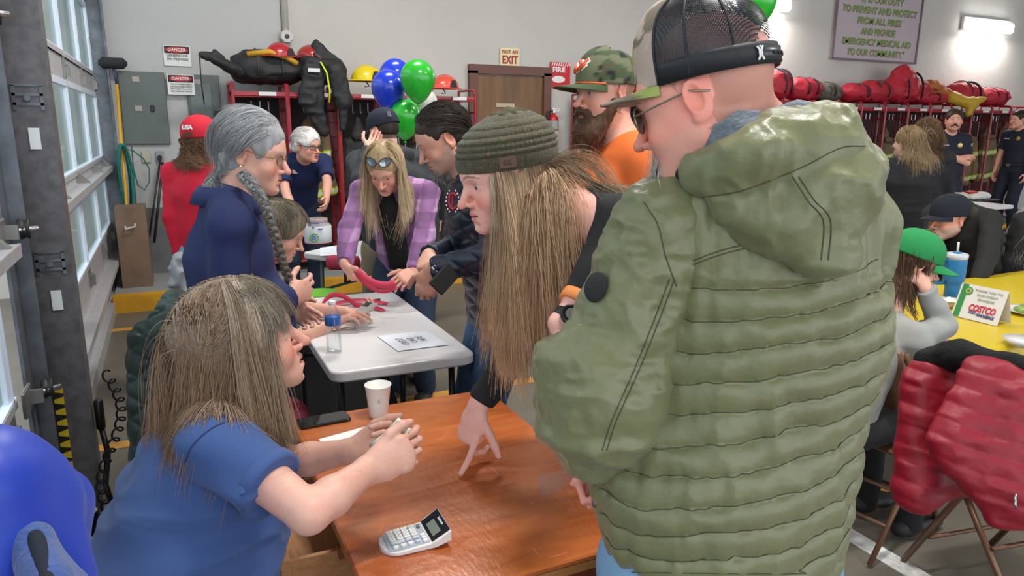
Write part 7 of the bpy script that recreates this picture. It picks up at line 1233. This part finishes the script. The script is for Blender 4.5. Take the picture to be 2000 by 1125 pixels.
a0 = J['elL']*.16+J['wrL']*.84; ax_ = unit(J['wrL']-J['elL']); nd = unit(CAM-a0); nd = unit(nd-ax_*(nd@ax_)); wt = root_at('wristwatch', a0, 'round black wristwatch on the wrist of the woman in the knitted hat', 'watch'); MB().lathe([(.031, -.010), (.033, -.008), (.033, .008), (.031, .010)], a0, 24, ax_).build('strap', MATS['black_plastic'], wt, True); MB().lathe([(.001, 0), (.021, 0), (.022, .004), (.021, .009), (.017, .010), (.016, .0085), (.001, .0085)], a0+nd*.029, 28, nd).build('watch_case', mat('watch_dark', (.03, .03, .035), .3, .5), wt, True); MB().lathe([(.010, 0), (.012, 0), (.012, .001), (.010, .001)], a0+nd*.0382, 20, nd).build('dial_ring', m_chr, wt)
# knitted hat
O, R, s = J['head'], J['Rh']@np.array(Matrix.Rotation(.10, 3, 'X')), 1.04; T = lambda *p: O+R@(np.array(p)*s); rows = []; nt_, na = 110, 240; cols = []; zb = .020
for i in range(nt_+1):
    t = i/nt_; base = (1-max(0, (t-.30)/.70)**2.3)**.5 if t < 1 else .0; base = max(base, .03); zz = zb+.118*t-.006*math.sin(t*3); row = []
    for k in range(na):
        a = 2*math.pi*k/na; 
        if t < .30: d_ = .0035*abs(math.sin(a*46))**.7+.004*math.sin(min(1, t/.30)*math.pi)**.4; 
        else:
            b = (t-.30)/.115; ph = b%1; roll = math.sin(ph*math.pi)
            d_ = (.0065*roll**.6 if int(b) % 2 == 0 else .0020+.0045*roll*abs(math.sin(a*34))**.8)-.001
            d_ += .0012*math.sin(a*120+b*7)*roll
        slouch = 1+.04*math.sin(t*math.pi); rr_2 = base*slouch
        row.append(T((.0865+d_)*rr_2*math.cos(a)+.0, (.1075+d_)*rr_2*math.sin(a)-.012-.02*t*t, zz))
    rows.append(row+[row[0]])
M_ = MB().grid(rows); Vb = np.concatenate(M_.V); cb_ = np.tile(A(.088, .080, .045), (len(Vb), 1))*(1+.25*noise(Vb, 160, 3))[:, None]; fl = noise(Vb, 330, 8); cb_[fl > .80] = A(.35, .12, .05); cb_[fl < -.82] = A(.30, .26, .18)
ht = M_.build('knitted_hat', mat('knit_wool', attr=True, rough=.95, bump=1, bscale=330, bdist=.003, sheen=.2), r, True, cb_.clip(0, 1)); P = []
for k in range(8): a = k*.785; P.append(Cone(T(.0, -.03, .128), T(.030*math.cos(a), -.03+.034*math.sin(a), .126), .009, .011, None, .012))
cloth('crown_gather', P, mat('knit_plain', (.088, .080, .045), .95, bump=1, bscale=330, bdist=.003), ht, .004, .003, (60, 60, 60))
tgc = T(-.0, 0, 0); th = math.pi*1.5+ -1.72
def hatpt(a, z, o=.0075): return T((.0865+o)*math.cos(a), (.1075+o)*math.sin(a)-.012, z)
aT = math.pi-.15 if True else 0; sidea = 0.0
ca_ = [math.atan2(*(R.T@(CAM-O))[[1, 0]])][0]; a1 = ca_+.06
lt = MB().grid([[hatpt(a1+u*.155, z, .0105) for u in (-1, -.3, .3, 1)] for z in (.027, .050)]).build('leather_tag', mat('leather_tag', (.16, .09, .065), .7, bump=.5, bscale=200), ht); solidify(lt, .003)
for dx in (-.004, .005): cc2 = hatpt(a1+dx*9, .0385, .0135); e_u = unit(hatpt(a1+.05, .04)-hatpt(a1-.05, .04)); MB().tube([cc2+e_u*.0045*math.cos(t)+A(0, 0, 1)*.0045*math.sin(t) for t in np.linspace(.9, 5.4, 12)], .0007, 4).build('tag_letter', m_blk, lt)
# her hair
sgnc = 1 if (R.T@(CAM-O))[0] > 0 else -1
ro = scalp_roots(7500, J, 1, keep=lambda p: (p[:, 2] < .040)*(p[:, 1] < .05)*(p[:, 1] > -.075)); n_ = len(ro); grow_hair('long_hair', J, ro, tangent(ro, (np.sign(ro[:, 0])*.25, -.1, -1)), hair_mat(), r, L=.395, steps=18, coll=coll_of(J, .004, .012)[:8], grav=.40, stiff=.66, r=.00068, col=A(.36, .235, .145), tip=A(.74, .48, .30), var=.15, clump=.5, nclump=170, jit=.22, streak=(A(.62, .43, .28), .42), seed=41, Lvar=.22, hug=.08)
fr3 = np.stack([sgnc*(.066+rng.uniform(-.006, .010, 2400)), .000+rng.uniform(-.035, .045, 2400), .030+rng.uniform(-.03, .006, 2400)], 1); grow_hair('front_hair', J, fr3, np.tile(A(sgnc*.35, .10, -1), (2400, 1))+np.random.default_rng(4).normal(0, .07, (2400, 3)), hair_mat(), r, L=.375, steps=18, coll=coll_of(J, .003, .012)[:3], grav=.35, stiff=.75, r=.00066, col=A(.42, .28, .175), tip=A(.82, .55, .35), var=.13, clump=.6, nclump=46, jit=.24, streak=(A(.70, .49, .32), .45), seed=42, hug=0, Lvar=.12)
fw3 = np.stack([sgnc*(.060+rng.uniform(-.004, .006, 40)), .052+rng.uniform(-.006, .006, 40), .028+rng.uniform(-.01, .004, 40)], 1); grow_hair('loose_strand', J, fw3, np.tile(A(sgnc*.3, .10, -1), (40, 1)), hair_mat(), r, L=.34, steps=18, coll=coll_of(J, .004, .012)[:2], grav=.3, stiff=.8, r=.0009, col=A(.62, .50, .36), var=.15, clump=.7, nclump=3, jit=.1, seed=43, hug=0, clear=False)
bk3 = scalp_roots(520, J, 1, keep=lambda p: (p[:, 2] < .03)*(p[:, 1] < -.05)); grow_hair('swept_hair', J, bk3, np.tile(A(0, -1, -.1), (len(bk3), 1)), hair_mat(), r, L=.30, steps=20, coll=coll_of(J, .004, .02)[:8], grav=.20, stiff=.90, r=.00065, col=A(.26, .17, .10), tip=A(.50, .38, .26), var=.3, clump=.6, nclump=40, jit=.35, streak=(A(.5, .42, .32), .3), seed=44, hug=0)
# man in the quilted olive jacket
J = place(D(1376, 197, 1.16), hd2(.30, .95), H=1.84); J['top'] = D(1462, 322, 1.20); J['nk'] = J['top']; J['chest'] = D(1490, 560, 1.27); J['waist'] = D(1455, 800, 1.30); J['pel'] = D(1405, 1085, 1.34)
J['shL'] = D(1300, 452, 1.20); J['shR'] = D(1640, 440, 1.27); J['elL'] = D(1180, 768, 1.24); J['wrL'] = D(1186, 897, 1.39); J['elR'] = J['shR']+A(.05, .07, -.29); J['wrR'] = J['elR']+J['f']*.22+A(-.10, 0, .06)
J['r'] = unit(J['shR']-J['shL']); J['f'] = unit(np.cross(A(0, 0, 1), J['r'])); J['u'] = unit(J['top']-J['pel']); J['H'] = 1.84; J['look'] = unit(hd2(.86, .48, -.32)); Jg = J
for n_, sg in (('L', -1), ('R', 1)): J['hip'+n_] = J['pel']+J['r']*sg*.10-A(0, 0, .03); J['an'+n_] = A(J['pel'][0], J['pel'][1], 0.087)+J['r']*sg*.13; J['kn'+n_] = (J['hip'+n_]+J['an'+n_])/2+J['f']*.04
HP = dict(L=dict(d=D(1138, 938, 1.45)-J['wrL'], n=A(-.1, .3, -.9), curls=(.85, .95, 1, 1)), R=dict(curls=(.7, .7, .7, .7)))
SKM = A(.90, .40, .32)
r = make_person((J['pel'][0], J['pel'][1], 0), 'broad person in a quilted olive hooded jacket and mesh-backed camouflage cap, back to us', J, SKM, 1.08, sex='m', hands=HP, w=1.15, headkw=dict(nose=1.05, fat=.008, eyeo=.5), colkw=dict(brow=A(.3, .2, .13), blush=1.4, hair=(A(.30, .17, .12), .50), stubble=(A(.50, .40, .34), .30), freck=.12), extra=[Cone(D(1437, 225, 1.17), J['top']+A(0, 0, .0), .062, .085, None, .03)], **HF)
m_ol = mat('jacket_olive', (.172, .178, .082), .40, bump=.45, bscale=48, bdist=.005, vary=.05, sheen=.15, spec=.6)
rr_ = J['r']; ff_ = J['f']
def jz(x, y, d_): return D(x, y, d_)
hem_c = jz(1408, 1165, 1.33)
PT = [Cone(hem_c, jz(1412, 945, 1.31), (.196, .160), (.222, .162), rr_, .06), Cone(jz(1412, 945, 1.31), jz(1492, 640, 1.28), (.222, .162), (.210, .160), rr_, .06), Cone(jz(1492, 640, 1.28), jz(1490, 460, 1.25), (.208, .155), (.188, .14), rr_, .06), Cone(jz(1490, 460, 1.25), jz(1480, 350, 1.20), (.19, .14), (.13, .11), rr_, .06), Cone(J['shL'], J['shR'], .070, .070, None, .06), Cut(hem_c+A(0, 0, -.03), (0, 0, -1)), Cut(jz(1470, 285, 1.18), unit(A(0, 0, 1)+ff_*.25), k=.02)]
ztop = jz(1490, 545, 1.12)[2]
TL = .15
def jacket_fn(V, N_):
    s_ = V[:, 2]+.010*noise(V, (5, 5, 3), 51)+.006*noise(V, 13, 52)-TL*((V-J['waist'])@RGT); cell = .0475; ph = np.abs(np.sin((s_-ztop)/cell*math.pi)); m_ = (V[:, 2] < ztop)
    puff = np.where(m_, .0115*(ph**.45-.6), .004); w_ = .0058*noise(V+.3*(V@RGT)[:, None]*A(0, 0, 1), (46, 46, 10), 53)*(1.15-ph*.7*m_)+.0048*(1-np.abs(noise(V, (15, 15, 9), 54))*2)+.003*noise(V, (30, 30, 30), 55)
    y2 = jz(1420, 480, 1.12)[2]; yl = np.exp(-(((V[:, 2]+.10*np.clip((V-J['chest'])@rr_*-1, -.3, .3))-y2-.0)/.006)**2)*.0; return V+N_*(puff+w_-yl)[:, None]
PT_V, PT_Q = mesh_of(PT, .0044); PT_V = lap(PT_V, PT_Q, 2); Nn = vnormals(PT_V, PT_Q); PT_V = jacket_fn(PT_V, Nn); jk = obj('jacket_body', PT_V, PT_Q, m_ol, r, True); seams = []
PS = [Cone(J['shL']+A(0, 0, .0), J['elL'], (.092, .086), (.092, .090), None, .04), Cone(J['elL'], J['wrL']*.85+J['elL']*.15, (.098, .09), (.055, .055), None, .05), Ell(J['elL']+A(-.01, -.01, -.03), (.095, .09, .10), None, .05), Ell(J['elL']+LFT*.035+A(0, 0, .055), (.075, .08, .05), None, .04)]
axL = unit(J['elL']-J['shL'])
def sleeve_fn(V, N_):
    t = (V-J['shL'])@axL; L_ = .33; low = np.clip((t-.12)/.15, 0, 1); w_ = .009*(1-np.abs(noise(V+.0, (8, 8, 15), 61))*2.2)*(.35+low)+.006*(1-np.abs(noise(V, (20, 20, 26), 62))*2)+.0025*(1-np.abs(noise(V, (42, 42, 50), 63))*2); pl = axL; sidev = unit(np.cross(axL, fw)); q = (V-J['shL'])@sidev; seam = np.abs((V-J['shL'])@unit(rr_)-.035)
    back = ((V-J['shL'])@fw) < 0; seamd = -.006*np.exp(-((seam-.0)/.0045)**2)*back; b2 = np.where((((V-J['shL'])@unit(rr_)) > .035) & back, .007*(np.abs(np.sin(t/.075*math.pi))**.5-.5), 0)
    return V+N_*(w_+seamd+b2)[:, None]
V, Q = mesh_of(PS, .0048); V = lap(V, Q, 2); V = sleeve_fn(V, vnormals(V, Q)); obj('sleeve', V, Q, m_ol, r, True)
PR = [Cone(J['shR'], J['elR'], .088, .082, None, .04), Cone(J['elR'], J['wrR'], .082, .05, None, .05)]; V, Q = mesh_of(PR, .007); V = lap(V, Q, 2); V = V+vnormals(V, Q)*(.009*(np.abs(np.sin(V[:, 2]/.085*math.pi))**.5-.5))[:, None]; obj('sleeve', V, Q, m_ol, r, True)
# hood folded down on the back, with grey fleece lining
PH = [Cone(jz(1470, 352, 1.09), jz(1580, 400, 1.08), (.085, .040), (.090, .042), A(0, 0, 1), .04), Cone(jz(1580, 400, 1.08), jz(1620, 492, 1.075), (.090, .042), (.035, .028), rr_, .05), Cone(jz(1550, 290, 1.10), jz(1640, 360, 1.12), .048, .048, None, .05), Cone(jz(1368, 338, 1.12), jz(1470, 318, 1.05), .022, .030, None, .03), Cone(jz(1470, 318, 1.05), jz(1625, 262, 1.09), .030, .028, None, .03), Cone(jz(1625, 262, 1.09), jz(1680, 325, 1.16), .028, .032, None, .04)]
e0_, e1_ = jz(1340, 345, 1.0), jz(1600, 520, 1.0); nn_c = unit(np.cross(e1_-e0_, fw)); nn_c = nn_c if (jz(1400, 480, 1.0)-e0_)@nn_c > 0 else -nn_c; PH.append(Cut(e0_, nn_c, k=.012))
def hood_fn(V, N_): return V+N_*(.010*(1-np.abs(noise(V, (9, 9, 14), 71))*2.2)+.005*(1-np.abs(noise(V, (22, 22, 16), 73))*2)+.0035*(1-np.abs(noise(V, (40, 40, 28), 72))*2))[:, None]
V, Q = mesh_of(PH, .0042); V = lap(V, Q, 2); V = hood_fn(V, vnormals(V, Q)); hd_ = obj('hood', V, Q, m_ol, r, True)
stp = lambda pts_, off=.0: MB().tube(catmull([jz(*p) for p in pts_], 60), .0016, 5)
PL = [Cone(jz(1372, 308, 1.14), jz(1450, 282, 1.09), .034, .040, None, .03), Cone(jz(1450, 282, 1.09), jz(1560, 256, 1.10), .040, .036, None, .03), Cone(jz(1560, 256, 1.10), jz(1640, 262, 1.16), .036, .03, None, .03)]
cloth('hood_lining', PL, mat('fleece_grey', (.13, .16, .20), .98, bump=1, bscale=190, bdist=.004, sheen=.5, vary=.3, vscale=80), hd_, .0045, .006, (30, 30, 30), 5, 1)
cloth('inner_collar', [Cone(jz(1318, 335, 1.20), jz(1365, 330, 1.13), .030, .026, None, .02), Cone(jz(1318, 335, 1.20), jz(1300, 400, 1.26), .030, .03, None, .02)], mat('collar_black', (.02, .018, .02), .7), r, .005, .004)
hp_, hn_ = hit(PS, 1172, 563); MB().lathe([(.001, -.004), (.023, -.004), (.0255, 0), (.023, .004), (.001, .004)], hp_+hn_*.010, 32, hn_).build('round_patch', mat('patch_black', (.02, .022, .022), .8, bump=1, bscale=400, bdist=.002), r, True)
zp = MB().tube([jz(1158, 905, 1.30), jz(1170, 955, 1.28), jz(1163, 990, 1.27)], .006, 6).build('side_zip', m_blk, r, True); MB().tube([jz(1174, 958, 1.255), jz(1166, 975, 1.25), jz(1159, 988, 1.25)], .0035, 6).build('zip_pull', m_chr, zp, True)
bj, bh = bvh_of(jk), bvh_of(hd_); sl_o = [o for o in r.children if o.name.startswith('sleeve')]; sl_l = min(sl_o, key=lambda o: np.mean([(A(*v.co)-J['elL'])@(A(*v.co)-J['elL']) for v in list(o.data.vertices)[::50]])); bs = bvh_of(sl_l)
seam(hd_, [(1372, 385), (1450, 372), (1560, 330), (1640, 290), (1690, 285)], hd_, bv=bh); seam(hd_, [(1560, 345), (1590, 390), (1622, 430), (1618, 508)], hd_, bv=bh); seam(hd_, [(1548, 345), (1578, 392), (1608, 432), (1604, 508)], hd_, bv=bh)
seam(jk, [(1322, 522), (1400, 492), (1470, 474), (1515, 468)], jk, bv=bj); seam(jk, [(1322, 530), (1400, 500), (1470, 482), (1522, 476)], jk, bv=bj)
seam(sl_l, [(1318, 545), (1290, 620), (1250, 720), (1205, 820), (1185, 880)], sl_l, bv=bs); seam(sl_l, [(1308, 545), (1280, 620), (1240, 720), (1196, 820), (1176, 880)], sl_l, bv=bs); seam(sl_l, [(1258, 395), (1285, 440), (1300, 500), (1322, 560)], sl_l, bv=bs)
zs = ztop
for k in range(14):
    px_ = []
    for x in range(1170, 1760, 14):
        y_ = None
        for y in range(500, 1125, 3):
            d_ = unit(ray(x, y)); h = bj.ray_cast(Vector(CAM), Vector(d_))
            if h[0] is not None and h[0].z+.010*noise(A(*h[0])[None], (5, 5, 3), 51)[0]+.006*noise(A(*h[0])[None], 13, 52)[0]-TL*((A(*h[0])-J['waist'])@RGT) < ztop-k*.0475: y_ = y; break
        if y_ is not None and y_ > 503: px_.append((x, y_))
    if len(px_) > 6: seam(jk, px_, jk, rad=.0009, n=120, bv=bj)
pants(J, m_denl, r, w=1.15, h=.010, g=.02); shoes(J, m_shoe, r)
# his cap: camouflage front and brim, black mesh behind
O, R0, s = J['head'], J['Rh'], 1.10; R = R0@np.array(Matrix.Rotation(.10, 3, 'X')); T = lambda *p: O+R0@A(0, -.012, .040)*s+R@(np.array(p)*s); n, mr = 96, 28; rx, ry, ch_ = .0825, .1000, .125; V = []
for i in range(mr+1):
    t = i/mr; e = (1-t**2.8)**.5 if t < 1 else .012
    for k in range(n): a = 2*math.pi*k/n; fr_2 = max(0, math.sin(a)); V.append(T(rx*math.cos(a)*e, ry*math.sin(a)*e+.014*fr_2*t, -.012+ch_*t*(1+.06*fr_2)))
V = np.array(V); Q = np.array([(i*n+k, i*n+(k+1) % n, (i+1)*n+(k+1) % n, (i+1)*n+k) for i in range(mr) for k in range(n)]); ang = (2*math.pi*(Q[:, 0] % n+.5)/n); front = np.sin(ang) > .50; ti = Q[:, 0]//n
notch = (np.sin(ang) < -.80) & (((ti/13.)**2+((np.cos(ang))/.60)**2) < 1)
pal2 = [A(.50, .38, .32), A(.36, .42, .12), A(.20, .16, .12), A(.56, .46, .40)]
cap = obj('cap', V, Q[front], mat('cap_camo_pale', attr=True, rough=.9, bump=.3, bscale=500, bdist=.001), r, True, camo(V, pal2, 20, 13)); solidify(cap, .003)
mm = bpy.data.materials.new('cap_mesh'); MATS['cap_mesh'] = mm; mm.use_nodes = True; N = mm.node_tree.nodes; L = mm.node_tree.links; b = N['Principled BSDF']; b.inputs['Base Color'].default_value = (.012, .014, .022, 1); b.inputs['Roughness'].default_value = .35; tc = N.new('ShaderNodeTexCoord'); vo = N.new('ShaderNodeTexVoronoi'); vo.inputs['Scale'].default_value = 430; vo.inputs['Randomness'].default_value = .0; L.new(tc.outputs['Object'], vo.inputs['Vector']); mr_ = N.new('ShaderNodeMath'); mr_.operation = 'GREATER_THAN'; mr_.inputs[1].default_value = .40; L.new(vo.outputs['Distance'], mr_.inputs[0]); L.new(mr_.outputs[0], b.inputs['Alpha'])
me_ = obj('mesh_back', V, Q[~front & ~notch], mm, cap, True); sm = MB()
for a in (math.pi*.0+.52, math.pi-.52, -math.pi/2+.95, -math.pi/2-.95, .02, math.pi-.02): sm.tube([T(rx*math.cos(a)*((1-t**2.8)**.5)*1.006, ry*math.sin(a)*((1-t**2.8)**.5)*1.006+.014*max(0, math.sin(a))*t, -.012+ch_*t*(1+.06*max(0, math.sin(a)))) for t in np.linspace(0, .985, 20)], .0022, 5)
sm.build('seam_tape', mat('tape_cap', (.012, .012, .018), .6), cap, True)
bd_ = MB(); 
for z0_, z1_ in ((-.014, .016),): bd_.grid([[T(rx*1.012*math.cos(a), ry*1.012*math.sin(a), z) for a in np.linspace(math.pi-.5, 2*math.pi+.5, 60)] for z in (z0_, z1_*.5, z1_)])
solidify(bd_.build('sweatband', mat('band_black', (.012, .013, .018), .55), cap, True), .002)
stt = solidify(MB().grid([[T(rx*1.035*math.cos(a), ry*1.035*math.sin(a), z) for a in np.linspace(-math.pi/2-.62, -math.pi/2+.85, 30)] for z in (-.010, .010)]).build('snap_strap', mat('strap_plastic', (.03, .035, .045), .3), cap, True), .003)
hs_ = MB()
for k in range(5): a = -math.pi/2-.30+k*.13; q = T(rx*1.05*math.cos(a), ry*1.05*math.sin(a), 0); hs_.lathe([(.0015, 0), (.0032, 0), (.0032, .002), (.0015, .002)], q, 10, q-T(0, 0, 0))
hs_.build('strap_hole', m_blk, stt); a = -math.pi/2+.60*(1 if (R.T@(CAM-O))[0] > 0 else -1); q = lambda u, v: T(rx*1.055*math.cos(a+u), ry*1.055*math.sin(a+u), v); MB().tube([q(.05, .009), q(.018, .004), q(.018, -.004), q(.05, -.009)], .0016, 6).tube([q(-.05, .009), q(-.018, .004), q(-.018, -.004), q(-.05, -.009)], .0016, 6).build('white_logo', m_wht, stt)
rows = []
for i in range(12):
    u = i/11; w_ = []
    for k in range(25): q_ = (k/24)*2-1; a = math.pi/2-q_*1.05; w_.append(T(rx*math.cos(a)*(1+.02*u), ry*math.sin(a)+.066*(1-abs(q_)**3.4)*u, -.010-.004*u-(abs(q_)**2)*.010*(.3+u)))
    rows.append(w_)
M_ = MB().grid(rows); Vb = np.concatenate(M_.V); solidify(M_.build('brim', MATS['cap_camo_pale'], cap, True, camo(Vb, pal2, 26, 15)), .004)
wl_ = MB(); cwh = T(rx*.62, -ry*.62, .088); text_on('small_mark', 'NF', cwh*1.0+unit(cwh-T(0, 0, .03))*.004, R0[:, 1]*-.6+R0[:, 0]*-.6, R0[:, 2], .012, m_wht, cap) if False else None
glasses(J, r, mat('metal_bronze', (.30, .26, .20), .3, .7), mat('lens_dark', (.02, .022, .022), .1, alpha=.85), hw=.027, hh=.019, r=.0015)
n_ = 900; gro = np.stack([rng.normal(0, .022, n_), .072+rng.normal(0, .010, n_), -.100+rng.normal(0, .010, n_)], 1); gro2 = np.stack([rng.uniform(.012, .045, 300)*rng.choice([-1, 1], 300), .075+rng.normal(0, .006, 300), -.072+rng.normal(0, .014, 300)], 1)
grow_hair('white_beard', J, np.concatenate([gro, gro2]), np.tile(A(0, .5, -1), (n_+300, 1)), hair_mat(), r, L=.075, steps=8, coll=[Ell(J['head']+J['Rh']@A(0, .03, -.06)*1.08, (.05, .05, .05), J['Rh'])], grav=.25, r=.0006, col=A(.62, .60, .58), var=.25, clump=.3, jit=.5, seed=51, hug=0, clear=False)
